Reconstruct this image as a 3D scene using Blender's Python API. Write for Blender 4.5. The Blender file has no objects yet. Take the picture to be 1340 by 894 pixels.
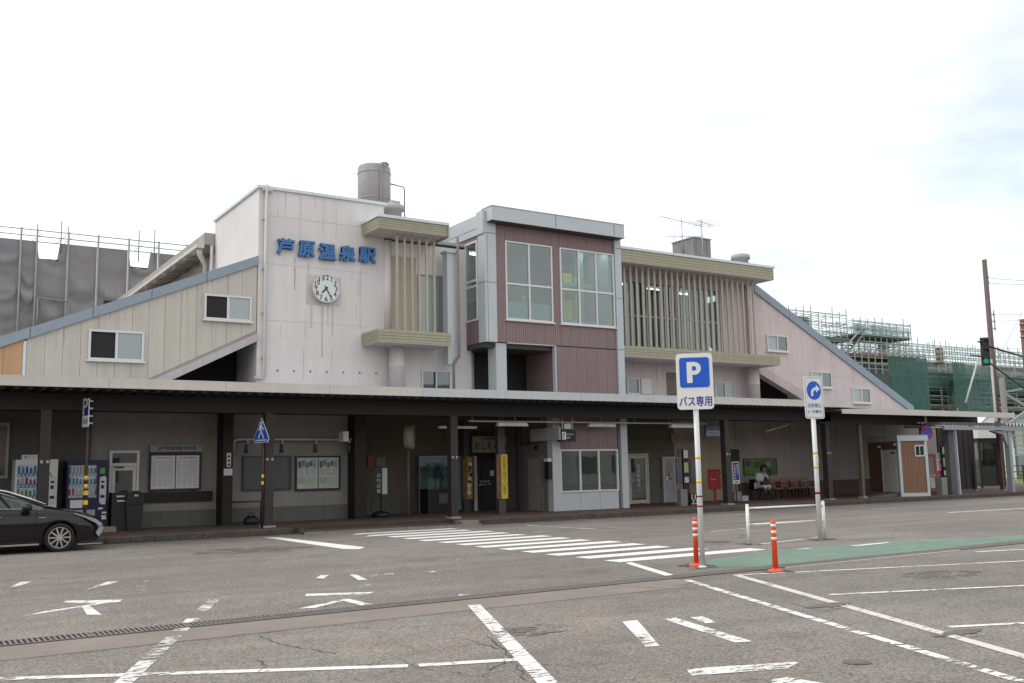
import bpy, bmesh, math, random
from math import sin, cos, pi, radians, sqrt, atan2
from mathutils import Vector, Matrix, noise
random.seed(7)
S = bpy.context.scene
C = S.collection
# ---------------------------------------------------------------- camera
F_PX, YAW, PITCH, ROLL, CAM_H = 1284.04, 0.571006, 0.129154, 0.019187, 1.65
_f = Vector((sin(YAW)*cos(PITCH), cos(YAW)*cos(PITCH), sin(PITCH)))
_r = Vector((cos(YAW), -sin(YAW), 0))
_d = -_r.cross(_f)
_r2 = _r*cos(ROLL) + _d*sin(ROLL)
_d2 = -_r*sin(ROLL) + _d*cos(ROLL)
cam_data = bpy.data.cameras.new('camera')
cam = bpy.data.objects.new('camera', cam_data)
C.objects.link(cam)
cam_data.sensor_width = 36
cam_data.lens = F_PX/1340*36
cam_data.clip_start = 0.1
cam_data.clip_end = 3000
cam.matrix_world = Matrix(((_r2.x, -_d2.x, -_f.x, 0), (_r2.y, -_d2.y, -_f.y, 0), (_r2.z, -_d2.z, -_f.z, CAM_H), (0, 0, 0, 1)))
S.camera = cam
# ---------------------------------------------------------------- sky, sun, exposure
SUN_EL, SUN_AZ = 48, 300          # azimuth clockwise from +Y: the sun stands to the left, a little behind the station
W = bpy.data.worlds.new('World'); S.world = W; W.use_nodes = True
nt = W.node_tree; nt.nodes.clear()
def N(t, typ, **k):
    n = t.nodes.new(typ)
    for a, b in k.items(): setattr(n, a, b)
    return n
out = N(nt, 'ShaderNodeOutputWorld'); mixw = N(nt, 'ShaderNodeMixShader')
b1 = N(nt, 'ShaderNodeBackground'); b2 = N(nt, 'ShaderNodeBackground')
sky = N(nt, 'ShaderNodeTexSky', sky_type='NISHITA', sun_disc=False)
sky.sun_elevation = radians(SUN_EL); sky.sun_rotation = radians(SUN_AZ)
sky.air_density = 1.0; sky.dust_density = .6; sky.ozone_density = 1.0
nt.links.new(sky.outputs[0], b1.inputs[0]); b1.inputs[1].default_value = 0.15
b2.inputs[0].default_value = (1.0, 0.995, 0.985, 1); b2.inputs[1].default_value = 1.06
tc = N(nt, 'ShaderNodeTexCoord'); mp = N(nt, 'ShaderNodeMapping')
mp.inputs['Scale'].default_value = (1.0, 1.0, 3.2); mp.inputs['Location'].default_value = (1.7, 0.35, 0.2)
nz = N(nt, 'ShaderNodeTexNoise'); nz.inputs['Scale'].default_value = 2.1; nz.inputs['Detail'].default_value = 7; nz.inputs['Roughness'].default_value = 0.55; nz.inputs['Distortion'].default_value = 0.4
rp = N(nt, 'ShaderNodeValToRGB'); rp.color_ramp.elements[0].position = 0.36; rp.color_ramp.elements[0].color = (.38,.38,.38,1); rp.color_ramp.elements[1].position = 0.66
# the cloud sheet thins out towards the east (world +X), as it does along the right of the photograph
sx = N(nt, 'ShaderNodeSeparateXYZ'); mr = N(nt, 'ShaderNodeMapRange')
mr.inputs['From Min'].default_value = 0.5; mr.inputs['From Max'].default_value = .92; mr.inputs['To Min'].default_value = 0.14; mr.inputs['To Max'].default_value = -0.12
ad = N(nt, 'ShaderNodeMath', operation='ADD')
nt.links.new(tc.outputs['Generated'], mp.inputs[0]); nt.links.new(mp.outputs[0], nz.inputs['Vector'])
nt.links.new(tc.outputs['Generated'], sx.inputs[0]); nt.links.new(sx.outputs['X'], mr.inputs['Value'])
nt.links.new(nz.outputs['Fac'], ad.inputs[0]); nt.links.new(mr.outputs[0], ad.inputs[1]); nt.links.new(ad.outputs[0], rp.inputs[0])
nt.links.new(rp.outputs[0], mixw.inputs[0]); nt.links.new(b1.outputs[0], mixw.inputs[1]); nt.links.new(b2.outputs[0], mixw.inputs[2])
nt.links.new(mixw.outputs[0], out.inputs[0])
sd = bpy.data.lights.new('sun', 'SUN'); sd.energy = 0.95; sd.angle = radians(14); sd.color = (1, .95, .88)
sun = bpy.data.objects.new('sun', sd); C.objects.link(sun)
_sd = Vector((sin(radians(SUN_AZ))*cos(radians(SUN_EL)), cos(radians(SUN_AZ))*cos(radians(SUN_EL)), sin(radians(SUN_EL))))
sun.rotation_euler = _sd.to_track_quat('Z', 'Y').to_euler()
S.view_settings.view_transform = 'Standard'; S.view_settings.look = 'None'; S.view_settings.exposure = 0.42; S.view_settings.gamma = 1
S.cycles.max_bounces = 6; S.cycles.transparent_max_bounces = 12
# ---------------------------------------------------------------- measuring helpers: the place on a real plane that a sight line meets
def ray(px, py): return (_r2*((px-670)/F_PX) + _d2*((py-447)/F_PX) + _f)
def atY(px, py, Y):
    d = ray(px, py); return Vector((0, 0, CAM_H)) + d*(Y/d.y)
def atZ(px, py, z=0.0):
    d = ray(px, py); return Vector((0, 0, CAM_H)) + d*((z-CAM_H)/d.z)
def atX(px, py, X):
    d = ray(px, py); return Vector((0, 0, CAM_H)) + d*(X/d.x)
def rect(Y, x0, y0, x1, y1):
    "X0, X1, Z0, Z1 of an upright rectangle on the plane Y from its top left and bottom right sight lines"
    a = atY(x0, y0, Y); b = atY(x1, y1, Y)
    return a.x, b.x, b.z, a.z
# ---------------------------------------------------------------- materials
MATS = {}
def lin(c):
    return tuple((v/255/12.92 if v/255 <= .04045 else ((v/255+.055)/1.055)**2.4) for v in c)
def mat(name, col, rough=.7, var=.12, scale=2.0, streak=0.0, bump=0.0, bscale=40.0, metal=0.0, rust=None, rustamt=.0, wave=None, spec=.4):
    if name in MATS: return MATS[name]
    m = bpy.data.materials.new(name); m.use_nodes = True; t = m.node_tree
    p = t.nodes['Principled BSDF']
    p.inputs['Roughness'].default_value = rough; p.inputs['Metallic'].default_value = metal; p.inputs['Specular IOR Level'].default_value = spec
    g = N(t, 'ShaderNodeNewGeometry')
    n1 = N(t, 'ShaderNodeTexNoise'); n1.inputs['Scale'].default_value = scale; n1.inputs['Detail'].default_value = 6; n1.inputs['Roughness'].default_value = .65
    t.links.new(g.outputs['Position'], n1.inputs['Vector'])
    mr = N(t, 'ShaderNodeMapRange'); mr.inputs['From Min'].default_value = .3; mr.inputs['From Max'].default_value = .7
    mr.inputs['To Min'].default_value = 1-var; mr.inputs['To Max'].default_value = 1+var*.7
    t.links.new(n1.outputs['Fac'], mr.inputs['Value'])
    fac = mr.outputs[0]
    if streak:
        mp = N(t, 'ShaderNodeMapping'); mp.inputs['Scale'].default_value = (5, 5, .22)
        n2 = N(t, 'ShaderNodeTexNoise'); n2.inputs['Scale'].default_value = 1.3; n2.inputs['Detail'].default_value = 5
        t.links.new(g.outputs['Position'], mp.inputs[0]); t.links.new(mp.outputs[0], n2.inputs['Vector'])
        m2 = N(t, 'ShaderNodeMapRange'); m2.inputs['From Min'].default_value = .35; m2.inputs['From Max'].default_value = .62
        m2.inputs['To Min'].default_value = 1-streak; m2.inputs['To Max'].default_value = 1.0
        t.links.new(n2.outputs['Fac'], m2.inputs['Value'])
        mm = N(t, 'ShaderNodeMath', operation='MULTIPLY'); t.links.new(fac, mm.inputs[0]); t.links.new(m2.outputs[0], mm.inputs[1]); fac = mm.outputs[0]
    if wave:
        # rib lines of rolled siding, groove shade put into the colour; wave = (ribs per metre, darkness)
        sp = N(t, 'ShaderNodeSeparateXYZ'); t.links.new(g.outputs['Position'], sp.inputs[0])
        ax = N(t, 'ShaderNodeMath', operation='ADD'); t.links.new(sp.outputs['X'], ax.inputs[0]); t.links.new(sp.outputs['Y'], ax.inputs[1])
        ml = N(t, 'ShaderNodeMath', operation='MULTIPLY'); ml.inputs[1].default_value = wave[0]*2*pi; t.links.new(ax.outputs[0], ml.inputs[0])
        sn = N(t, 'ShaderNodeMath', operation='SINE'); t.links.new(ml.outputs[0], sn.inputs[0])
        m3 = N(t, 'ShaderNodeMapRange'); m3.inputs['From Min'].default_value = -1; m3.inputs['From Max'].default_value = -.2; m3.inputs['To Min'].default_value = 1-wave[1]; m3.inputs['To Max'].default_value = 1
        t.links.new(sn.outputs[0], m3.inputs['Value'])
        mm = N(t, 'ShaderNodeMath', operation='MULTIPLY'); t.links.new(fac, mm.inputs[0]); t.links.new(m3.outputs[0], mm.inputs[1]); fac = mm.outputs[0]
    vm = N(t, 'ShaderNodeVectorMath', operation='SCALE'); vm.inputs[0].default_value = col[:3]
    t.links.new(fac, vm.inputs['Scale'])
    colout = vm.outputs[0]
    if rust:
        n3 = N(t, 'ShaderNodeTexNoise'); n3.inputs['Scale'].default_value = scale*3.3; n3.inputs['Detail'].default_value = 8
        t.links.new(g.outputs['Position'], n3.inputs['Vector'])
        r = N(t, 'ShaderNodeMapRange'); r.inputs['From Min'].default_value = 1-rustamt-.42; r.inputs['From Max'].default_value = 1-rustamt-.3
        t.links.new(n3.outputs['Fac'], r.inputs['Value'])
        mx = N(t, 'ShaderNodeMix', data_type='RGBA'); mx.inputs[7].default_value = (*rust, 1)
        t.links.new(r.outputs[0], mx.inputs[0]); t.links.new(colout, mx.inputs[6]); colout = mx.outputs[2]
    t.links.new(colout, p.inputs['Base Color'])
    if bump:
        n4 = N(t, 'ShaderNodeTexNoise'); n4.inputs['Scale'].default_value = bscale; n4.inputs['Detail'].default_value = 4
        t.links.new(g.outputs['Position'], n4.inputs['Vector'])
        bp = N(t, 'ShaderNodeBump'); bp.inputs['Strength'].default_value = bump; bp.inputs['Distance'].default_value = .01
        t.links.new(n4.outputs['Fac'], bp.inputs['Height']); t.links.new(bp.outputs[0], p.inputs['Normal'])
    MATS[name] = m
    return m
def glassmat(name, tint, refl=.25, trans=.6, rough=.02, dif=.25):
    if name in MATS: return MATS[name]
    m = bpy.data.materials.new(name); m.use_nodes = True; t = m.node_tree; t.nodes.clear()
    o = N(t, 'ShaderNodeOutputMaterial'); gl = N(t, 'ShaderNodeBsdfGlossy'); gl.inputs['Roughness'].default_value = rough
    gl.inputs[0].default_value = (.9, .95, .95, 1)
    tr = N(t, 'ShaderNodeBsdfTransparent'); tr.inputs[0].default_value = (*tint, 1)
    df = N(t, 'ShaderNodeBsdfDiffuse'); df.inputs[0].default_value = (tint[0]*dif, tint[1]*dif, tint[2]*dif, 1)
    m1 = N(t, 'ShaderNodeMixShader'); m1.inputs[0].default_value = 1-trans
    fr0 = N(t, 'ShaderNodeLayerWeight'); fr0.inputs[0].default_value = .5
    fp = N(t, 'ShaderNodeMath', operation='POWER'); fp.inputs[1].default_value = 3.0; t.links.new(fr0.outputs['Facing'], fp.inputs[0])
    fr = N(t, 'ShaderNodeMath', operation='MULTIPLY_ADD'); fr.inputs[1].default_value = .8; fr.inputs[2].default_value = refl*.22; t.links.new(fp.outputs[0], fr.inputs[0])
    m2 = N(t, 'ShaderNodeMixShader')
    n1 = N(t, 'ShaderNodeTexNoise'); n1.inputs['Scale'].default_value = .8; g = N(t, 'ShaderNodeNewGeometry'); t.links.new(g.outputs['Position'], n1.inputs['Vector'])
    bp = N(t, 'ShaderNodeBump'); bp.inputs['Strength'].default_value = .05; bp.inputs['Distance'].default_value = .05
    t.links.new(n1.outputs['Fac'], bp.inputs['Height']); t.links.new(bp.outputs[0], gl.inputs['Normal'])
    t.links.new(tr.outputs[0], m1.inputs[1]); t.links.new(df.outputs[0], m1.inputs[2])
    t.links.new(fr.outputs[0], m2.inputs[0]); t.links.new(m1.outputs[0], m2.inputs[1]); t.links.new(gl.outputs[0], m2.inputs[2])
    t.links.new(m2.outputs[0], o.inputs[0]); MATS[name] = m
    return m
def netmat(name, col, op):
    "thin woven netting: part of the light passes straight through"
    m = bpy.data.materials.new(name); m.use_nodes = True; t = m.node_tree; p = t.nodes['Principled BSDF']; o = t.nodes['Material Output']
    p.inputs['Base Color'].default_value = (*col, 1); p.inputs['Roughness'].default_value = .85
    g = N(t, 'ShaderNodeNewGeometry'); mp = N(t, 'ShaderNodeMapping'); mp.inputs['Scale'].default_value = (1.6, 1.6, .5); n = N(t, 'ShaderNodeTexNoise'); n.inputs['Scale'].default_value = .9; n.inputs['Detail'].default_value = 6
    t.links.new(g.outputs['Position'], mp.inputs[0]); t.links.new(mp.outputs[0], n.inputs['Vector'])
    r = N(t, 'ShaderNodeMapRange'); r.inputs['From Min'].default_value = .3; r.inputs['From Max'].default_value = .7; r.inputs['To Min'].default_value = op-.22; r.inputs['To Max'].default_value = op+.2
    t.links.new(n.outputs['Fac'], r.inputs['Value']); tr = N(t, 'ShaderNodeBsdfTransparent'); mx = N(t, 'ShaderNodeMixShader')
    t.links.new(r.outputs[0], mx.inputs[0]); t.links.new(tr.outputs[0], mx.inputs[1]); t.links.new(p.outputs[0], mx.inputs[2]); t.links.new(mx.outputs[0], o.inputs[0])
    return m
def emit(name, col, s):
    m = bpy.data.materials.new(name); m.use_nodes = True; p = m.node_tree.nodes['Principled BSDF']
    p.inputs['Base Color'].default_value = (*col, 1); p.inputs['Emission Color'].default_value = (*col, 1); p.inputs['Emission Strength'].default_value = s
    return m
# ---------------------------------------------------------------- mesh building
class MB:
    def __init__(s): s.v = []; s.f = []; s.m = []; s.sm = []
    def face(s, idx, m=0, sm=False): s.f.append(tuple(idx)); s.m.append(m); s.sm.append(sm)
    def add(s, vs): b = len(s.v); s.v += [tuple(v) for v in vs]; return b
    def box(s, x0, x1, y0, y1, z0, z1, m=0):
        b = s.add([(x0,y0,z0),(x1,y0,z0),(x1,y1,z0),(x0,y1,z0),(x0,y0,z1),(x1,y0,z1),(x1,y1,z1),(x0,y1,z1)])
        for q in ((0,3,2,1),(4,5,6,7),(0,1,5,4),(1,2,6,5),(2,3,7,6),(3,0,4,7)): s.face([b+i for i in q], m)
        return s
    def cbox(s, c, sz, m=0): return s.box(c[0]-sz[0]/2, c[0]+sz[0]/2, c[1]-sz[1]/2, c[1]+sz[1]/2, c[2]-sz[2]/2, c[2]+sz[2]/2, m)
    def bar(s, p0, p1, w, h, up=(0,0,1), m=0):
        p0, p1 = Vector(p0), Vector(p1); d = (p1-p0).normalized(); u = Vector(up)
        if abs(d.dot(u)) > .98: u = Vector((0,1,0))
        sd = d.cross(u).normalized(); u = sd.cross(d).normalized()
        b = s.add([p+sd*(a*w/2)+u*(c*h/2) for p in (p0,p1) for a, c in ((-1,-1),(1,-1),(1,1),(-1,1))])
        for q in ((0,1,2,3),(7,6,5,4),(0,4,5,1),(1,5,6,2),(2,6,7,3),(3,7,4,0)): s.face([b+i for i in q], m)
        return s
    def prism(s, pts, axis, a, c, m=0):
        "pts is a closed outline in the two other axes; axis 'x' -> (y,z), 'y' -> (x,z), 'z' -> (x,y)"
        def mk(p, t): return {'x': (t, p[0], p[1]), 'y': (p[0], t, p[1]), 'z': (p[0], p[1], t)}[axis]
        n = len(pts); b = s.add([mk(p, a) for p in pts] + [mk(p, c) for p in pts])
        s.face(range(b, b+n), m); s.face(range(b+2*n-1, b+n-1, -1), m)
        for i in range(n): j = (i+1) % n; s.face((b+i, b+n+i, b+n+j, b+j), m)
        return s
    def tube(s, pts, r, n=8, m=0, cap=True, r2=None):
        pts = [Vector(p) for p in pts]; rings = []
        for i, p in enumerate(pts):
            if i == 0: d = pts[1]-p
            elif i == len(pts)-1: d = p-pts[-2]
            else: d = (pts[i+1]-p).normalized() + (p-pts[i-1]).normalized()
            d.normalize(); u = Vector((0,0,1)) if abs(d.z) < .9 else Vector((0,1,0))
            a = d.cross(u).normalized(); c = a.cross(d).normalized()
            rr = r if r2 is None else r+(r2-r)*i/(len(pts)-1)
            rings.append(s.add([p + (a*cos(2*pi*k/n)+c*sin(2*pi*k/n))*rr for k in range(n)]))
        for i in range(len(pts)-1):
            for k in range(n):
                s.face((rings[i]+k, rings[i]+(k+1)%n, rings[i+1]+(k+1)%n, rings[i+1]+k), m, True)
        if cap: s.face([rings[0]+k for k in range(n-1,-1,-1)], m); s.face([rings[-1]+k for k in range(n)], m)
        return s
    def lathe(s, c, prof, n=20, m=0):
        "prof: (radius, z) pairs from bottom to top"
        rings = [s.add([(c[0]+r*cos(2*pi*k/n), c[1]+r*sin(2*pi*k/n), c[2]+z) for k in range(n)]) for r, z in prof]
        for i in range(len(rings)-1):
            for k in range(n): s.face((rings[i]+k, rings[i]+(k+1)%n, rings[i+1]+(k+1)%n, rings[i+1]+k), m, True)
        s.face([rings[0]+k for k in range(n-1,-1,-1)], m); s.face([rings[-1]+k for k in range(n)], m)
        return s
    def disc(s, c, r, t, n=28, m=0, ry=None):
        "a disc standing in the XZ plane, front at y = c.y - t"
        ry = ry or r
        return s.prism([(c[0]+r*cos(2*pi*k/n), c[2]+ry*sin(2*pi*k/n)) for k in range(n)], 'y', c[1]-t, c[1], m)
    def sheet(s, pts, z, m=0):
        b = s.add([(p[0], p[1], z) for p in pts])
        s.face(range(b, b+len(pts)), m); return s
    def build(s, name, mats, parent=None, world=False, loc=None, kind=None, smooth=None):
        me = bpy.data.meshes.new(name)
        vs = s.v
        if world and parent: o_ = parent_world(parent); vs = [(x-o_.x, y-o_.y, z-o_.z) for x, y, z in vs]
        me.from_pydata(vs, [], s.f)
        mats = mats if isinstance(mats, (list, tuple)) else [mats]
        for m in mats: me.materials.append(m)
        for p, mi, sm in zip(me.polygons, s.m, s.sm): p.material_index = mi; p.use_smooth = sm
        bm = bmesh.new(); bm.from_mesh(me); bmesh.ops.recalc_face_normals(bm, faces=bm.faces); bm.to_mesh(me); bm.free()
        me.update()
        o = bpy.data.objects.new(name, me); C.objects.link(o)
        if parent: o.parent = parent
        if loc: o.location = loc
        if kind: o['kind'] = kind
        return o
def parent_world(p):
    v = Vector((0, 0, 0))
    while p: v += p.location; p = p.parent
    return v
def thing(name, label, cat, loc=(0,0,0), rot=0, group=None):
    o = bpy.data.objects.new(name, None); o.empty_display_size = .2; C.objects.link(o)
    o.location = loc; o.rotation_euler = (0, 0, rot); o['label'] = label; o['category'] = cat
    if group: o['group'] = group
    return o
def tag(o, label, cat, group=None):
    o['label'] = label; o['category'] = cat
    if group: o['group'] = group
    return o
def inst(o, loc, parent=None, rot=None):
    c = o.copy(); C.objects.link(c); c.location = loc
    if parent: c.parent = parent
    if rot is not None: c.rotation_euler = rot
    return c
def kids(o): return [c for c in o.children]
def dup(root, loc, rot=None, label=None):
    r = root.copy(); C.objects.link(r); r.location = loc
    if rot is not None: r.rotation_euler = (0, 0, rot)
    if label: r['label'] = label
    for ch in list(root.children):
        c = ch.copy(); C.objects.link(c); c.parent = r
        for g in list(ch.children):
            d = g.copy(); C.objects.link(d); d.parent = c
    return r
def text(s_, w, h, m, parent, loc, rot=(pi/2, 0, 0), ext=.004, bold=.0, name='lettering', world=False, align='c'):
    "flat or raised print fitted into a box w wide and h high (either may be None)"
    cu = bpy.data.curves.new('t', 'FONT'); cu.body = s_; cu.size = 1; cu.extrude = 0; cu.resolution_u = 2
    if '\n' in s_: cu.align_x = 'CENTER'; cu.space_line = .95
    to = bpy.data.objects.new('t', cu); C.objects.link(to)
    dg = bpy.context.evaluated_depsgraph_get(); dg.update()
    me = bpy.data.meshes.new_from_object(to.evaluated_get(dg)); bpy.data.objects.remove(to); bpy.data.curves.remove(cu)
    if not me.vertices: return None
    xs = [v.co.x for v in me.vertices]; ys = [v.co.y for v in me.vertices]
    cw, ch = max(xs)-min(xs), max(ys)-min(ys); cx_, cy_ = (max(xs)+min(xs))/2, (max(ys)+min(ys))/2
    sx_ = w/cw if w else h/ch; sy_ = h/ch if h else sx_
    for v in me.vertices: v.co = ((v.co.x-cx_)*sx_, (v.co.y-cy_)*sy_, 0)
    if bold:
        # heavier strokes: the same glyphs laid over each other a little shifted, each a hair deeper
        d_ = bold*min(w or 9, h or 9)*(1 if len(s_) < 3 else .8) if '\n' not in s_ else 0
        if len(s_) > 2 and h: d_ = bold*h
        vs0 = [v.co.copy() for v in me.vertices]; fs0 = [tuple(p.vertices) for p in me.polygons]; V_ = []; F_ = []
        for i_, (ax, az) in enumerate(((-1,-1),(1,-1),(1,1),(-1,1),(0,0))):
            b0 = len(V_); V_ += [(v.x+ax*d_*.5, v.y+az*d_*.5, i_*.0004) for v in vs0]; F_ += [tuple(b0+k for k in f_) for f_ in fs0]
        me = bpy.data.meshes.new(name); me.from_pydata(V_, [], F_)
    if ext:
        bm = bmesh.new(); bm.from_mesh(me)
        r_ = bmesh.ops.extrude_face_region(bm, geom=bm.faces[:])
        for e in r_['geom']:
            if isinstance(e, bmesh.types.BMVert): e.co.z += ext
        bmesh.ops.recalc_face_normals(bm, faces=bm.faces); bm.to_mesh(me); bm.free()
    me.name = name; me.materials.clear(); me.materials.append(m)
    o = bpy.data.objects.new(name, me); C.objects.link(o)
    if parent: o.parent = parent
    if world and parent: loc = Vector(loc)-parent_world(parent)
    o.location = loc; o.rotation_euler = rot
    return o
# ---------------------------------------------------------------- palette (real surface colours)
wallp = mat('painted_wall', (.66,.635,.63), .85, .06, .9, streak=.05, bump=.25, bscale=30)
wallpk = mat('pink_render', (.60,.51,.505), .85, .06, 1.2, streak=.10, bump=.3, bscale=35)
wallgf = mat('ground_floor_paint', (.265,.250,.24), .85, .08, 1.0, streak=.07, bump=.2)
plinthm = mat('plinth_paint', (.135,.135,.13), .85, .10, 1.6, streak=.1)
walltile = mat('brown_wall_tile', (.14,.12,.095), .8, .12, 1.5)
wallyel = mat('ochre_wall', (.40,.34,.25), .85, .1, 1.3, streak=.12)
panelm = mat('beige_siding', (.515,.485,.43), .75, .05, 1.0, streak=.10)
panelo = mat('orange_siding', (.50,.30,.17), .75, .08, 1.0, streak=.10)
trimb = mat('blue_grey_flashing', (.25,.30,.355), .5, .08, 2.0)
caps = mat('pale_flashing', (.60,.66,.69), .45, .05, 2.0)
olive = mat('ribbed_fascia', (.37,.345,.25), .6, .07, 2.0, streak=.08)
finm = mat('beige_fin_paint', (.44,.40,.33), .7, .08, 2.5, streak=.12)
soff = mat('soffit_board', (.50,.45,.43), .8, .06, 2.0)
maroon = mat('maroon_ribbed_siding', (.25,.175,.175), .6, .07, 1.5, wave=(11, .42))
alum = mat('grey_metal_panel', (.45,.485,.51), .42, .04, 1.2, spec=.5)
alumd = mat('panel_joint', (.10,.11,.12), .6, .05)
frame = mat('aluminium_frame', (.60,.62,.64), .4, .04, 4, spec=.5)
framed = mat('dark_frame', (.05,.045,.04), .5, .1, 4)
dark = mat('dark_void', (.02,.02,.02), .9, .05)
brown = mat('dark_brown_paint', (.015,.013,.012), .6, .15, 4, streak=.1)
brownl = mat('column_paint', (.040,.034,.031), .6, .15, 3, streak=.12)
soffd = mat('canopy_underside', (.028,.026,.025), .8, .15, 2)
fasc = mat('canopy_fascia', (.55,.53,.48), .6, .05, 1.5, streak=.06)
roofm = mat('roof_membrane', (.36,.38,.39), .7, .08, 1)
concm = mat('concrete', (.33,.315,.29), .88, .12, 3, bump=.3)
kerbm = mat('kerb_concrete', (.085,.070,.06), .9, .35, 5, bump=.5)
kerbl = mat('pale_kerb_concrete', (.24,.225,.195), .9, .15, 5, bump=.4)
whitep = mat('white_paint', (.78,.78,.76), .4, .04, 6, rust=(.25,.12,.06), rustamt=-.05)
whiteb = mat('white_board', (.74,.74,.73), .45, .03, 4)
paper = mat('poster_paper', (.62,.62,.64), .6, .03, 5)
blue = mat('sign_blue', (.012,.10,.55), .35, .05, 6)
navy = mat('navy_print', (.02,.03,.22), .5, .03, 6)
lblue = mat('letter_blue', (.045,.15,.36), .45, .10, 6)
black = mat('black_paint', (.012,.012,.013), .45, .1, 5)
blackp = mat('black_print', (.015,.015,.017), .6, .05, 5)
orange = mat('orange_rubber', (.80,.09,.025), .5, .08, 8)
refl = mat('reflective_white', (.80,.78,.74), .3, .04, 8)
yellow = mat('yellow_paint', (.80,.50,.04), .5, .05, 6)
red = mat('red_paint', (.45,.025,.02), .4, .08, 5)
redd = mat('dark_red_tape', (.22,.01,.02), .5, .05, 5)
pipem = mat('grey_white_pipe', (.50,.48,.46), .5, .06, 5)
steel = mat('galvanised_steel', (.36,.37,.38), .45, .12, 6, metal=.4)
glass = glassmat('window_glass', (.70,.80,.80), .42, .93)
glassd = glassmat('dark_window_glass', (.32,.36,.36), .55, .60)
glassf = glassmat('frosted_glass', (.80,.95,.92), .45, .22, .25, .42)
green = mat('green_print', (.16,.30,.09), .5, .25, 9)
# ================================================================ GROUND
def asphalt():
    m = bpy.data.materials.new('asphalt'); m.use_nodes = True; t = m.node_tree; p = t.nodes['Principled BSDF']
    p.inputs['Roughness'].default_value = .88; p.inputs['Specular IOR Level'].default_value = .3
    g = N(t, 'ShaderNodeNewGeometry')
    def noi(sc, det=5, rg=.6):
        n = N(t, 'ShaderNodeTexNoise'); n.inputs['Scale'].default_value = sc; n.inputs['Detail'].default_value = det; n.inputs['Roughness'].default_value = rg
        t.links.new(g.outputs['Position'], n.inputs['Vector']); return n
    def mapr(src, a, b, c, d):
        r = N(t, 'ShaderNodeMapRange'); r.inputs['From Min'].default_value = a; r.inputs['From Max'].default_value = b; r.inputs['To Min'].default_value = c; r.inputs['To Max'].default_value = d
        t.links.new(src, r.inputs['Value']); return r.outputs[0]
    def mul(a, b):
        x = N(t, 'ShaderNodeMath', operation='MULTIPLY'); t.links.new(a, x.inputs[0]); t.links.new(b, x.inputs[1]); return x.outputs[0]
    big = mapr(noi(.12, 4).outputs['Fac'], .35, .65, .86, 1.12)
    mid = mapr(noi(1.1, 6, .7).outputs['Fac'], .3, .7, .88, 1.10)
    vor = N(t, 'ShaderNodeTexVoronoi'); vor.inputs['Scale'].default_value = 62; t.links.new(g.outputs['Position'], vor.inputs['Vector'])
    sepc = N(t, 'ShaderNodeSeparateColor'); t.links.new(vor.outputs['Color'], sepc.inputs[0])
    fine = mapr(sepc.outputs['Red'], 0, 1, .58, 1.42)
    fine2 = mapr(noi(26, 5).outputs['Fac'], .3, .7, .80, 1.20)
    # long smears along the driving direction
    mp = N(t, 'ShaderNodeMapping'); mp.inputs['Scale'].default_value = (.10, 1.6, 1); t.links.new(g.outputs['Position'], mp.inputs[0])
    ns = N(t, 'ShaderNodeTexNoise'); ns.inputs['Scale'].default_value = 1.0; ns.inputs['Detail'].default_value = 5; t.links.new(mp.outputs[0], ns.inputs['Vector'])
    sm = mapr(ns.outputs['Fac'], .3, .7, .86, 1.10)
    fac = mul(mul(mul(mul(big, mid), mul(fine, fine2)), sm), mapr(noi(.5).outputs['Fac'], .3, .7, .97, 1.03))
    fac = mul(fac, mapr(noi(.75, 3, .5).outputs['Fac'], .60, .72, 1, .84)); fac = mul(fac, mapr(noi(2.7, 2, .5).outputs['Fac'], .68, .74, 1, .80))
    # cracks
    nd = noi(1.6, 4); va = N(t, 'ShaderNodeVectorMath', operation='MULTIPLY_ADD'); va.inputs[1].default_value = (.9, .9, 0)
    t.links.new(nd.outputs['Color'], va.inputs[0]); t.links.new(g.outputs['Position'], va.inputs[2])
    vc = N(t, 'ShaderNodeTexVoronoi', feature='DISTANCE_TO_EDGE'); vc.inputs['Scale'].default_value = .42; t.links.new(va.outputs[0], vc.inputs['Vector'])
    cr = mapr(vc.outputs['Distance'], .0010, .0036, 0, 1)
    gate = mapr(noi(.33, 3).outputs['Fac'], .50, .56, 1, 0)
    mxg = N(t, 'ShaderNodeMath', operation='MAXIMUM'); t.links.new(cr, mxg.inputs[0]); t.links.new(gate, mxg.inputs[1])
    cr2 = mapr(mxg.outputs[0], 0, 1, .5, 1)
    fac = mul(fac, cr2)
    # worn, browner zone and cooler zone
    mx = N(t, 'ShaderNodeMix', data_type='RGBA'); mx.inputs[6].default_value = (.215, .192, .168, 1); mx.inputs[7].default_value = (.208, .192, .172, 1)
    t.links.new(mapr(noi(.2, 3).outputs['Fac'], .4, .6, 0, 1), mx.inputs[0])
    vm = N(t, 'ShaderNodeVectorMath', operation='SCALE'); t.links.new(mx.outputs[2], vm.inputs[0]); t.links.new(fac, vm.inputs['Scale'])
    t.links.new(vm.outputs[0], p.inputs['Base Color'])
    bp = N(t, 'ShaderNodeBump'); bp.inputs['Strength'].default_value = .6; bp.inputs['Distance'].default_value = .006
    t.links.new(sepc.outputs['Red'], bp.inputs['Height']); t.links.new(bp.outputs[0], p.inputs['Normal'])
    return m
asph = asphalt()
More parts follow.
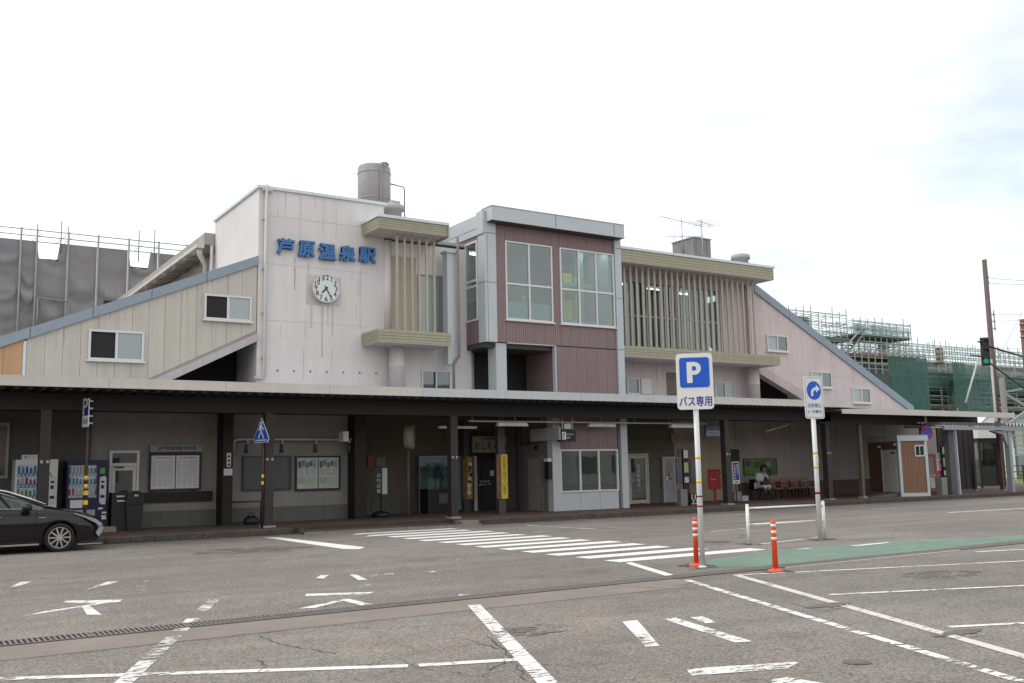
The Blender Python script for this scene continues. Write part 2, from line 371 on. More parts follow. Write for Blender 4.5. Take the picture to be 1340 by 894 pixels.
def worn(name, col, wear, sc=14):
    m = bpy.data.materials.new(name); m.use_nodes = True; t = m.node_tree; p = t.nodes['Principled BSDF']; o = t.nodes['Material Output']
    p.inputs['Base Color'].default_value = (*col, 1); p.inputs['Roughness'].default_value = .7
    g = N(t, 'ShaderNodeNewGeometry'); n = N(t, 'ShaderNodeTexNoise'); n.inputs['Scale'].default_value = sc; n.inputs['Detail'].default_value = 9; n.inputs['Roughness'].default_value = .72
    mp = N(t, 'ShaderNodeMapping'); mp.inputs['Scale'].default_value = (.55, 1.3, 1); t.links.new(g.outputs['Position'], mp.inputs[0]); t.links.new(mp.outputs[0], n.inputs['Vector'])
    n2 = N(t, 'ShaderNodeTexNoise'); n2.inputs['Scale'].default_value = 1.7; t.links.new(g.outputs['Position'], n2.inputs['Vector'])
    ad = N(t, 'ShaderNodeMath', operation='MULTIPLY_ADD'); ad.inputs[1].default_value = .45; t.links.new(n2.outputs['Fac'], ad.inputs[0]); t.links.new(n.outputs['Fac'], ad.inputs[2])
    r = N(t, 'ShaderNodeMapRange'); r.inputs['From Min'].default_value = .52+wear*.25; r.inputs['From Max'].default_value = .60+wear*.25
    t.links.new(ad.outputs[0], r.inputs['Value'])
    tr = N(t, 'ShaderNodeBsdfTransparent'); mx = N(t, 'ShaderNodeMixShader')
    t.links.new(r.outputs[0], mx.inputs[0]); t.links.new(tr.outputs[0], mx.inputs[1]); t.links.new(p.outputs[0], mx.inputs[2]); t.links.new(mx.outputs[0], o.inputs[0])
    return m
pw1 = worn('fresh_road_paint', (.78,.77,.75), .0); pw2 = worn('worn_road_paint', (.72,.71,.68), .40); pw3 = worn('faded_road_paint', (.66,.65,.62), .78)
ground = MB().sheet([(-900,-300),(1500,-300),(1500,1500),(-900,1500)], 0).build('ground', asph, kind='structure')
MKN = [0]
def lift(z):
    MKN[0] += 1; return z+.00004*(MKN[0] % 40)
def mark(name, pts, m, z=.004):
    "painted marking: outline given as sight lines that meet the ground"
    z = lift(z)
    w = [atZ(x, y, 0) for x, y in pts]
    return MB().sheet([(q.x, q.y) for q in w], z).build(name, m, ground)
def wline(name, a, b, w, m, z=.004):
    z = lift(z)
    a, b = Vector(a), Vector(b); d = (b-a).normalized(); n_ = Vector((-d.y, d.x))*w/2
    return MB().sheet([a+n_, b+n_, b-n_, a-n_], z).build(name, m, ground)
def gz(x, y): q = atZ(x, y, 0); return (q.x, q.y)
# crosswalk
for k in range(13):
    y0 = 13.72 + k*.9
    jit = .1*sin(k*2.1)
    MB().sheet([(10.95+jit*.3-(.35 if k > 10 else 0), y0), (13.85+jit+(.75 if k == 0 else 0), y0), (13.85+jit+(.75 if k == 0 else 0), y0+.45), (10.95+jit*.3, y0+.45)], .004).build('crosswalk_stripe', pw1, ground)
# leftover markings on the carriageway
for pts in ([(82,788.5),(88,786.5),(159.5,785),(157,788),(130,790.5)], [(157,786),(128,791.5),(32,806.5),(60,800)], [(106,793.5),(116,792),(133,805),(114,805)],
            [(113,772),(141,761.5),(155,761),(144,765)], [(12,769),(27,762),(42,761.5),(22,768)],
            [(400,777.5),(490,775),(481,778),(400,780.5)], [(390,797),(440,786),(458,784.5),(412,796)], [(443,785),(456,784),(496,793),(478,794)],
            [(413,757),(420,753),(431,752.5),(424,757.5)], [(457,752),(466,752),(481,759),(469,759.5)]):
    mark('road_letter_stroke', pts, pw2)
for pts in ([(482,752.5),(494,752),(494,755.5),(482,755.5)], [(504,750.5),(515,750),(515,753),(503,753)], [(478,765),(488,764.5),(486,766.5),(478,766.5)],
            [(561,748),(583,747.5),(578,749),(561,749.5)], [(600,778),(615,778),(613,781.5),(600,781)], [(181,760),(195,759.5),(194,761.5),(181,761.5)],
            [(178,767.5),(190,766.5),(190,772.5),(177,773)], [(590,732.3),(603,731.8),(601,733.2),(589,733.4)]):
    mark('road_dash', pts, pw3)
A, B = Vector(gz(280,785)), Vector(gz(162,894))
for t0, t1, m in ((0,.22,pw3), (.33,.50,pw2), (.56,.80,pw3), (.82,1.2,pw2)): wline('parking_line', A.lerp(B,t0), A.lerp(B,t1), .15, m)
wline('parking_line', gz(-60,891), gz(534,872), .13, pw2); wline('parking_line', gz(548,871.4), gz(695,862.5), .13, pw2)
wline('parking_line', gz(620,792), gz(722,900), .16, pw2)
mark('road_line', [(345,703.5),(365,703.5),(478,716.5),(470,719),(450,718.8)], pw1)
wline('road_line', (-4,24.75), (8.6,24.75), .10, pw3)
mark('stop_line', [(818.5,737.5),(826,736),(881,752.5),(871,754)], pw1)
# green bus bay strip with its own lines
greenp = mat('green_road_surface', (.15,.245,.19), .85, .16, 1.1, rust=(.17,.19,.17), rustamt=.09)
MB().sheet([gz(922,743), gz(925,733), gz(1050,716.5), gz(1156,709), gz(1298,702.5), gz(1420,696), gz(1420,703), gz(1340,706), gz(1252,716), gz(1030,741)], .003).build('bus_bay_strip', greenp, kind='structure')
for pts in ([(1034,719.5),(1056,718),(1064,718.3),(1040,720.2)], [(1112,714.5),(1160,710),(1167,710.5),(1122,715.5)]): mark('road_dash', pts, pw2, .007)
wline('parking_line', gz(1026,743), gz(1254,720), .10, pw1); wline('parking_line', gz(1277,722.5), gz(1345,719), .11, pw2)
for a, b, w in (((964,753),(1420,730.5),.09), ((1085,778.7),(1420,763),.10), ((1242,821),(1420,812),.10)): wline('parking_line', gz(*a), gz(*b), w, pw2)
A, B = Vector(gz(899,759.5)), Vector(gz(1345,895))
n_ = 26
for k in range(n_):
    wline('bay_edge_line', A.lerp(B, k/n_), A.lerp(B, (k+.82+.18*(k%3==0))/n_), .115, pw2)
wline('parking_line', gz(964,753), gz(1420,882), .135, worn('yellowed_road_paint', (.60,.58,.53), .28))
for pts in ([(814,814),(834,812),(863.5,846),(845,847.5)], [(867,810.5),(884.5,809),(985,840),(962,841.5)], [(903,808.5),(920,807),(938,815),(924,816.5)],
            [(899,878),(914,875),(1039,867),(1045,868),(1031,875.6),(905,885)], [(1010,890),(1031,887),(1090,897),(1010,899)]):
    mark('road_letter_stroke', pts, pw2)
# far markings by the kerb
for a, b, w, m in (((1240,671),(1420,661),.18,pw2), ((688,687.7),(781,692.8),.10,pw2), ((695,697),(733,694.8),.12,pw3), ((925,675),(985,673),.14,pw2), ((1141,666.8),(1172,664.6),.12,pw2),
                   ((1080,668),(1125,668.3),.10,pw3), ((1130,660.3),(1160,659.4),.10,pw3), ((1215,659.5),(1245,658.6),.12,pw3), ((780,689.5),(840,691.5),.09,pw3), ((1150,701),(1200,699.2),.08,pw3), ((1085,706),(1130,704.2),.08,pw3), ((745,679.5),(790,681.8),.12,pw3), ((930,696),(975,691.8),.08,pw2), ((984,713.5),(1074,703),.08,pw2)):
    wline('road_line', gz(*a), gz(*b), w, m)
# concrete apron, seams
apron = mat('drain_apron_concrete', (.222,.195,.169), .9, .16, 1.3, bump=.3, bscale=60)
MB().sheet([(-8,10.35),(9.3,10.35),(9.9,10.75),(9.9,11.18),(-8,11.18)], .002).build('drain_apron', apron, kind='structure')
seam = mat('asphalt_seam', (.06,.055,.05), .95, .2, 3)
random.seed(3)
def crack(pts, w=.018, jit=.03, step=.09):
    out = []
    for i in range(len(pts)-1):
        a, b = Vector(pts[i]), Vector(pts[i+1]); n = max(2, int((b-a).length/step))
        for k in range(n): q = a.lerp(b, k/n); out.append(q+Vector((random.uniform(-jit,jit), random.uniform(-jit,jit))))
    out.append(Vector(pts[-1])); mb = MB()
    L = []
    for i, q in enumerate(out):
        d = (out[min(i+1,len(out)-1)]-out[max(i-1,0)]).normalized(); nn = Vector((-d.y,d.x))*w*random.uniform(.10,.36)
        L.append((q+nn, q-nn))
    b = mb.add([(a.x,a.y,.0055) for ab in L for a in ab])
    for i in range(len(L)-1): mb.face((b+2*i, b+2*i+1, b+2*i+3, b+2*i+2))
    return mb.build('pavement_crack', seam, ground)
for pts in ([(-6,10.33),(9.4,10.3)], [(-6,16.2),(2,16.4),(6,16.0),(9,16.8),(18,17.2)], [(-6,20.6),(10,20.4)], [(-6,14.6),(3,15.2),(8,15.0)], [(14,20.4),(30,21),(60,21.2)],
            [gz(640,832),gz(668,862),gz(690,892)], [gz(668,862),gz(640,878)], [gz(735,762),gz(860,770),gz(905,764)], [gz(335,832),gz(375,845),gz(440,856)], [gz(335,864),gz(350,872),gz(338,880)],
            [gz(1035,790),gz(1080,800),gz(1110,795)], [gz(1205,828),gz(1250,836),gz(1290,832)], [gz(560,838),gz(600,836),gz(655,850)]):
    crack(pts, .022 if len(pts) < 4 else .014)
# dark blots at the feet of posts, and dripped oil in the bays
blotm = worn('foot_blot', (.07,.06,.05), .62, 9); oil = worn('oil_stain', (.145,.13,.115), .80, 11)
def blot(name, x, y, r, m, st=1.0):
    pts = [(x+r*st*(1+.25*sin(3*k+x))*cos(k*pi/8), y+r*(1+.25*sin(2.3*k+y))*sin(k*pi/8)) for k in range(16)]
    MB().sheet(pts, lift(.0060)).build(name, m, ground)
for px, py, r in ((1015,748,.30),(911.5,740.5,.30),(919.5,742.5,.24),(1073.5,706.5,.26),(980,712.5,.26),(1079.5,705.5,.24)): q = atZ(px, py); blot('foot_blot', q.x, q.y, r, blotm)
for px, py, r in ((700,825,.3),(1230,752,.45),(330,720,.8)): q = atZ(px, py); blot('oil_stain', q.x, q.y, r, oil, 1.6)
# patches of broken surface near the bay line, and the manhole cover
for cx_, cy_, a, b in ((1088,792,.34,.13), (1258,828,.34,.10)):
    q = atZ(cx_, cy_); pts = [(q.x+a*(1+.3*sin(5*k))*cos(k*pi/9), q.y+b*(1+.35*sin(3.3*k))*sin(k*pi/9)) for k in range(18)]
    MB().sheet(pts, .006).build('broken_patch', mat('broken_asphalt', (.165,.145,.125), .95, .5, 14, bump=1, bscale=50), ground)
q = atZ(1121, 867)
mh = thing('valve_cover', 'small dark oval metal cover set into the asphalt in the right foreground', 'manhole cover', (q.x, q.y, .003))
MB().lathe((0,0,0), [(.115,0),(.115,.006)], 24).build('rim', mat('iron_rim', (.16,.14,.13), .6, .2, 8), mh)
MB().lathe((0,0,.006), [(.097,0),(.092,.004)], 24).build('lid', mat('iron_lid', (.14,.12,.12), .7, .3, 20, bump=.6), mh)
q = atZ(935, 709)
mh2 = thing('road_cover', 'flat dark iron cover in the road beyond the orange post', 'manhole cover', (q.x, q.y, .003))
MB().lathe((0,0,0), [(.36,0),(.36,.006)], 28).build('rim', MATS['iron_rim'], mh2)
MB().lathe((0,0,.006), [(.31,0),(.31,.004)], 28).build('lid', MATS['iron_lid'], mh2)
# drain channel with steel gratings
grate_m = mat('grating_steel', (.19,.17,.155), .6, .25, 6); slot = mat('drain_slot', (.022,.02,.018), 1, .1); frm = mat('grating_frame', (.20,.165,.14), .7, .25, 8)
ch = MB().box(-6, 19.8, 11.18, 11.50, -.02, .005).build('drain_channel', slot, kind='structure')
gr = MB(); nb = 19
for k in range(nb): x = (k+.5)*.995/nb; gr.box(x-.011, x+.011, .02, .30, .006, .014)
gr.box(0, .99, 0, .022, .006, .015, 1); gr.box(0, .99, .298, .32, .006, .015, 1); gr.box(0, .02, .022, .298, .006, .014, 1)
g0 = gr.build('drain_grate', [grate_m, frm], ch); g0.location = (-6, 11.18, 0)
for k in range(1, 26): inst(g0, (-6+k*.995, 11.18, 0), ch)
for o in (g0,): o['label'] = 'rusty bar grating over the drain'
# ================================================================ PAVEMENT UNDER THE CANOPY
def pave():
    m = bpy.data.materials.new('brick_paving'); m.use_nodes = True; t = m.node_tree; p = t.nodes['Principled BSDF']; p.inputs['Roughness'].default_value = .8
    g = N(t, 'ShaderNodeNewGeometry'); b = N(t, 'ShaderNodeTexBrick'); b.inputs['Scale'].default_value = 1.0
    b.inputs['Brick Width'].default_value = .30; b.inputs['Row Height'].default_value = .15; b.inputs['Mortar Size'].default_value = .006
    b.inputs['Color1'].default_value = (.105,.060,.050,1); b.inputs['Color2'].default_value = (.14,.088,.074,1); b.inputs['Mortar'].default_value = (.05,.04,.035,1)
    t.links.new(g.outputs['Position'], b.inputs['Vector']); n = N(t, 'ShaderNodeTexNoise'); n.inputs['Scale'].default_value = .9; n.inputs['Detail'].default_value = 6; t.links.new(g.outputs['Position'], n.inputs['Vector'])
    r = N(t, 'ShaderNodeMapRange'); r.inputs['From Min'].default_value = .3; r.inputs['From Max'].default_value = .7; r.inputs['To Min'].default_value = .75; r.inputs['To Max'].default_value = 1.2
    vm = N(t, 'ShaderNodeVectorMath', operation='SCALE'); t.links.new(n.outputs['Fac'], r.inputs['Value']); t.links.new(b.outputs['Color'], vm.inputs[0]); t.links.new(r.outputs[0], vm.inputs['Scale']); t.links.new(vm.outputs[0], p.inputs['Base Color'])
    return m
pavm = pave()
KL, KR = 26.30, 25.95             # kerb line left and right of the crosswalk
xa, xb = 9.75, 14.85              # lowered stretch at the crosswalk
sw = MB(); sw.box(-15, xa, KL+.15, 36, 0, .148); sw.box(xb, 62, KR+.15, 40, 0, .150)
sw.prism([(xa,25.78),(xb,25.62),(xb,36),(xa,36)], 'z', 0, .045)
sw.prism([(xa,27.0),(xb,27.0),(xb,36),(xa,36)], 'z', .045, .149)
side = sw.build('pavement', pavm, kind='structure')
ks = MB(); ks.prism([(0,0),(.15,0),(.15,.165),(.03,.165),(0,.14)], 'x', .006, .594)
k0 = ks.build('kerb_stone', kerbm, side); k0.location = (-9, KL, 0)
x = -9+.6
while x < xa-.5: inst(k0, (x, KL+random.uniform(-.006,.006), random.uniform(-.006,.004)), side); x += .6
x = xb+.05
while x < 61: inst(k0, (x, KR+random.uniform(-.006,.006), random.uniform(-.006,.004)), side); x += .6
lk = MB(); lk.box(.006, .594, 0, .15, 0, .055); l0 = lk.build('kerb_stone', kerbl, side); l0['label'] = 'lowered pale kerb stone at the crosswalk'
nL = int((xb-xa)/.6)
for k in range(nL+1):
    o = l0 if k == 0 else inst(l0, (0,0,0), side); o.location = (xa+k*.6, 25.66-.03*k, 0)
# a rounded pale block at the end of the lowered kerb, and the cheek at the other end
MB().prism([(14.5,25.45),(15.05,25.42),(15.15,25.62),(15.1,26.1),(14.6,26.1)], 'z', 0, .15).build('kerb_stone', kerbl, side)
MB().prism([(xa-.02,26.0),(xa+.12,26.0),(xa+.12,26.45),(xa-.02,26.45)], 'z', 0, .160).build('kerb_stone', kerbm, side)
gutter = mat('gutter_grime', (.075,.068,.058), .95, .3, 4)
MB().box(-9, xa-.1, KL-.30, KL-.001, -.02, .004).box(xb+.3, 61, KR-.28, KR-.001, -.02, .004).build('gutter', gutter, kind='structure')
# tactile strip (yellow, worn) along the bay
MB().box(15.2, 34, 27.0, 27.06, .1505, .153).build('tactile_strip', mat('worn_orange_tactile', (.28,.13,.05), .8, .3, 3), kind='structure')
# weeds at the kerb
random.seed(5); wd = MB()
for k in range(240):
    x = random.choice([random.uniform(4.5,6.3), random.uniform(6.2,9.0)]); y = KL-random.uniform(.01,.12); h = random.uniform(.02,.09); a = random.uniform(0, pi)
    b = wd.add([(x-.012*cos(a), y-.012*sin(a), 0), (x+.012*cos(a), y+.012*sin(a), 0), (x+random.uniform(-.04,.04), y+random.uniform(-.04,.04), h)]); wd.face((b,b+1,b+2))
tag(wd.build('kerb_weeds', mat('weed_green', (.06,.10,.03), .8, .3, 6), kind='stuff'), 'low green weeds growing in the gutter along the kerb', 'weeds')
# field beyond the station on the right
MB().sheet([(58,40.5),(500,40.5),(500,130),(58,130)], .004).build('grass_field', mat('field_grass', (.13,.22,.045), .9, .25, .8), kind='structure')
# ================================================================ STATION BUILDING
ST = thing('station_building', 'pale two-storey railway station with sloping side wings, clock wall and maroon glazed bay', 'station building', (20, 30, 0))
YU, YG, YR = 29.6, 30.2, 32.0
def part(name, mb, m, parent=None, label=None, kind=None):
    o = mb.build(name, m, parent or ST, world=True, kind=kind)
    if label: o['label'] = label
    return o
def window(parent, R_, Y, cols=2, rows=1, fr=.045, sill=True, fm=None, panes=None, depth=.07, rowsplit=None, label=None):
    "aluminium window in the plane Y; R_ = X0, X1, Z0, Z1"
    x0, x1, z0, z1 = R_; fm = fm or frame; mb = MB()
    ya, yb = Y-depth, Y
    mb.box(x0, x1, ya, yb, z1-fr, z1); mb.box(x0, x1, ya, yb, z0, z0+fr)
    mb.box(x0, x0+fr, ya, yb, z0+fr, z1-fr); mb.box(x1-fr, x1, ya, yb, z0+fr, z1-fr)
    xs = [x0+fr+(x1-x0-2*fr)*i/cols for i in range(cols+1)]
    zs = [z0+fr, z1-fr] if rows == 1 else ([z0+fr, rowsplit, z1-fr] if rowsplit else [z0+fr+(z1-z0-2*fr)*i/rows for i in range(rows+1)])
    for x in xs[1:-1]: mb.box(x-fr*.55, x+fr*.55, ya+.008, yb-.01, z0+fr, z1-fr)
    for z in zs[1:-1]: mb.box(x0+fr, x1-fr, ya+.004, yb-.006, z-fr*.6, z+fr*.6)
    if sill: mb.box(x0-.05, x1+.05, ya-.05, yb, z0-.05, z0-.003)
    w = part('window', mb, fm, parent, label)
    k = 0
    for i in range(len(zs)-1):
        for j in range(cols):
            g = (panes[k % len(panes)] if panes else glassd); k += 1
            part('pane', MB().box(xs[j]+.004, xs[j+1]-.004, Y-.03-.012*(j%2), Y-.022-.012*(j%2), zs[i]+.004, zs[i+1]-.004), g, w)
    return w
# --- main white wall with clock
mw = MB(); mw.box(9.63, 13.95, YU, YU+.25, 4.13, 10.60); mw.box(9.63, 9.88, YU+.25, 34.45, 4.13, 10.595); mw.box(13.70, 13.95, YU+.25, 34.45, 9.6, 10.6); mw.box(9.88, 13.7, 34.2, 34.45, 4.13, 10.59)
main = part('main_wall', mw, wallp, label='tall pale wall carrying the clock and station name')
part('wall_roof', MB().box(9.9, 13.7, YU+.25, 34.2, 10.35, 10.45), roofm, main)
part('parapet_flashing', MB().box(9.56, 14.02, YU-.07, YU+.28, 10.603, 10.70).box(9.56, 9.92, YU+.28, 34.5, 10.603, 10.70), caps, main)
seamd = mat('wall_seam', (.22,.21,.21), .9, .1)
for z in (6.4, 8.2, 9.75): part('wall_joint', MB().box(9.9, 13.4, YU-.0035, YU-.0005, z, z+.012), mat('faint_wall_joint', (.44,.41,.41), .9, .05), main)
# stains with a shape of their own
def stain(x0, x1, z0, z1, col, wear, Y=YU):
    m = worn('wall_stain', col, wear, 3.0)
    for n in m.node_tree.nodes:
        if n.type == 'MAPPING': n.inputs['Scale'].default_value = (7, 1, .35)
    mb = MB(); b = mb.add([(x0, Y-.003, z1), (x1, Y-.003, z1), (x1-(x1-x0)*.15, Y-.003, z0), (x0+(x1-x0)*.15, Y-.003, z0)]); mb.face((b,b+1,b+2,b+3))
    part('stain', mb, m, main)
for a in ((406,398,409,430), (434,398,436.5,440), (420,398,423,468), (428,398,430,425)):
    x0, x1, z0, z1 = rect(YU, a[0], a[1], a[2], a[3]); stain(x0, x1, z0, z1, (.52,.48,.44), .5)
for a in ((470,345,472,430), (402,340,404,372), (384,338,387,380)):
    x0, x1, z0, z1 = rect(YU, a[0], a[1], a[2], a[3]); stain(x0+.02, x1-.01, z0, z1, (.38,.36,.35), .5)
random.seed(12)
for k in range(8):
    xx = random.uniform(9.95, 13.7); stain(xx, xx+random.uniform(.015,.045), 10.55-random.uniform(.4,1.8), 10.56, (.56,.53,.515), .45)
for k in range(8):
    xx = random.uniform(9.95, 13.0); zz = random.uniform(5.5,8.0); stain(xx, xx+random.uniform(.02,.05), zz-random.uniform(.3,1.0), zz, (.56,.52,.50), .45)
for k in range(14):
    xx = random.choice([random.uniform(23.3,30.8)]); stain(xx, xx+random.uniform(.02,.08), 5.7-random.uniform(.3,1.2), 5.70, (.50,.42,.41), .45, YU+.1)
for k in range(12):
    xx = random.uniform(32.2, 38); zz = topR(xx)-.05 if False else 9.01-(xx-31.59)*.4895-.05; stain(xx, xx+random.uniform(.02,.07), zz-random.uniform(.3,1.0), zz, (.52,.44,.43), .45)
for k in range(14):
    xx = random.uniform(3.4, 9.3); zz = 5.17+(xx-2.56)*.418-.02; stain(xx, xx+random.uniform(.015,.05), zz-random.uniform(.2,.8), zz, (.44,.41,.36), .5)
x0, x1, z0, z1 = rect(YU, 401, 360, 446, 396)
part('patched_plaster', MB().box(x0, x1, YU-.006, YU-.001, z0-.15, z1+.02), mat('patched_render', (.59,.565,.55), .9, .08, 3, streak=.2), main)
b_ = MB()
for k in range(7): q = atY(363+k*21.5, 485+k*.6, YU); b_.cbox((q.x, YU-.01, q.z), (.04,.02,.05))
part('bolt_row', b_, framed, main)
# corner pipe
q0 = atY(349, 244, YU-.12); q1 = atY(345.5, 495, YU-.12)
dp = MB().tube([(q0.x, YU-.12, q0.z+.05), (q0.x, YU-.12, q1.z+.08), (q0.x-.04, YU-.12, q1.z), (q0.x-.32, YU-.12, q1.z)], .055, 10)
for z in (5.2, 6.6, 8.0, 9.6): dp.box(q0.x-.08, q0.x+.08, YU-.14, YU, z, z+.04)
dp.box(q0.x-.12, q0.x+.2, YU-.16, YU-.06, q0.z-.15, q0.z-.06)
part('drain_pipe', dp, pipem)
# --- low roof section right of the white wall, with fascia boxes, fins and window
part('side_wall', MB().box(13.95, 17.3, YU, YU+.25, 4.13, 9.40), wallp, label='pale wall behind the short row of fins')
def fascia(x0, x1, y0, y1, z0, z1, label, capl=True):
    f = part('roof_fascia', MB().box(x0+.02, x1-.02, y0+.02, y1, z0+.03, z1), olive, label=label)
    n = 4; h = (z1-z0-.05)/n
    for i in range(n):
        za = z0+.03+i*h
        part('fascia_board', MB().box(x0, x1, y0, y0+.03, za+.008, za+h-.008).box(x0, x0+.03, y0+.03, y1, za+.008, za+h-.008).box(x1-.03, x1, y0+.03, y1, za+.008, za+h-.008), olive, f)
    part('soffit', MB().box(x0+.01, x1-.01, y0+.01, y1, z0, z0+.028), soff, f)
    if capl: part('flashing', MB().box(x0-.04, x1+.04, y0-.04, y1+.3, z1+.002, z1+.10), caps, f)
    return f
YF = 28.3
fascia(13.13, 15.68, YF, YU, 9.46, 9.82, 'short ribbed roof fascia beside the clock wall')
part('end_strip', MB().box(15.69, 15.75, YF-.02, YU, 9.40, 9.90), finm)
fascia(13.13, 15.80, YF, YU, 5.74, 6.17, 'short ribbed ledge below the left row of fins', False)
part('low_roof', MB().box(13.96, 17.2, YU+.001, 34.4, 9.5, 9.6), roofm)
yf = 28.75
for k, px in enumerate((520, 530, 540, 549.5, 559, 569)):
    X = atY(px, 390, yf).x
    part('fin', MB().box(X-.035, X+.035, yf, yf+.07, 6.172, 9.455), finm)
r = rect(YU, 546, 345, 585, 433); window(ST, (r[0], r[1]+.35, 6.3, 8.35), YU, 2, 1, panes=[glassf, glassf], fm=mat('grey_window_frame', (.30,.32,.34), .5))
r = rect(YU, 520, 336, 545, 433); part('door_panel', MB().box(r[0]-.35, r[1]-.02, YU-.03, YU-.002, 6.2, 8.9), finm)
part('pilaster', MB().lathe((atY(507, 400, YU).x, YU, 6.2), [(.13,0),(.13,3.2)], 16), wallp)
part('round_column', MB().lathe((atY(517.5, 480, 29.25).x+.05, 29.25, 4.13), [(.26,0),(.26,.95),(.28,.96),(.28,1.0),(.26,1.01),(.26,1.61)], 24), wallp)
# duct and pipe in the corner of the bay
q = atY(590, 400, 29.0)
part('square_duct', MB().box(q.x-.17, q.x+.17, 28.92, 29.25, 5.2, 9.05).box(q.x-.24, q.x+.24, 28.86, 29.3, 9.05, 9.12), alum)
q = atY(600, 400, 28.8); q2 = atY(598, 472, 28.8)
part('bay_pipe', MB().tube([(q.x, 28.8, 9.6), (q.x, 28.8, q2.z+.15), (q.x-.10, 28.85, q2.z), (q.x-.16, 28.9, q2.z-.12), (q.x-.16, 28.9, 4.2)], .05, 8), mat('pipe_mauve', (.24,.19,.19), .6))
r = rect(YU, 551, 484.5, 589, 507); window(ST, (r[0], r[1], 4.33, r[3]), YU, 2, 1, panes=[glassd, glassd])
# --- maroon bay
BX0, BX1 = 17.12, 23.13
bay = part('bay_frame', MB().box(BX0, BX0+.46, 28.28, 28.75, 5.97, 10.16), alum, label='grey metal corner post of the maroon bay')
part('bay_post', MB().box(22.83, BX1, 28.28, 28.6, .16, 10.16), alum)
part('bay_post', MB().box(17.60, 18.02, 28.42, 28.95, 4.13, 5.96), alum)
q = atY(607, 490, 30.3); part('bay_post', MB().box(q.x, q.x+.42, 30.3, 30.7, 4.13, 5.96), alum)
for z in (8.02, 9.75): part('post_joint', MB().box(BX0-.004, BX0+.464, 28.275, 28.278, z, z+.018).box(BX0-.004, BX0-.001, 28.28, 28.75, z, z+.018), alumd, bay)
part('post_joint', MB().box(BX0+.10, BX0+.112, 28.275, 28.278, 5.98, 9.74), alumd, bay)
for z in (5.96, 7.9, 9.8): part('post_joint', MB().box(22.828, BX1+.003, 28.274, 28.277, z, z+.018), alumd, bay)
a = atY(643.4, 269, 27.92); b = atY(816.6, 295, 27.92); cz0 = atY(643.4, 287, 27.92).z
cap = part('bay_cap', MB().box(a.x, b.x, 27.92, 28.62, cz0, a.z).box(a.x+.1, b.x-.1, 28.62, 34, cz0+.1, a.z-.05), alum, label='deep grey metal cap along the top of the bay')
part('cap_edge', MB().box(a.x-.02, b.x+.02, 27.90, 27.915, cz0-.012, cz0+.02).box(a.x-.02, b.x+.02, 27.9, 28.64, a.z+.001, a.z+.03), alum, cap)
part('cap_soffit', MB().box(a.x+.03, b.x-.03, 27.93, 28.6, cz0-.03, cz0-.003), framed, cap)
for px in (727, 803): X = atY(px, 290, 27.92).x; part('cap_joint', MB().box(X, X+.015, 27.912, 27.919, cz0, a.z), alumd, cap)
part('side_cap', MB().box(BX0-.04, BX0+.5, 28.76, 31.2, 9.74, 10.28), alum, cap)
part('side_cap_joint', MB().box(BX0-.046, BX0-.041, 28.76, 31.2, 9.98, 9.995), alumd, cap)
part('corner_cap', MB().box(BX0-.05, BX0+.3, 28.3, 28.76, 9.74, 10.55), alum, cap)
WA = (17.99, 19.98, 6.79, 9.58); WB = (20.32, 22.80, 6.79, 9.58)
sid = part('bay_wall', MB().box(17.60, 22.825, 28.50, 28.58, 5.97, 6.78), maroon); part('bay_wall', MB().box(17.60, 22.825, 28.50, 28.58, 9.59, 10.16), maroon)
def sidings(x0, x1, z0, z1, Y=28.36, w=.43):
    n = max(1, round((x1-x0)/w)); s_ = (x1-x0)/n
    for i in range(n): part('siding_panel', MB().box(x0+i*s_+.004, x0+(i+1)*s_-.004, Y, Y+.10, z0, z1), maroon, sid)
sidings(17.585, 17.985, 5.99, 10.155); sidings(19.985, 20.315, 5.99, 10.155)
sidings(17.99, 19.98, 5.99, 6.73); sidings(17.99, 19.98, 9.60, 10.155); sidings(20.32, 22.82, 5.99, 6.73); sidings(20.32, 22.82, 9.60, 10.155)
sidings(20.07, 22.82, 4.13, 5.955); sidings(20.12, 22.70, 2.31, 3.83)
part('opening_trim', MB().box(20.01, 20.06, 28.33, 28.5, 4.13, 5.97).box(18.03, 20.01, 28.33, 28.5, 5.955, 5.985), alum)
bx = part('bay_floor', MB().box(17.13, 23.1, 28.5, 33.9, 5.80, 5.95), framed)
part('opening_side', MB().box(20.07, 20.15, 28.5, 30.3, 4.13, 5.8), maroon, bx)
part('opening_back', MB().box(17.3, 22, 30.9, 31.0, 4.13, 5.8), mat('recess_grey', (.06,.055,.055), .9), bx)
wf = mat('window_silver', (.62,.62,.62), .4, .03, 4)
window(ST, WA, 28.40, 2, 2, .055, True, wf, [glass, glass, glass, glass], .08, rowsplit=8.06, label='four-pane window of the bay with frosted lower glass')
window(ST, WB, 28.40, 3, 2, .055, True, wf, [glass]*6, .08, rowsplit=8.06, label='six-pane window of the bay showing yellow inside')
part('frosted_film', MB().box(WA[0]+.06, WA[1]-.06, 28.408, 28.414, 6.86, 7.44), glassf)
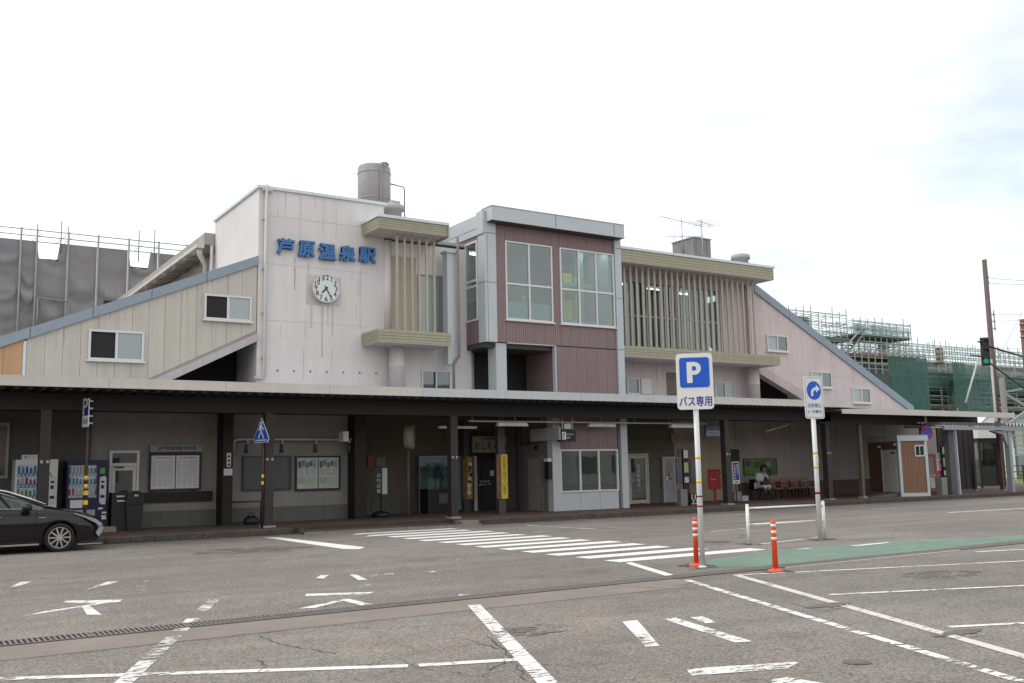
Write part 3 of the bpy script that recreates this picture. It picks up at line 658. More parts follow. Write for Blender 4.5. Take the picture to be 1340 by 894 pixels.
# left side of the bay
part('bay_side_wall', MB().box(BX0, BX0+.08, 28.76, 31.4, 5.97, 6.75).box(BX0, BX0+.08, 28.76, 31.4, 9.60, 10.1).box(BX0, BX0+.08, 30.45, 31.4, 6.75, 9.6), maroon)
swn = MB()
for yy in (28.78, 29.55, 30.38): swn.box(BX0-.03, BX0+.03, yy, yy+.06, 6.77, 9.59)
for zz in (6.76, 7.95, 8.15, 9.52): swn.box(BX0-.026, BX0+.026, 28.84, 30.38, zz, zz+.07)
sw_ = part('window', swn, wf, label='narrow side window of the bay')
for yy in (28.85, 29.62):
    for z0, z1 in ((6.84, 7.94), (8.23, 9.51)): part('pane', MB().box(BX0-.006, BX0+.002, yy, yy+.69, z0, z1), glass, sw_)
part('frosted_film', MB().box(BX0+.01, BX0+.014, 28.85, 30.36, 6.85, 7.45), glassf, sw_)
# inside the bay
inw = mat('interior_cream', (.68,.67,.62), .8, .05); incl = mat('interior_ceiling', (.62,.64,.64), .8, .05)
part('bay_ceiling', MB().box(17.25, 22.8, 28.6, 33.8, 9.75, 9.8), incl)
part('inner_wall', MB().box(17.25, 22.82, 33.0, 33.1, 5.95, 9.75), inw); part('inner_wall', MB().box(22.75, 22.82, 28.6, 33, 5.95, 9.75), inw)
part('inner_wall', MB().box(20.05, 20.13, 30.0, 33, 5.95, 9.75), mat('interior_white', (.58,.58,.54), .8))
tealp = mat('interior_teal_steel', (.34,.50,.47), .5, .1); yel = mat('interior_yellow', (.80,.60,.08), .6, .15, 4)
lift = part('lift_frame', MB().box(20.65, 20.80, 29.1, 29.25, 5.95, 9.7).box(21.75, 21.95, 29.1, 29.25, 5.95, 9.7).box(20.45, 22.5, 29.15, 29.25, 7.0, 7.1).box(20.45, 22.5, 29.12, 29.22, 8.35, 8.5), tealp)
[part('yellow_panel', MB().box(*q_), yel, lift) for q_ in ((21.15,21.55,29.3,29.4,6.2,8.9),(21.62,22.0,29.2,29.3,6.0,8.75),(21.0,21.9,29.42,29.5,8.0,8.5))]; part('red_panel', MB().box(21.2,21.6,29.25,29.29,7.9,8.2), mat('interior_red', (.35,.06,.05), .6), lift)
part('column', MB().lathe((22.2, 29.8, 5.95), [(.13,0),(.13,3.8)], 14), inw, lift)
part('blue_door', MB().box(18.9, 19.3, 30.6, 30.66, 5.97, 8.2), mat('interior_blue', (.16,.20,.30), .6), bx)
part('poster', MB().box(19.66, 19.86, 29.9, 29.93, 7.7, 8.0), yel, bx)
part('poster', MB().box(18.1, 18.35, 29.9, 29.93, 7.5, 7.8), mat('brown_poster', (.30,.16,.05), .6), bx)
for x, y in ((17.9,28.72),(20.35,28.72),(21.6,28.72),(17.4,31.2)): part('tube_or_fill_light', MB().box(x, x+1.1, y, y+.07, 9.67, 9.73), emit('bay_fill_tube', (1,.98,.93), 8), bx)  # front tubes are added fill, hidden above the window heads to brighten the room
# ground floor of the bay
part('bay_post', MB().box(19.76, 20.10, 28.28, 28.6, .16, 3.84), alum); 
for i in range(3): part('lower_panel', MB().box(20.112+i*.862, 20.112+(i+1)*.862-.012, 28.33, 28.42, .16, .77), alum)
part('panel_joint', MB().box(20.11, 22.7, 28.36, 28.41, .161, .769), alumd)
window(ST, (20.11, 22.71, .79, 2.30), 28.42, 3, 1, .06, False, wf, [glassd]*3, .10, label='three-pane ground-floor window of the bay')
part('bay_room', MB().box(20.1, 22.8, 30.4, 30.5, .15, 3.8), mat('room_dark', (.10,.10,.09), .9))
part('bay_room_floor', MB().box(20.1, 22.8, 28.45, 30.4, .151, .19), mat('room_dark2', (.08,.08,.07), .9))
# --- right wing
wr = fascia(23.14, 31.38, YF, YU, 9.34, 9.83, 'long ribbed roof fascia of the right wing')
fascia(23.14, 31.50, YF, YU, 5.72, 6.13, 'long ribbed ledge below the right row of fins', False)
part('wing_roof', MB().box(23.14, 31.3, YU, 34.4, 9.5, 9.6), roofm)
YB = 29.9
wing = part('wing_wall', MB().box(23.14, 31.5, YB, YB+.2, 4.13, 6.35).box(23.14, 31.5, YB, YB+.2, 9.05, 9.5).box(29.75, 31.5, YB-.002, YB+.2, 6.35, 9.05).box(31.25, 31.5, YU+.0, YB, 4.13, 9.4).box(23.14, 31.3, 33.8, 34.0, 4.13, 9.5), wallpk)
part('wing_room', MB().box(23.2, 31.2, 32.6, 32.7, 6.2, 9.45), mat('room_brown', (.42,.40,.37), .9), wing)
part('wing_ceiling', MB().box(23.2, 31.2, YB+.2, 32.6, 9.2, 9.25), mat('room_ceiling', (.30,.27,.25), .9), wing)
lampm = emit('fluorescent_tube', (1, .97, .9), 6)
for x, y in ((24.6, 31.0), (26.9, 31.3), (28.8, 31.6)): part('tube_or_fill_light', MB().box(x, x+.9, y, y+.05, 9.10, 9.14), lampm, wing)
for i in range(4):
    x0 = 23.3+i*1.6
    window(ST, (x0, x0+1.58, 6.36, 9.04), YB+.04, 2, 2, .05, False, mat('bronze_frame', (.50,.48,.45), .5), [glassd, glass], .06, rowsplit=7.62)
nf = 24
for k in range(nf):
    X = atY(818.5+0, 400, yf).x + (atY(990, 400, yf).x-.15-atY(818.5, 400, yf).x)*k/(nf-1)
    part('fin', MB().box(X-.048, X+.048, yf, yf+.05, 6.132, 9.338), mat('grey_beige_fin', (.40,.375,.325), .7, .08, 2.5, streak=.12))
r = rect(YU, 820, 494, 838, 516)
part('lower_wing_wall', MB().box(23.14, 31.3, YU+.1, YU+.25, 4.13, 5.73), wallpk)
window(ST, (r[0]+.05, r[1], r[2], r[3]), YU+.1, 1, 1, panes=[glassd])
r = rect(YU, 840, 495, 854, 516); part('service_hatch', MB().box(*r[:2], YU+.04, YU+.098, *r[2:]), wallp)
r = rect(YU, 874, 487, 888, 520); lv = part('louvre_vent', MB().box(*r[:2], YU+.06, YU+.098, *r[2:]), mat('louvre_paint', (.22,.20,.17), .7))
for i in range(9): z = r[2]+(r[3]-r[2])*(i+.3)/9; part('louvre_slat', MB().bar((r[0]+.02, YU+.03, z), (r[1]-.02, YU+.03, z), .07, .015, (0,.6,1)), mat('louvre_slat_paint', (.27,.25,.21), .7), lv)
r = rect(YU, 937, 499.5, 963, 521); window(ST, (r[0], r[1], r[2], r[3]), YU+.1, 2, 1, panes=[glassd, glassf])
part('round_column', MB().lathe((atY(985.5, 500, 29.25).x, 29.25, 4.13), [(.27,0),(.27,.85),(.29,.86),(.29,.9),(.27,.91),(.27,1.59)], 24), wallpk)
# --- left gable wing: separate siding boards under a sloping flashing
def topL(x): return 5.17+(x-2.56)*.418
def botL(x): return 4.13 if x < 6.0 else max(4.13, 4.43+(x-6.41)*.508)
gl = part('gable_wall', MB().prism([(.1,4.13),(6.0,4.13),(9.62,5.98),(9.62,topL(9.62)-.02),(.1,topL(.1)-.02)], 'y', YU+.05, YU+.2), panelm, label='beige boarded gable of the left wing')
xs = [.25, .73, 1.21, 1.69, 2.17, 2.65, 3.13]+[3.21+.4565*i for i in range(15)]
for i in range(len(xs)-1):
    a_, b_ = xs[i]+.004, xs[i+1]-.004
    if i == 6: continue
    part('siding_panel', MB().prism([(a_,botL(a_)),(b_,botL(b_)),(b_,topL(b_)),(a_,topL(a_))], 'y', YU, YU+.05), panelo if i < 6 else panelm, gl)
part('corner_strip', MB().box(3.13, 3.205, YU-.02, YU+.04, 4.13, 5.38), caps, gl)
def slope_bar(parent, name, p0, p1, h, y0, y1, m, n=1, label=None):
    for i in range(n):
        a_ = (p0[0]+(p1[0]-p0[0])*i/n, p0[1]+(p1[1]-p0[1])*i/n); c_ = (p0[0]+(p1[0]-p0[0])*(i+1)/n, p0[1]+(p1[1]-p0[1])*(i+1)/n)
        g_ = .008 if n > 1 else 0
        part(name, MB().prism([(a_[0]+g_,a_[1]),(c_[0]-g_,c_[1]),(c_[0]-g_,c_[1]+h),(a_[0]+g_,a_[1]+h)], 'y', y0, y1), m, parent, label)
slope_bar(gl, 'gable_flashing', (.1, topL(.1)), (9.63, topL(9.63)), .29, YU-.08, YU+.25, trimb, 6)
slope_bar(gl, 'stair_beam', (6.0, 4.13), (9.62, 5.97), -.25, YU-.10, YU+.3, mat('pale_beam', (.47,.44,.45), .8, .06, 2, streak=.1), 1)
part('under_stair_backing', MB().box(5.5, 9.62, 31.6, 31.7, 4.13, 7), dark, gl)  # dark backing added so the open triangle under the stair reads as shade
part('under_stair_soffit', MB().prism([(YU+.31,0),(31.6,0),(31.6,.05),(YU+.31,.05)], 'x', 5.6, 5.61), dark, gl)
part('gable_roof', MB().prism([(.1,topL(.1)-.03),(9.62,topL(9.62)-.03),(9.62,topL(9.62)-.1),(.1,topL(.1)-.1)], 'y', YU+.25, 35.5), roofm, gl)
r = rect(YU, 116, 431, 187, 475); w1 = window(ST, (r[0], r[1], r[2]+.03, r[3]), YU-.002, 2, 1, .06, True, wf, [mat('open_window_dark', (.02,.018,.018), .8), glassf], .08, label='left gable window with its left half open')
r = rect(YU, 267, 384.5, 328, 423); w2 = window(ST, (r[0], r[1], r[2]+.03, r[3]), YU-.002, 2, 1, .06, True, wf, [MATS['open_window_dark'], glassf], .08, label='right gable window of the left wing, half open')
# --- right gable wing
def topR(x): return 9.01-(x-31.59)*.4895
grw = part('gable_wall', MB().prism([(31.5,5.93),(35.9,4.13),(41.55,4.13),(31.5,topR(31.5))], 'y', YU, YU+.2), wallpk, label='pink rendered gable of the right wing')
slope_bar(grw, 'gable_flashing', (31.5, topR(31.5)), (42.0, topR(42.0)), .38, YU-.08, YU+.25, trimb, 5)
slope_bar(grw, 'stair_beam', (31.5, 5.93), (35.6, 4.25), -.42, YU-.10, YU+.3, mat('pink_beam', (.50,.42,.43), .8, .06, 2, streak=.1), 1)
part('under_stair_backing', MB().box(31.3, 35.5, 31.6, 31.7, 4.13, 7), mat('under_stair_brown', (.06,.045,.04), .9), grw)  # matching dark backing added behind the right stair opening
part('gable_roof', MB().prism([(31.5,topR(31.5)-.05),(42,topR(42)-.05),(42,topR(42)-.12),(31.5,topR(31.5)-.12)], 'y', YU+.25, 35.5), roofm, grw)
part('wall_joint', MB().box(33.0, 39.5, YU-.0035, YU-.0005, 5.55, 5.56), mat('faint_pink_joint', (.42,.34,.33), .9), grw)
for a in ((1002,438,1030,461), (1060,486,1087.5,508), (1114,507.5,1138.5,528)):
    r = rect(YU, *a); window(ST, r, YU-.002, 2, 1, .05, True, wf, [glassf, glassd], .08)
part('rear_wall', MB().box(13.9, 17.2, 34.3, 34.45, 4.13, 9.55), wallp)
# --- ground floor walls
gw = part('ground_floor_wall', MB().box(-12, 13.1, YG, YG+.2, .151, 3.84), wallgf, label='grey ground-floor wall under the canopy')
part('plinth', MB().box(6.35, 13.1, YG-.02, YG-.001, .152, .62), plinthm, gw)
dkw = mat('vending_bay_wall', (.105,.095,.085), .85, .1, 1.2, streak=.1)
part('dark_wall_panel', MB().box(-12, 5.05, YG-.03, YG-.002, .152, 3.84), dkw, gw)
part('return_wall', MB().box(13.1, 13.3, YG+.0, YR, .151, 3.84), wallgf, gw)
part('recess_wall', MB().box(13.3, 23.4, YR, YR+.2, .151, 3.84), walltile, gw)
x = 13.35
while x < 18.2:
    for z in (.16, .42): part('plinth_tile', MB().box(x, x+.385, YR-.025, YR-.002, z, z+.25), plinthm, gw)
    x += .40
part('pier', MB().box(atY(290,600,29.7).x, atY(303,600,29.7).x, 29.55, YG-.001, .151, 3.84), brown, gw)
part('pier', MB().box(atY(463,600,29.7).x, atY(478,600,29.7).x, 29.6, YG-.001, .151, 3.84), brown, gw)
YW = 31.2
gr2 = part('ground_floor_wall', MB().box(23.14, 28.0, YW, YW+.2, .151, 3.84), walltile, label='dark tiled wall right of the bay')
part('ochre_wall_section', MB().box(28.0, 31.6, YW-.02, YW+.2, .151, 3.84), wallyel, gr2)
gr3 = part('ground_floor_wall', MB().box(31.6, 46, YW-.04, YW+.2, .151, 3.84), mat('grey_right_wall', (.37,.335,.32), .85, .08, 1, streak=.14), label='grey ground-floor wall behind the chairs')
part('plinth', MB().box(31.6, 46, YW-.07, YW-.042, .152, .85), mat('brown_plinth', (.13,.085,.07), .85, .15, 2), gr3)
x = 23.9
while x < 27.8:
    for z in (.16, .42): part('plinth_tile', MB().box(x, x+.385, YW-.025, YW-.002, z, z+.25), plinthm, gr2)
    x += .40
for z in (1.0, 1.45, 1.9, 2.35, 2.8, 3.25): part('tile_joint', MB().box(23.2, 27.98, YW-.004, YW-.001, z, z+.012), dark, gr2)
part('bay_left_side', MB().box(19.76, 19.84, 28.61, YR-.01, .151, 3.84), mat('entry_grey', (.16,.15,.14), .8, .08), gw)
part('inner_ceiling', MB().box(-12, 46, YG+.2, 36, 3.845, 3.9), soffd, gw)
# --- overbridge running back from the station
ob = part('overbridge', MB().box(9.88, 16.5, 34.46, 56, 6.2, 9.7), mat('overbridge_cream', (.44,.40,.37), .8, .06, 1, streak=.12), label='cream footbridge hall running back over the tracks')
q = atX(168, 388, 9.27)
part('eaves_box', MB().box(9.27, 9.87, 34.46, 56, 9.74, 10.17).box(9.87, 17, 34.46, 56, 9.75, 10.1), mat('eaves_beige', (.37,.345,.305), .7, .08, 2, streak=.1), ob)
part('gutter', MB().box(8.98, 9.25, 34.40, 56, 9.60, 9.72), mat('gutter_pale', (.55,.53,.50), .5), ob)
for k in range(12): part('gutter_bracket', MB().bar((8.95, 36+k*1.55, 9.48), (9.85, 36+k*1.55, 9.66), .06, .10), mat('bracket_grey', (.30,.28,.26), .6), ob)
part('downpipe', MB().tube([(9.15, 34.6, 9.6), (9.15, 34.6, 9.4), (9.45, 34.9, 9.1), (9.45, 34.9, 5)], .10, 10), pipem, ob)
part('downpipe', MB().tube([(9.5, 34.35, 9.7), (9.5, 34.35, 6)], .06, 8), pipem, ob)
part('dark_window', MB().box(9.84, 9.875, 36.2, 38.2, 7.9, 8.5), dark, ob)
part('end_cap', MB().box(9.25, 9.62, 34.42, 34.455, 9.74, 10.17), MATS['eaves_beige'], ob)
# --- things on the roof
tz = 10.45
T = thing('water_tank', 'tall round grey water tank on the roof behind the clock wall', 'tank', (15.15, 33, tz))
tk = mat('tank_paint', (.335,.325,.33), .6, .07, 2, streak=.12, rust=(.32,.21,.19), rustamt=-.03)
MB().lathe((0,0,0), [(.62,0),(.62,2.54),(.58,2.62),(.3,2.66),(.05,2.70)], 32).build('tank_shell', tk, T)
for z in (.35, 1.3, 2.3): MB().lathe((0,0,z), [(.622,0),(.636,.005),(.636,.045),(.622,.05)], 32).build('tank_band', tk, T)
MB().tube([(-.02,-.66,-.5),(-.02,-.66,2.52),(.02,-.70,2.60),(.16,-.74,2.60),(.24,-.74,2.52)], .055, 8).build('overflow_pipe', tk, T)
MB().tube([(.6,-.2,2.0),(1.15,-.2,1.95),(1.17,-.2,1.8),(1.17,-.2,-.6)], .032, 8).build('vent_pipe', tk, T)
MB().lathe((-.15,0,2.66), [(.12,0),(.12,.07)], 14).build('hatch', tk, T)
MB().box(.45,.72,-.75,-.55,-.5,.28).box(.55,.8,-.72,-.5,-.1,.1).build('pump_box', tk, T)
MB().box(-.6,.6,-.6,.6,-.9,0).build('tank_base', concm, T)
Vn = thing('roof_ventilator', 'squat round roof ventilator beside the tank, above the short fascia', 'ventilator', (atY(513,275,30.6).x, 30.6, atY(513,281,30.6).z-.30))
MB().lathe((0,0,0), [(.34,-.8),(.34,.42),(.42,.43),(.42,.60),(.34,.64),(.02,.67)], 24).build('drum', mat('vent_metal', (.40,.38,.38), .5, .08, 3), Vn)
MB().box(-.05,.28,-.10,.15,.67,.80).build('vent_cover', MATS['vent_metal'], Vn)
Vn2 = dup(Vn, (atY(969,340,30.5).x, 30.5, atY(969,344,30.5).z-.28), label='squat round ventilator near the right end of the wing roof')
for c in Vn2.children:
    if c.name.startswith('vent_cover'): c.scale = (.2,.2,.2); c.location = (0,0,.5)
P = thing('roof_penthouse', 'small grey concrete stair housing on the right wing roof', 'roof housing', (31.3, 33, 9.6)); P.scale = (.78,.78,1)
r = rect(33, 878, 325, 925, 338)
MB().prism([(-1.55,0),(.85,0),(.85,2.42),(-.55,2.42),(-.55,1.55),(-1.55,1.45)], 'y', -.6, 1.2).build('housing_wall', mat('weathered_concrete', (.27,.255,.25), .9, .15, 2, streak=.25, bump=.3), P)
MB().box(-.6,.9,-.65,1.25,2.422,2.47).build('housing_cap', concm, P)
def antenna(name, label, base, h, spec):
    A_ = thing(name, label, 'antenna', base)
    MB().tube([(0,0,0),(0,0,h)], .022, 6).build('mast', steel, A_)
    for z, x0, x1, els, ang in spec:
        u = Vector((cos(ang), sin(ang), 0)); v = Vector((-sin(ang), cos(ang), 0)); mb = MB(); mb.tube([u*x0+Vector((0,0,z)), u*x1+Vector((0,0,z))], .014, 5); mb.build('boom', steel, A_)
        n = els; me = MB()
        for k in range(n): c_ = u*(x0+(x1-x0)*k/(n-1))+Vector((0,0,z)); L = .45-.02*k; me.tube([c_-v*L, c_+v*L], .008, 4)
        me.build('element_row', steel, A_)
        MB().tube([Vector((0,0,z-.75)), u*x0*.6+Vector((0,0,z))], .009, 4).tube([Vector((0,0,z-.75)), u*x1*.7+Vector((0,0,z))], .009, 4).build('brace', steel, A_)
    return A_
q = atY(897, 318, 33); antenna('tv_antenna', 'tall roof antenna with a long boom, left of the pair', (q.x, 33.2, 11.0), atY(893.5, 287, 33.2).z-11.0, [(atY(893.5,290,33.2).z-11.0, -1.5, 1.6, 9, .15), (atY(893.5,310,33.2).z-11.0, -.7, .9, 6, -.5)])
q = atY(918, 320, 32.4); antenna('tv_antenna', 'thinner roof antenna at the right corner of the concrete housing', (q.x, 32.35, 10.2), atY(916, 288, 32.35).z-10.2, [(atY(916,290,32.35).z-10.2, -.35, 1.1, 6, .3)])
q = atY(1012, 383, 31); lr = thing('lightning_rod', 'thin short rod standing on the right gable roof', 'rod', (q.x+.1, 31, 8.2)); MB().tube([(0,0,0),(0,0,1.5)], .012, 5).build('rod', steel, lr); MB().lathe((0,0,-.05),[(.05,0),(.05,.05)],8).build('rod_foot', steel, lr)
# ================================================================ CANOPY
CN = thing('canopy', 'long flat canopy with pale fascia on dark posts in front of the station', 'canopy', (15, 27.4, 0))
def cpart(name, mb, m, label=None, parent=None):
    o = mb.build(name, m, parent or CN, world=True)
    if label: o['label'] = label
    return o
x = -10
segs = []
while x < 33.2: segs.append((x, min(x+2.95, 33.3))); x += 2.95
fascb = mat('canopy_fascia_bluish', (.49,.515,.53), .5, .05, 1.5, streak=.05)
for a_, b_ in segs: cpart('fascia_panel', MB().box(a_+.004, b_-.004, 26.20, 26.26, 3.86, 4.12).box(a_+.004, b_-.004, 26.17, 26.20, 3.86, 3.90), fasc if a_ < 13.5 or a_ > 24.5 else fascb)
cpart('canopy_roof', MB().box(-10, 33.3, 26.26, YU-.01, 4.02, 4.10), roofm)
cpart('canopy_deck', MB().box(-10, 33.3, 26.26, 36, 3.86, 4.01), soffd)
dk = MB(); x = -10
while x < 33: dk.prism([(x,3.86),(x+.05,3.80),(x+.12,3.80),(x+.17,3.86)], 'y', 26.3, 29.5); x += .30
o = cpart('deck_ribs', dk, mat('deck_rib_metal', (.045,.042,.04), .7, .2, 2)); o['kind'] = 'stuff'
cpart('edge_beam', MB().box(-10, 33.2, 27.30, 27.52, 3.36, 3.79), brown)
cpart('back_beam', MB().box(-10, 33.2, 29.3, 29.45, 3.45, 3.79), brown)
cols = [atY(57.5,600,27.4).x, atY(351,600,27.4).x, atY(592.3,600,27.4).x, atY(950,600,27.4).x, atY(1082,600,27.4).x]
postl = ['leftmost canopy post in front of the white vending machine', 'canopy post beside the crossing sign', 'canopy post right of the pale blue panel', 'canopy post beside the blue standing sign', 'canopy post right of the chairs']
for X, L in zip(cols, postl):
    cpart('cross_beam', MB().box(X-.08, X+.08, 27.53, 29.29, 3.45, 3.79), brown)
    c_ = cpart('post', MB().box(X-.125, X+.125, 27.28, 27.53, .15, 3.36), brownl, L)
    cpart('post_foot', MB().box(X-.18, X+.18, 27.22, 27.58, .151, .20), concm, None, c_)
    [cpart('reflector', MB().cbox((X+dx,27.265,2.05),(.06,.03,.07)), mat('pale_reflector', (.42,.34,.29), .4), None, c_) for dx in (-.07,.07)]
# inner row posts
for px, Y_, L, w in ((656.5, 28.9, 'inner post carrying the yellow banner', .28), (611, 31.4, 'inner post carrying the yellow poster', .25), (681, 30.2, None, .16)):
    X = atY(px, 600, Y_).x; cpart('post', MB().box(X-w/2, X+w/2, Y_, Y_+.2, .15, 3.45), mat('grey_inner_post', (.07,.068,.068), .6, .1), L)
# cable conduit with fluorescent lamps
cz = 2.9
q0 = atY(613, 551, 27.9); q1 = atY(925, 553, 27.9)
cpart('conduit', MB().tube([(q0.x, 27.9, q0.z), (q1.x, 27.9, q0.z)], .03, 8), mat('conduit_white', (.55,.55,.53), .5))
for px in (618, 674, 709, 751, 786, 830, 876, 918): X = atY(px, 551, 27.9).x; cpart('conduit_hanger', MB().box(X-.012, X+.012, 27.89, 27.91, q0.z+.03, 3.5), steel)
lampw = mat('lamp_housing', (.62,.62,.60), .5)
for px in (670, 787, 892):
    X = atY(px, 554, 27.9).x; cpart('lamp', MB().prism([(X-.62,q0.z-.16),(X+.62,q0.z-.16),(X+.55,q0.z-.04),(X-.55,q0.z-.04)], 'y', 27.82, 27.98), lampw, 'white fluorescent lamp fitting, unlit')
for px0, px1 in ((575, 623),): 
    a_ = atY(px0, 556, 28.6); b_ = atY(px1, 557, 28.6); cpart('lamp', MB().box(a_.x, b_.x, 28.55, 28.7, a_.z-.12, a_.z-.04), lampw)
# conduit on the left with small spotlights
q0 = atY(306, 575, 29.9); q1 = atY(471, 574, 29.9); zt = q0.z
cpart('wall_conduit', MB().tube([(q0.x, 29.9, zt-.35), (q0.x, 29.9, zt-.06), (q0.x+.08, 29.9, zt), (q1.x-.08, 29.9, zt), (q1.x, 29.9, zt-.08), (q1.x, 29.9, .16)], .04, 8), pipem)
for px in (322, 368, 412, 456):
    X = atY(px, 578, 29.8).x; sl = cpart('spotlight', MB().lathe((X-.02, 29.72, zt-.42), [(.07,0),(.06,.2),(.03,.26)], 10).box(X-.01, X+.01, 29.72, 29.9, zt-.10, zt-.06), framed); cpart('spotlight_clip', MB().lathe((X+.05, 29.85, zt-.12), [(.05,0),(.05,.09)], 8), lampw, None, sl)
cpart('small_speaker', MB().box(atY(446,570,29.3).x, atY(453,570,29.3).x, 29.1, 29.5, atY(449,578,29.3).z, atY(449,565,29.3).z), lampw)
# ================================================================ THINGS UNDER THE CANOPY
FLR = .151
def board(name, label, cat, Y, px, fm, faces, depth=.06, fr=.05, group=None):
    "framed flat board on the wall plane Y; faces = [(u0,u1,v0,v1,material)] in 0..1 board coordinates (v from the bottom)"
    x0, x1, z0, z1 = rect(Y, *px); t = thing(name, label, cat, ((x0+x1)/2, Y, z0), group=group)
    w, h = x1-x0, z1-z0; mb = MB()
    mb.box(-w/2, w/2, -depth*.6, 0, 0, h)
    mb.box(-w/2, w/2, -depth, -depth*.6, 0, fr).box(-w/2, w/2, -depth, -depth*.6, h-fr, h).box(-w/2, -w/2+fr, -depth, -depth*.6, fr, h-fr).box(w/2-fr, w/2, -depth, -depth*.6, fr, h-fr)
    mb.build('board_frame', fm, t)
    for u0, u1, v0, v1, m in faces: MB().box(-w/2+w*u0, -w/2+w*u1, -depth*.6-.004, -depth*.6-.001, h*v0, h*v1).build('sheet', m, t)
    return t, w, h
def lines(t, x0, x1, z0, z1, y, n, m, cols=1, seed=1, name='printed_lines'):
    random.seed(seed); mb = MB(); dz = (z1-z0)/n; cw = (x1-x0)/cols
    for i in range(n):
        for c in range(cols):
            a = x0+cw*(c+.06); b = x0+cw*(c+1-.06)-random.random()*cw*.25
            mb.box(a, b, y-.0015, y, z0+dz*(i+.3), z0+dz*(i+.62))
    return mb.build(name, m, t)
def vtext(t, s_, x, ztop, h, w, m, y, name='lettering'):
    n = len(s_)
    for i, c in enumerate(s_):
        if c != ' ': text(c, w, h/n*.86, m, t, (x, y, ztop-h/n*(i+.5)), ext=.002, name=name)
# --- station name and clock on the white wall
SN = thing('station_name_sign', 'five big raised blue characters of the station name above the clock', 'station sign', (12.1, YU-.02, 8.5))
for ch, px, py, w, h in (('芦',372.5,323.3,21,21), ('原',399.5,327,20,22), ('温',426.8,330.5,21,22), ('泉',453,332.7,20,21), ('駅',478.8,334.8,20.5,21)):
    a, b, z0, z1 = rect(YU, px-w/2, py-h/2, px+w/2, py+h/2)
    o = text(ch, (b-a), (z1-z0), lblue, SN, ((a+b)/2-12.1, -.02, (z0+z1)/2-8.5), ext=.12, bold=.075, name='character')
for px in (366, 396, 424, 450, 476): q = atY(px, 328, YU); MB().cbox((q.x-12.1, .0, q.z-8.5), (.04,.05,.3)).build('mounting_pin', steel, SN)
q = atY(424.3, 378.6, YU); rr = (atY(442,378,YU).x-atY(406.5,378,YU).x)/2
CK = thing('wall_clock', 'large round white clock on the pale wall showing about 7:25', 'clock', (q.x, YU-.006, q.z))
MB().disc((0,0,0), rr, .16, 40).build('clock_case', mat('clock_case', (.52,.47,.42), .5, .08, 6), CK)
MB().disc((0,-.16,0), rr*.955, .006, 40).build('clock_face', mat('clock_face', (.62,.68,.68), .4, .03, 6), CK)
rim = MB(); n = 40
for k in range(n):
    a0, a1 = 2*pi*k/n, 2*pi*(k+1)/n; b = rim.add([(r_*cos(a), y_, r_*sin(a)) for a in (a0, a1) for r_, y_ in ((rr*1.0,-.16),(rr*1.0,-.19),(rr*.93,-.19),(rr*.93,-.166))])
    for i in range(4): rim.face((b+i, b+(i+1)%4, b+4+(i+1)%4, b+4+i))
rim.build('clock_rim', mat('clock_rim', (.55,.58,.56), .4, .05, 6), CK)
for k in range(1, 13):
    a = pi/2-k*pi/6; text(str(k), None, .155, blackp, CK, (rr*.75*cos(a), -.167, rr*.75*sin(a)), ext=.002, bold=.03, name='numeral')
def hand(name, ang, L, tail, w):
    a = pi/2-radians(ang); u = Vector((cos(a), 0, sin(a))); MB().bar(u*-tail+Vector((0,-.178,0)), u*L+Vector((0,-.178,0)), .008, w, up=(sin(a),0,-cos(a))).build(name, blackp, CK)
hand('hour_hand', 222.5, rr*.46, rr*.14, .045); hand('minute_hand', 150, rr*.72, rr*.2, .03)
MB().disc((0,-.18,0), .03, .012, 12).build('clock_hub', blackp, CK)
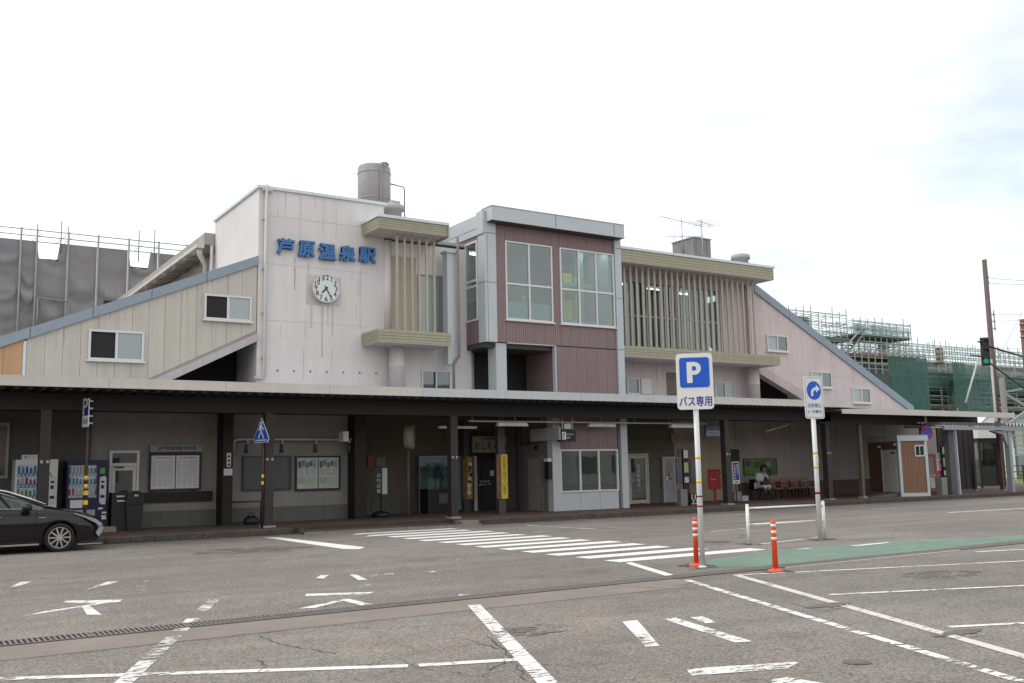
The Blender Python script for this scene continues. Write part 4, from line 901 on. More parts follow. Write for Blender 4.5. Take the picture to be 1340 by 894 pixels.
# --- vending machines
def vending(label, x0, x1, Y, h, body, accent, logo):
    w = x1-x0; t = thing('vending_machine', label, 'vending machine', ((x0+x1)/2, Y, FLR)); hw = w/2
    MB().box(-hw, hw, .24, .78, .06, h).box(-hw, hw, .06, .239, .06, h*.475).box(-hw, hw, .06, .239, h*.93, h).box(-hw, -hw+.05, .06, .239, h*.475, h*.93).box(hw-.27 if not logo else hw-.40, hw, .06, .239, h*.475, h*.93).box(-hw+.03, hw-.03, .1, .75, 0, .059).build('cabinet', body, t)
    wz0, wz1 = h*.475, h*.93; wx0, wx1 = -hw+.05, hw-.27 if not logo else hw-.40
    d = MB(); d.box(-hw, hw, 0, .058, .06, wz0).box(-hw, hw, 0, .058, wz1, h).box(-hw, wx0, 0, .058, wz0, wz1).box(wx1, hw, 0, .058, wz0, wz1); d.build('door', body, t)
    MB().box(wx0, wx1, .20, .22, wz0, wz1).build('display_back', emit('display_light', (.75,.85,.95), .12) if 'display_light' not in bpy.data.materials else bpy.data.materials['display_light'], t)
    MB().box(wx0, wx1, .018, .024, wz0, wz1).build('display_glass', glassmat('display_glass', (.9,.92,.93), .12, .97), t)
    rows = 3; cols_ = [(.55,.08,.05), (.05,.13,.40), (.62,.58,.5), (.08,.28,.10), (.55,.33,.05), (.10,.08,.07), (.12,.38,.45), (.6,.6,.62)]
    random.seed(int(x0*10)); rh = (wz1-wz0)/rows; n = int((wx1-wx0)/.085)
    for r_ in range(rows):
        sh = MB().box(wx0, wx1, .03, .2, wz0+rh*r_+.0, wz0+rh*r_+.085); o = sh.build('shelf', accent, t)
        bt = MB()
        for k in range(n): xx = wx0+(k+.5)*(wx1-wx0)/n; bt.box(xx-.028, xx+.028, .022, .03, wz0+rh*r_+.02, wz0+rh*r_+.06)
        bt.build('price_buttons', mat('button_white', (.66,.66,.66), .4), t)
        for g_ in range(0, n, 2):
            c_ = random.choice(cols_); mb = MB()
            for k in range(g_, min(n, g_+2)): xx = wx0+(k+.5)*(wx1-wx0)/n; hh = random.choice([.14,.17,.19]); mb.lathe((xx, .11, wz0+rh*r_+.086), [(.030,0),(.032,.01),(.032,hh-.03),(.018,hh)], 8)
            mb.build('drink_can', mat('can_%02d' % cols_.index(c_), c_, .35, .2, 30), t)
    px_ = hw-.13
    MB().prism([(px_-.075,h*.40),(px_+.075,h*.40),(px_+.095,h*.43),(px_+.095,h*.74),(px_+.06,h*.78),(px_-.075,h*.76)], 'y', -.025, -.001).build('coin_panel', mat('coin_panel_white', (.55,.55,.56), .4), t)
    MB().box(px_-.04,px_+.05,-.032,-.026,h*.68,h*.71).box(px_-.04,px_+.04,-.032,-.026,h*.60,h*.65).box(px_-.05,px_+.06,-.036,-.026,h*.47,h*.51).build('coin_slots', black, t)
    MB().box(-hw+.10, hw-.30, -.012, -.001, h*.23, h*.31).build('delivery_flap', mat('flap_grey', (.33,.34,.36), .5, .1, 8), t)
    MB().box(-hw+.10, -hw+.42, -.008, -.001, h*.34, h*.45).build('notice_sticker', paper, t)
    if logo:
        ar = MB(); cx_, cz_ = wx1+.05, h*.70
        for k in range(10):
            a0 = -pi*.45+k*pi*.9/10; a1 = a0+pi*.9/10; R0, R1 = .28, .33
            b = ar.add([(cx_+R0*cos(a0)*.75,-.004,cz_+R0*sin(a0)), (cx_+R1*cos(a0)*.75,-.004,cz_+R1*sin(a0)), (cx_+R1*cos(a1)*.75,-.004,cz_+R1*sin(a1)), (cx_+R0*cos(a1)*.75,-.004,cz_+R0*sin(a1))]); ar.face((b,b+1,b+2,b+3))
        ar.build('orange_arc', mat('arc_orange', (.62,.15,.03), .5), t)
        MB().disc((cx_+.07,-.001,cz_-.02), .10, .004, 16, 0, .26).build('blue_print', mat('print_lightblue', (.10,.30,.48), .5, .3, 14), t)
        MB().box(-hw+.15, -hw+.72, .05, .2, h, h+.13).build('topper_sign', paper, t); text('電子マネー', .48, .07, mat('print_red', (.4,.03,.03), .6), t, (-hw+.435, .048, h+.065), ext=.002)
    else:
        MB().box(px_-.075, px_+.055, -.010, -.001, h*.81, h*.89).build('green_sticker', mat('sticker_green', (.12,.35,.09), .5), t)
        for k, (a, b) in enumerate(((.02,.38),(-.04,.31),(.06,.25),(.04,.20),(.06,.17))): MB().box(px_-.05+a, px_+.07+a, -.008, -.001, h*b, h*b+.05).build('small_label', paper, t)
        MB().disc((-hw+.14,-.001,h*.27), .04, .006, 14).build('round_label', mat('sticker_teal', (.25,.42,.45), .5), t)
    return t
vy = 29.35
x0 = atY(20, 620, vy).x; x1 = atY(75.5, 620, vy).x; h1 = atY(45, 601.5, vy).z-FLR
v1 = vending('white vending machine with orange arc, behind the black car', x0, x1, vy, h1, mat('machine_white', (.60,.62,.62), .35, .04, 5), mat('shelf_blue', (.10,.28,.42), .5), True)
x0 = atY(88, 620, vy).x; x1 = atY(141, 620, vy).x; h2 = atY(110, 602.5, vy).z-FLR
v2 = vending('dark navy vending machine beside the white-framed door', x0, x1, vy, h2, mat('machine_navy', (.010,.012,.05), .35, .1, 5), mat('shelf_grey', (.42,.42,.44), .5), False)
st = thing('step_block', 'low concrete block at the foot of the navy vending machine', 'concrete block', (atY(138,687,29.0).x, 29.05, FLR)); MB().prism([(-.28,0),(.28,0),(.26,.13),(-.26,.13)], 'y', -.12, .12).build('block', kerbl, st); MB().box(-.2,.2,-.122,.08,.13,.14).build('pad', concm, st)
# --- door and bins
def framed_door(label, Y, px, transom=None, panelm_=None, fm=None, glassy=True, hinge='r'):
    x0, x1, z0, z1 = rect(Y, *px); z0 = FLR; t = thing('door', label, 'door', ((x0+x1)/2, Y, z0)); w, h = (x1-x0)/2, z1-z0; fm = fm or wf; f_ = .07
    mb = MB().box(-w, -w+f_, -.10, 0, 0, h).box(w-f_, w, -.10, 0, 0, h).box(-w+f_, w-f_, -.10, 0, h-f_, h)
    top = h-f_
    if transom: tz_ = h*transom; mb.box(-w+f_, w-f_, -.10, 0, tz_, tz_+.09); mb.build('door_frame', fm, t); MB().box(-w+f_, w-f_, -.05, -.04, tz_+.09, h-f_).build('transom_pane', glassd, t); top = tz_
    else: mb.build('door_frame', fm, t)
    s_ = .10; lf = MB().box(-w+f_+.01, -w+f_+s_, -.085, -.03, .02, top-.01).box(w-f_-s_, w-f_-.01, -.085, -.03, .02, top-.01).box(-w+f_+s_, w-f_-s_, -.085, -.03, top-.12, top-.01).box(-w+f_+s_, w-f_-s_, -.085, -.03, .02, .16 if glassy else top*.52)
    leaf = lf.build('door_leaf', fm if panelm_ is None else panelm_, t)
    MB().box(-w+f_+s_, w-f_-s_, -.06, -.05, .16 if glassy else top*.52, top-.12).build('pane', glassd, leaf)
    MB().bar((-w+f_+.05,-.13,top*.47), (-w+f_+.22,-.13,top*.47), .02, .03).box(-w+f_+.03, -w+f_+.07, -.13, -.085, top*.455, top*.485).build('handle', steel, leaf)
    return t, w, h
d1, w_, h_ = framed_door('white-framed door with dark pane, left of the timetable board', YG, (143,590,179,688), .80)
MB().box(-w_+.14, -.02, -.13, -.10, h_*.80-.05, h_*.80-.01).build('door_closer', framed, d1)
dkroom = mat('unlit_room', (.015,.015,.015), .9)
b1_ = thing('recycling_bin', 'square black recycling bin beside the navy vending machine', 'bin', (atY(154.5,680,29.5).x, 29.5, FLR))
blkpl = mat('black_plastic', (.018,.018,.02), .45, .1, 5)
MB().box(-.22,.22,-.2,.25,0,1.0).build('bin_body', blkpl, b1_); MB().box(-.225,.225,-.21,.26,1.002,1.05).build('bin_lid', blkpl, b1_); MB().box(-.10,.12,-.206,-.201,.93,.97).box(-.08,.12,-.206,-.201,.80,.84).build('bin_label', paper, b1_)
b2_ = thing('litter_bin', 'black litter bin with hooded lid standing right of the square bin', 'bin', (atY(174,680,29.4).x, 29.4, FLR))
MB().prism([(-.19,0),(.19,0),(.23,.72),(-.23,.72)], 'y', -.2, .2).build('bin_body', blkpl, b2_)
MB().prism([(-.26,.72),(.26,.72),(.25,.80),(.20,1.02),(.10,1.09),(-.10,1.09),(-.20,1.02),(-.25,.80)], 'y', -.24, .22).build('bin_hood', mat('black_plastic_gloss', (.022,.022,.024), .3, .1, 5), b2_); MB().box(-.03,.07,-.25,-.241,.94,.98).build('bin_label', paper, b2_)
# --- timetable
tb, w, h = board('timetable_board', 'dark-framed board with two white timetable sheets under a grey header', 'notice board', YG, (195,593,262,641), mat('board_brown', (.03,.022,.02), .5), [(.04,.49,.05,.93,paper),(.51,.96,.05,.93,paper)], .10, .05)
for s_, u0, u1 in ((1,.06,.47),(2,.53,.94)):
    lines(tb, -w/2+w*u0, -w/2+w*u1, h*.12, h*.80, -.0655, 16, mat('print_grey', (.33,.33,.36), .6), 4, s_); lines(tb, -w/2+w*(u0+.05), -w/2+w*(u1-.05), h*.84, h*.90, -.0655, 1, blackp, 5, s_+4)
    MB().box(-w/2+w*(u0+.19), -w/2+w*(u1-.09), -.0685, -.0672, h*.30, h*.72).build('pink_column', mat('print_pink', (.56,.52,.54), .6), tb)
hx0, hx1, hz0, hz1 = rect(YG, 195, 584.5, 262, 593)
MB().box(-w/2, w/2, -.14, 0, h+.03, h+.03+(hz1-hz0)).build('header_panel', mat('header_grey', (.27,.28,.26), .5), tb)
text('JR芦原温泉駅 時刻表', w*.74, .13, blackp, tb, (.02, -.141, h+.03+(hz1-hz0)/2), ext=.003, bold=.02)
MB().box(-w/2+.1,-w/2+.13,-.03,0,-.12,0).box(w/2-.22,w/2-.19,-.03,0,-.12,0).build('board_leg', framed, tb)
x0, x1, z0, z1 = rect(YG, 181, 645, 277, 655)
wr_ = thing('wall_rail', 'long dark timber buffer rail along the wall below the timetable', 'rail', ((x0+x1)/2, YG, z0)); MB().box(-(x1-x0)/2, (x1-x0)/2, -.09, -.001, 0, z1-z0).build('rail_board', brown, wr_)
for k in (-.4, 0, .4): MB().disc((k*(x1-x0),-.09,(z1-z0)/2), .025, .008, 10).build('rail_bolt', framed, wr_)
# --- poster boards
pb, w, h = board('poster_board', 'empty dark notice board behind wrinkled plastic film, left of the green posters', 'notice board', YG, (317,597,380,641), mat('board_dark_frame', (.06,.06,.06), .5), [(.03,.97,.04,.96,mat('dark_board_face', (.045,.05,.058), .5, .2, 3))], .08, .04)
fl = MB(); nx, nz_ = 14, 10
b = fl.add([(-w/2+.06+(w-.12)*i/nx, -.062-.014*noise.noise(Vector((i*.6, j*.7, 3))), .05+(h-.1)*j/nz_) for j in range(nz_+1) for i in range(nx+1)])
for j in range(nz_):
    for i in range(nx): fl.face((b+j*(nx+1)+i, b+j*(nx+1)+i+1, b+(j+1)*(nx+1)+i+1, b+(j+1)*(nx+1)+i), 0, True)
fl.build('plastic_film', glassmat('plastic_film', (.85,.87,.88), .3, .92, .12), pb)
pt = mat('poster_tint', (.42,.50,.44), .6, .18, 7)
gb, w, h = board('poster_board', 'dark-framed board holding two matching green and white tourist posters', 'notice board', YG, (386,597,444.5,641), MATS['board_brown'], [(.04,.49,.06,.95,pt),(.51,.96,.06,.95,pt)], .08, .04)
for k, u in enumerate((.06,.53)):
    xa_, xb_ = -w/2+w*u, -w/2+w*(u+.41)
    random.seed(4); cl = [(.08,.11,.07),(.13,.20,.27),(.16,.14,.11),(.12,.11,.10),(.24,.34,.36)]
    for i in range(5): MB().box(xa_+(xb_-xa_)*i*.2, xa_+(xb_-xa_)*(i*.2+.17), -.0555, -.0530, h*(.66+.04*(i%2)), h*(.82+.03*((i+1)%3))).build('poster_picture', mat('pic_%d' % i, cl[i], .5, .4, 20), gb)
    MB().box(xa_, xb_, -.0545, -.0528, h*.42, h*.62).build('white_text_block', mat('poster_white', (.50,.50,.50), .6), gb)
    lines(gb, xa_, xb_, h*.43, h*.62, -.0556, 5, mat('print_violet', (.22,.18,.28), .6), 3, 3+k); MB().box(xa_, xa_+(xb_-xa_)*.4, -.0545, -.0528, h*.2, h*.38).build('yellow_block', mat('poster_yellow', (.36,.38,.24), .6), gb); lines(gb, xa_+(xb_-xa_)*.42, xb_, h*.12, h*.38, -.0545, 7, MATS['print_grey'], 1, 9+k)
x0, x1, z0, z1 = rect(29.7, 300, 657.5, 341, 684)
lr_ = thing('low_pipe_rail', 'low dark pipe rail on the pavement below the empty notice board', 'rail', (x0, 29.7, FLR)); hh = z1-FLR
MB().tube([(.05,0,hh),(x1-x0,0,hh),(x1-x0,0,0)], .03, 8).build('rail_pipe', framed, lr_); MB().tube([(.05,0,hh*.1),(x1-x0,0,hh*.1)], .02, 6).build('lower_pipe', framed, lr_)
q = atY(330, 676, 29.3); bag = thing('black_bag', 'small black bag lying on the pavement below the pipe rail', 'bag', (q.x, 29.4, FLR))
MB().lathe((0,0,0), [(.20,0),(.24,.08),(.2,.2),(.1,.26)], 12).build('bag_body', blkpl, bag); MB().tube([(-.1,0,.24),(-.05,0,.34),(.05,0,.34),(.1,0,.24)], .012, 6).build('bag_handle', blkpl, bag)
for lab, px, sc in (('narrow white sign with three black arrows on the dark pier', (297,593,302,611), '▲▲▼'), ('small white notice on the dark pier below the arrow sign', (293,613.5,304,622), '')):
    x0, x1, z0, z1 = rect(29.53, *px); t = thing('pier_sign', lab, 'sign', ((x0+x1)/2, 29.545, z0)); MB().box(-(x1-x0)/2, (x1-x0)/2, -.02, 0, 0, z1-z0).build('sign_plate', paper, t)
    if sc:
        for i in range(3): zc = (z1-z0)*(.2+.3*i); MB().prism([(-.05,zc-.05),(.05,zc-.05),(0,zc+.05)], 'y', -.024, -.0205).build('arrow', blackp, t)
    else: lines(t, -.09, .09, .03, z1-z0-.02, -.0205, 4, mat('print_grey', (.33,.33,.36), .6), 1, 2)
# --- stand sign, wall panels, round mirror
x0, x1, z0, z1 = rect(30.2, 490, 612.5, 504, 647); ss = thing('stand_sign', 'tall narrow two-sided sign on a black stand, white on its right face', 'standing sign', ((x0+x1)/2, 30.2, FLR))
MB().prism([(-.20,-.06),(.02,-.14),(.24,-.04),(.02,.05)], 'z', z0-FLR, z1-FLR).build('sign_box', mat('dark_sign_face', (.035,.045,.04), .5), ss)
MB().prism([(.03,-.147),(.25,-.045),(.245,-.035),(.025,-.137)], 'z', z0-FLR+.01, z1-FLR-.01).build('white_face', paper, ss)
for i in range(4): text('のりば案'[i], .12, .13, paper, ss, (-.09, -.108-.002, z1-FLR-.25-i*.17), rot=(pi/2,0,-.35), ext=.001)
MB().tube([(.02,-.04,.1),(.02,-.04,z0-FLR)], .03, 8).build('stand_pole', black, ss); MB().lathe((.02,-.04,0), [(.30,0),(.30,.12),(.22,.17),(.05,.2)], 16).build('stand_base', blkpl, ss)
for lab, px, m in (('reddish framed poster on the dark recess wall', (481,596,491,611), mat('poster_red', (.28,.10,.05), .6, .4, 12)), ('plain grey notice beside the reddish poster', (492,598.5,504,611), mat('notice_grey', (.22,.21,.20), .6, .15, 9))):
    board('wall_poster', lab, 'poster', 31.95, px, mat('poster_frame_'+str(px[0]), (.22,.13,.06) if px[0] < 490 else (.2,.19,.18), .6), [(.12,.88,.1,.9,m)], .04, .04)
q = atY(540, 571, 29.6); mr_ = thing('traffic_mirror', 'round mirror with a deep pale rim on a post left of the blue panel', 'mirror', (atY(534,600,29.6).x, 29.6, FLR))
mm_ = MB(); a = radians(58); U = Vector((sin(a), -cos(a), 0)); c0 = Vector((.05,0,q.z-FLR)); mm_.tube([c0-U*.16, c0+U*.16], .43, 28); 
mm_.build('mirror_drum', mat('mirror_rim', (.30,.29,.22), .6, .1, 4), mr_); m2 = MB(); a2 = c0-U*.165; m2.tube([a2, a2-U*.02], .40, 28); m2.build('mirror_face', glassmat('mirror_dark', (.06,.06,.07), .25, .05), mr_)
MB().tube([(0,0,0),(0,0,q.z-FLR-.35)], .045, 10).build('post', mat('post_greybrown', (.11,.10,.095), .6), mr_)
# --- pale blue tourist panels
pbm = mat('pale_blue_panel', (.24,.32,.36), .5, .12, 2)
for lab, px in (('pale blue upright panel with the name of the hot spring, behind the glass case', (548,597,587,671)), ('narrow pale blue upright panel right of the canopy post', (597,597,608.5,670))):
    x0, x1, z0, z1 = rect(31.7, *px); t = thing('tourist_panel', lab, 'panel', ((x0+x1)/2, 31.7, FLR)); w = x1-x0; h = z1-FLR
    MB().box(-w/2+.02, w/2-.02, -.05, 0, .05, h-.02).build('panel_sheet', pbm, t); MB().box(-w/2, -w/2+.018, -.06, .01, 0, h).box(w/2-.018, w/2, -.06, .01, 0, h).box(-w/2+.02, w/2-.02, -.06, .01, h-.018, h).build('panel_edge', mat('panel_edge_white', (.5,.52,.54), .5), t)
    if px[0] < 560: text('福井 芦原温泉', w*.62, .13, navy, t, (.02, -.052, h-.32), ext=.002, bold=.02); text('あわらおんせん', w*.55, .09, navy, t, (.02, -.052, h-.52), ext=.002)
q = atY(575, 671, 30.9); x0 = atY(560,650,30.9).x; x1 = atY(587,650,30.9).x; w = x1-x0
cs = thing('display_case', 'glass display case holding a small dark statue on a black cabinet', 'display case', ((x0+x1)/2, 30.9, FLR)); zc = atY(572,640,30.9).z-FLR; zt_ = atY(572,611,30.9).z-FLR
MB().box(-w/2, w/2, 0, .6, 0, zc).build('cabinet', black, cs); gcs = MB().box(-w/2, w/2, 0, .008, zc, zt_).box(-w/2, -w/2+.008, .01, .6, zc, zt_).box(w/2-.008, w/2, .01, .6, zc, zt_); gcs.build('case_glass', glassmat('case_glass', (.75,.9,.87), .18, .95), cs)
MB().box(-w/2, w/2, 0, .6, zt_, zt_+.02).build('case_top', framed, cs); MB().box(.02, w/2-.05, -.02, -.001, zc*.4, zc*.82).build('grey_notice', mat('notice_grey2', (.10,.10,.10), .6), cs)
stt = thing('small_statue', 'small dark figure inside the glass display case', 'statue', ((x0+x1)/2+.12, 31.15, FLR+zc)); bz = mat('dark_bronze', (.06,.045,.035), .5, .3, 15)
MB().lathe((0,0,0), [(.16,0),(.16,.05)], 14).build('plinth', bz, stt)
MB().tube([(-.09,0,.05),(-.07,0,.3)], .05, 8).tube([(.09,0,.05),(.07,0,.3)], .05, 8).lathe((0,0,.28), [(.12,0),(.15,.12),(.13,.3),(.05,.36)], 12).tube([(-.13,0,.55),(-.2,-.03,.35),(-.12,-.1,.3)], .035, 7).tube([(.13,0,.55),(.22,-.03,.4),(.16,-.1,.28)], .035, 7).lathe((0,0,.62), [(.05,0),(.10,.06),(.10,.14),(.05,.2)], 12).tube([(-.06,0,.8),(-.1,0,.9)], .025, 6).tube([(.06,0,.8),(.1,0,.9)], .025, 6).build('figure', bz, stt)
# --- tourist information entrance
sg, w, h = board('shop_sign', 'wide cream sign with brush lettering above the dark entrance door', 'sign', 31.3, (617,571,669,592), mat('sign_cream_edge', (.23,.22,.19), .6), [(.01,.99,.02,.98,mat('sign_cream', (.31,.30,.26), .6, .06, 4))], .08, .02)
text('おしえる座ぁ', w*.90, h*.55, blackp, sg, (0, -.053, h*.42), ext=.002, bold=.03); text('芦原温泉駅前観光案内所', w*.55, h*.12, blackp, sg, (0, -.053, h*.85), ext=.002, bold=.02)
en, w_, h_ = framed_door('dark glazed entrance door under the cream brush-lettered sign', 31.85, (621,596,652,668), None, None, mat('door_frame_dark', (.025,.023,.022), .5))
MB().box(.12,.30,-.075,-.065,h_*.62,h_*.72).build('sticker', paper, en); text('観光案内所', .45, .07, paper, en, (-.12,-.068,h_*.52), ext=.002); text('OPEN 9:00 - 18:00', .55, .05, paper, en, (-.10,-.068,h_*.47), ext=.002)
x0, x1, z0, z1 = rect(31.6, 619.5, 597, 624.5, 669); wp = thing('white_pillar_board', 'tall thin white board standing left of the dark entrance door', 'board', ((x0+x1)/2, 31.6, FLR)); MB().box(-(x1-x0)/2,(x1-x0)/2,-.03,.03,0,z1-FLR).build('board', mat('board_white_shaded', (.45,.45,.44), .6), wp); MB().box(-(x1-x0)/2-.03,(x1-x0)/2+.03,-.1,.1,0,.03).build('foot', steel, wp)
yb = mat('banner_yellow', (.62,.47,.045), .6, .05, 6)
for lab, Y_, px, s1, s2 in (('yellow vertical banner with black lettering on the inner post', 28.87, (655,594.5,664.5,652.5), '北陸新幹線', '待っています'), ('yellow picture poster with black and white print left of the entrance', 31.37, (610.5,598,618.5,653), '', '')):
    x0, x1, z0, z1 = rect(Y_, *px); w = x1-x0; h = z1-z0; t = thing('yellow_banner', lab, 'banner', ((x0+x1)/2, Y_, z0)); MB().box(-w/2, w/2, -.02, 0, 0, h).build('banner_sheet', yb if s1 else mat('poster_ochre', (.33,.24,.04), .6, .25, 9), t)
    if s1:
        vtext(t, s1, 0, h*.96, h*.30, w*.42, blackp, -.0215); vtext(t, s2, 0, h*.62, h*.52, w*.62, mat('banner_black', (.03,.03,.05), .6), -.0215)
    else:
        random.seed(8)
        for k in range(9): MB().disc((random.uniform(-w*.3,w*.3), -.0205, h*(.15+.085*k)), random.uniform(.05,.09), .002, 10).build('printed_figure', random.choice([paper, blackp, mat('poster_ochre', (.33,.24,.04), .6)]), t)
    for s_ in (-1,): 
        MB().box(-w/2-.17, -w/2-.01, .0, .02, 0, h).build('side_poster', mat('side_poster', (.20,.10,.05), .6, .5, 12), t)
# sign and door on the left flank of the bay (plane X = 19.75)
XS = 19.755
def rectX(X, x0, y0, x1, y1): a = atX(x0, y0, X); b = atX(x1, y1, X); return b.y, a.y, min(a.z,b.z), max(a.z,b.z)
ya, ybk, z0, z1 = rectX(XS, 683, 571, 720, 585); sgn = thing('side_sign', 'grey sign of the tourist centre on the flank of the bay, above the beige door', 'sign', (XS-.003, (ya+ybk)/2, z0))
L = ybk-ya; MB().box(-.05, 0, -L/2, L/2, 0, z1-z0).build('sign_panel', mat('sign_grey', (.42,.42,.40), .6), sgn)
text('ふくい観光センター', L*.78, (z1-z0)*.42, blackp, sgn, (-.052, .12*L, (z1-z0)*.45), rot=(pi/2,0,-pi/2), ext=.003, bold=.02); text('総合案内', L*.3, (z1-z0)*.13, blackp, sgn, (-.052, .3*L, (z1-z0)*.85), rot=(pi/2,0,-pi/2), ext=.002)
MB().disc((0,0,0), .10, .004, 14).build('emblem', blackp, sgn).rotation_euler = (0,0,-pi/2); sgn.children[-1].location = (-.051, -L*.40, (z1-z0)*.5)
ya, ybk, z0, z1 = rectX(XS, 691, 597, 712, 666); dd = thing('side_door', 'beige door on the shaded flank of the bay', 'door', (XS-.003, (ya+ybk)/2, FLR)); L = ybk-ya
MB().box(-.06, 0, -L/2, -L/2+.08, 0, z1-FLR).box(-.06, 0, L/2-.08, L/2, 0, z1-FLR).box(-.06,0,-L/2+.08,L/2-.08,z1-FLR-.08,z1-FLR).build('door_frame', mat('frame_grey', (.17,.17,.165), .6), dd); MB().box(-.04,-.002,-L/2+.085,L/2-.085,.01,z1-FLR-.085).build('door_leaf', mat('leaf_beige', (.27,.25,.20), .7), dd)
MB().box(-.09,-.06,-L/2+.12,-L/2+.16,.9,1.1).build('handle', steel, dd)
q = atX(719.5, 610, XS); sp = thing('wall_phone_box', 'small box with a pale top fixed to the bay beside the grey corner post', 'intercom', (XS-.004, q.y, q.z-.45)); MB().box(-.14,0,-.12,.12,0,.6).build('box', black, sp); MB().box(-.16,0,-.12,.12,.605,.72).build('pale_top', paper, sp)
# hanging locker sign
x0, x1, z0, z1 = rect(27.75, 734, 562.5, 753.5, 578); hs = thing('locker_sign', 'black hanging coin locker sign with white pictogram on two white rods', 'hanging sign', ((x0+x1)/2, 27.75, z0)); w = x1-x0; h = z1-z0
MB().box(-w/2, w/2, -.01, .22, 0, h).build('sign_box', black, hs); MB().box(-w/2+.04, -w/2+.20, -.016, -.011, h*.18, h*.82).build('pictogram_plate', whiteb, hs)
MB().box(-w/2+.085, -w/2+.115, -.02, -.0165, h*.3, h*.62).disc((-w/2+.12,-.0165,h*.68), .03, .004, 10).build('pictogram', blackp, hs)
text('コインロッカー', w*.52, .075, whiteb, hs, (w*.12, -.011, h*.62), ext=.002, bold=.02); text('Locker', w*.25, .07, whiteb, hs, (-w*.02, -.011, h*.36), ext=.002)
MB().tube([(-w/2+.12,.08,h),(-w/2+.12,.08,3.45-z0)], .02, 6).tube([(w/2-.08,.08,h),(w/2-.08,.08,3.6-z0)], .02, 6).box(-w/2+.2,w/2-.15,.06,.1,h+.04,h+.22).build('hanger', lampw, hs)
# --- right of the bay
door2, w_, h_ = framed_door('cream-framed glass door with vertical white lettering, right of the bay', YW-.01, (819,594,848.5,658.5), None, mat('frame_cream', (.55,.52,.45), .5), mat('frame_cream', (.55,.52,.45), .5))
vtext(door2, '喫茶休憩所', .02, h_*.80, h_*.48, .17, whiteb, -.068); text('OPEN', .2, .05, whiteb, door2, (.02,-.068,h_*.27), ext=.002)
door3, w_, h_ = framed_door('pale door with notices on its dark upper pane', YW-.03, (865,598,883.5,657), None, mat('door_lavender', (.36,.37,.42), .5), mat('frame_white2', (.50,.50,.49), .5), False)
MB().box(-w_+.16, -.02, -.075, -.065, h_*.68, h_*.88).build('brown_notice', mat('notice_brown', (.38,.26,.18), .6), door3); MB().box(.04, w_-.2, -.08, -.066, h_*.54, h_*.70).build('blue_notice', mat('notice_bluewhite', (.35,.42,.48), .6), door3)
MB().box(-w_+.16, -.05, -.078, -.066, h_*.50, h_*.58).build('white_notice', paper, door3)
nbm = mat('board_lavender', (.22,.21,.235), .6, .06, 4)
for lab, px in (('left grey-violet notice board on the ochre wall, behind the bus stop post', (883.5,600.5,894,632)), ('right grey-violet notice board on the ochre wall, behind the bus stop post', (902,600.5,918,632))):
    board('wall_board', lab, 'notice board', YW-.03, px, nbm, [(.04,.96,.03,.97,mat('board_lavender2', (.25,.24,.27), .6, .1, 6))], .05, .03)
board('wall_board', 'wide low grey sign fixed above the two grey-violet notice boards', 'sign', YW-.03, (887,587.5,916,597.5), nbm, [(.03,.97,.08,.92,mat('board_lavender3', (.23,.235,.25), .6, .1, 6))], .05, .03)
tx, w, h = board('taxi_sign', 'long beige sign high on the ochre wall, behind the tall P sign post', 'sign', YW-.03, (877,567.5,914,579.5), mat('sign_beige', (.25,.23,.20), .6), [(.01,.99,.04,.96,mat('sign_beige2', (.28,.26,.225), .6))], .06, .02); text('タクシーのりば案内', w*.86, h*.55, mat('faded_print', (.12,.11,.12), .6), tx, (0,-.042,h*.5), ext=.002, bold=.01)
hb, w, h = board('hanging_board', 'violet and white sign hanging from the canopy, left of the dark post', 'hanging sign', 28.6, (921,555,943,571.5), mat('sign_violet', (.13,.12,.24), .5), [(.03,.97,.05,.48,mat('sign_palewhite', (.36,.36,.40), .5))], .10, .03)
text('バス・タクシー', w*.7, h*.22, paper, hb, (0, -.101, h*.70), ext=.002); text('のりば', w*.5, h*.22, navy, hb, (0, -.066, h*.28), ext=.002)
MB().tube([(-w*.3,-.05,h),(-w*.3,-.05,3.6-hb.location.z)], .02, 6).tube([(w*.3,-.05,h),(w*.3,-.05,3.6-hb.location.z)], .02, 6).build('hanger', steel, hb)
def busstop(label, px, Y, H_, seed=1, wide=.24):
    x = atY(px, 650, Y).x; t = thing('bus_stop_post', label, 'bus stop', (x, Y, FLR))
    MB().box(-wide/2, wide/2, -.04, .04, .05, H_).build('post_panel', mat('post_black', (.022,.018,.018), .5), t)
    hs_ = [(.84,.985,paper), (.58,.76,mat('notice_yellow', (.50,.46,.20), .6)), (.40,.50,paper)]
    for a_, b_, m in hs_:
        MB().box(-wide/2+.03, wide/2-.03, -.05, -.041, H_*a_, H_*b_).build('timetable_sheet', m, t); lines(t, -wide/2+.05, wide/2-.05, H_*a_+.02, H_*b_-.02, -.0502, 5, MATS['print_grey'], 1, seed)
    MB().box(wide/2-.02, wide/2+.34, -.10, .14, 0, .42).build('base_block', blkpl, t)
    for k in (0, 1):
        x0_ = wide/2+.02+k*.17; MB().box(x0_, x0_+.045, -.108, -.101, .22, .40).box(x0_+.05, x0_+.12, -.108, -.101, .17, .21).box(x0_, x0_+.045, -.108, -.101, .02, .06).box(x0_+.085, x0_+.12, -.108, -.101, .02, .17).box(x0_+.046, x0_+.084, -.108, -.101, .02, .06).build('white_marking', whiteb, t)
    return t
hb_ = atY(897, 588, 28.6).z-FLR
busstop('black bus stop post with pasted sheets in front of the ochre wall', 898.5, 28.6, hb_, 1, .27)
gb_ = thing('stone_weight', 'grey rectangular block on the pavement left of the bus stop base', 'block', (atY(893,660,28.2).x, 28.2, FLR)); MB().box(-.17,.17,-.12,.12,0,.60).build('block', mat('block_grey', (.20,.20,.19), .8, .1, 6), gb_); MB().box(-.15,.15,-.10,.10,.6,.615).build('cap', mat('block_cap', (.25,.25,.24), .8), gb_)
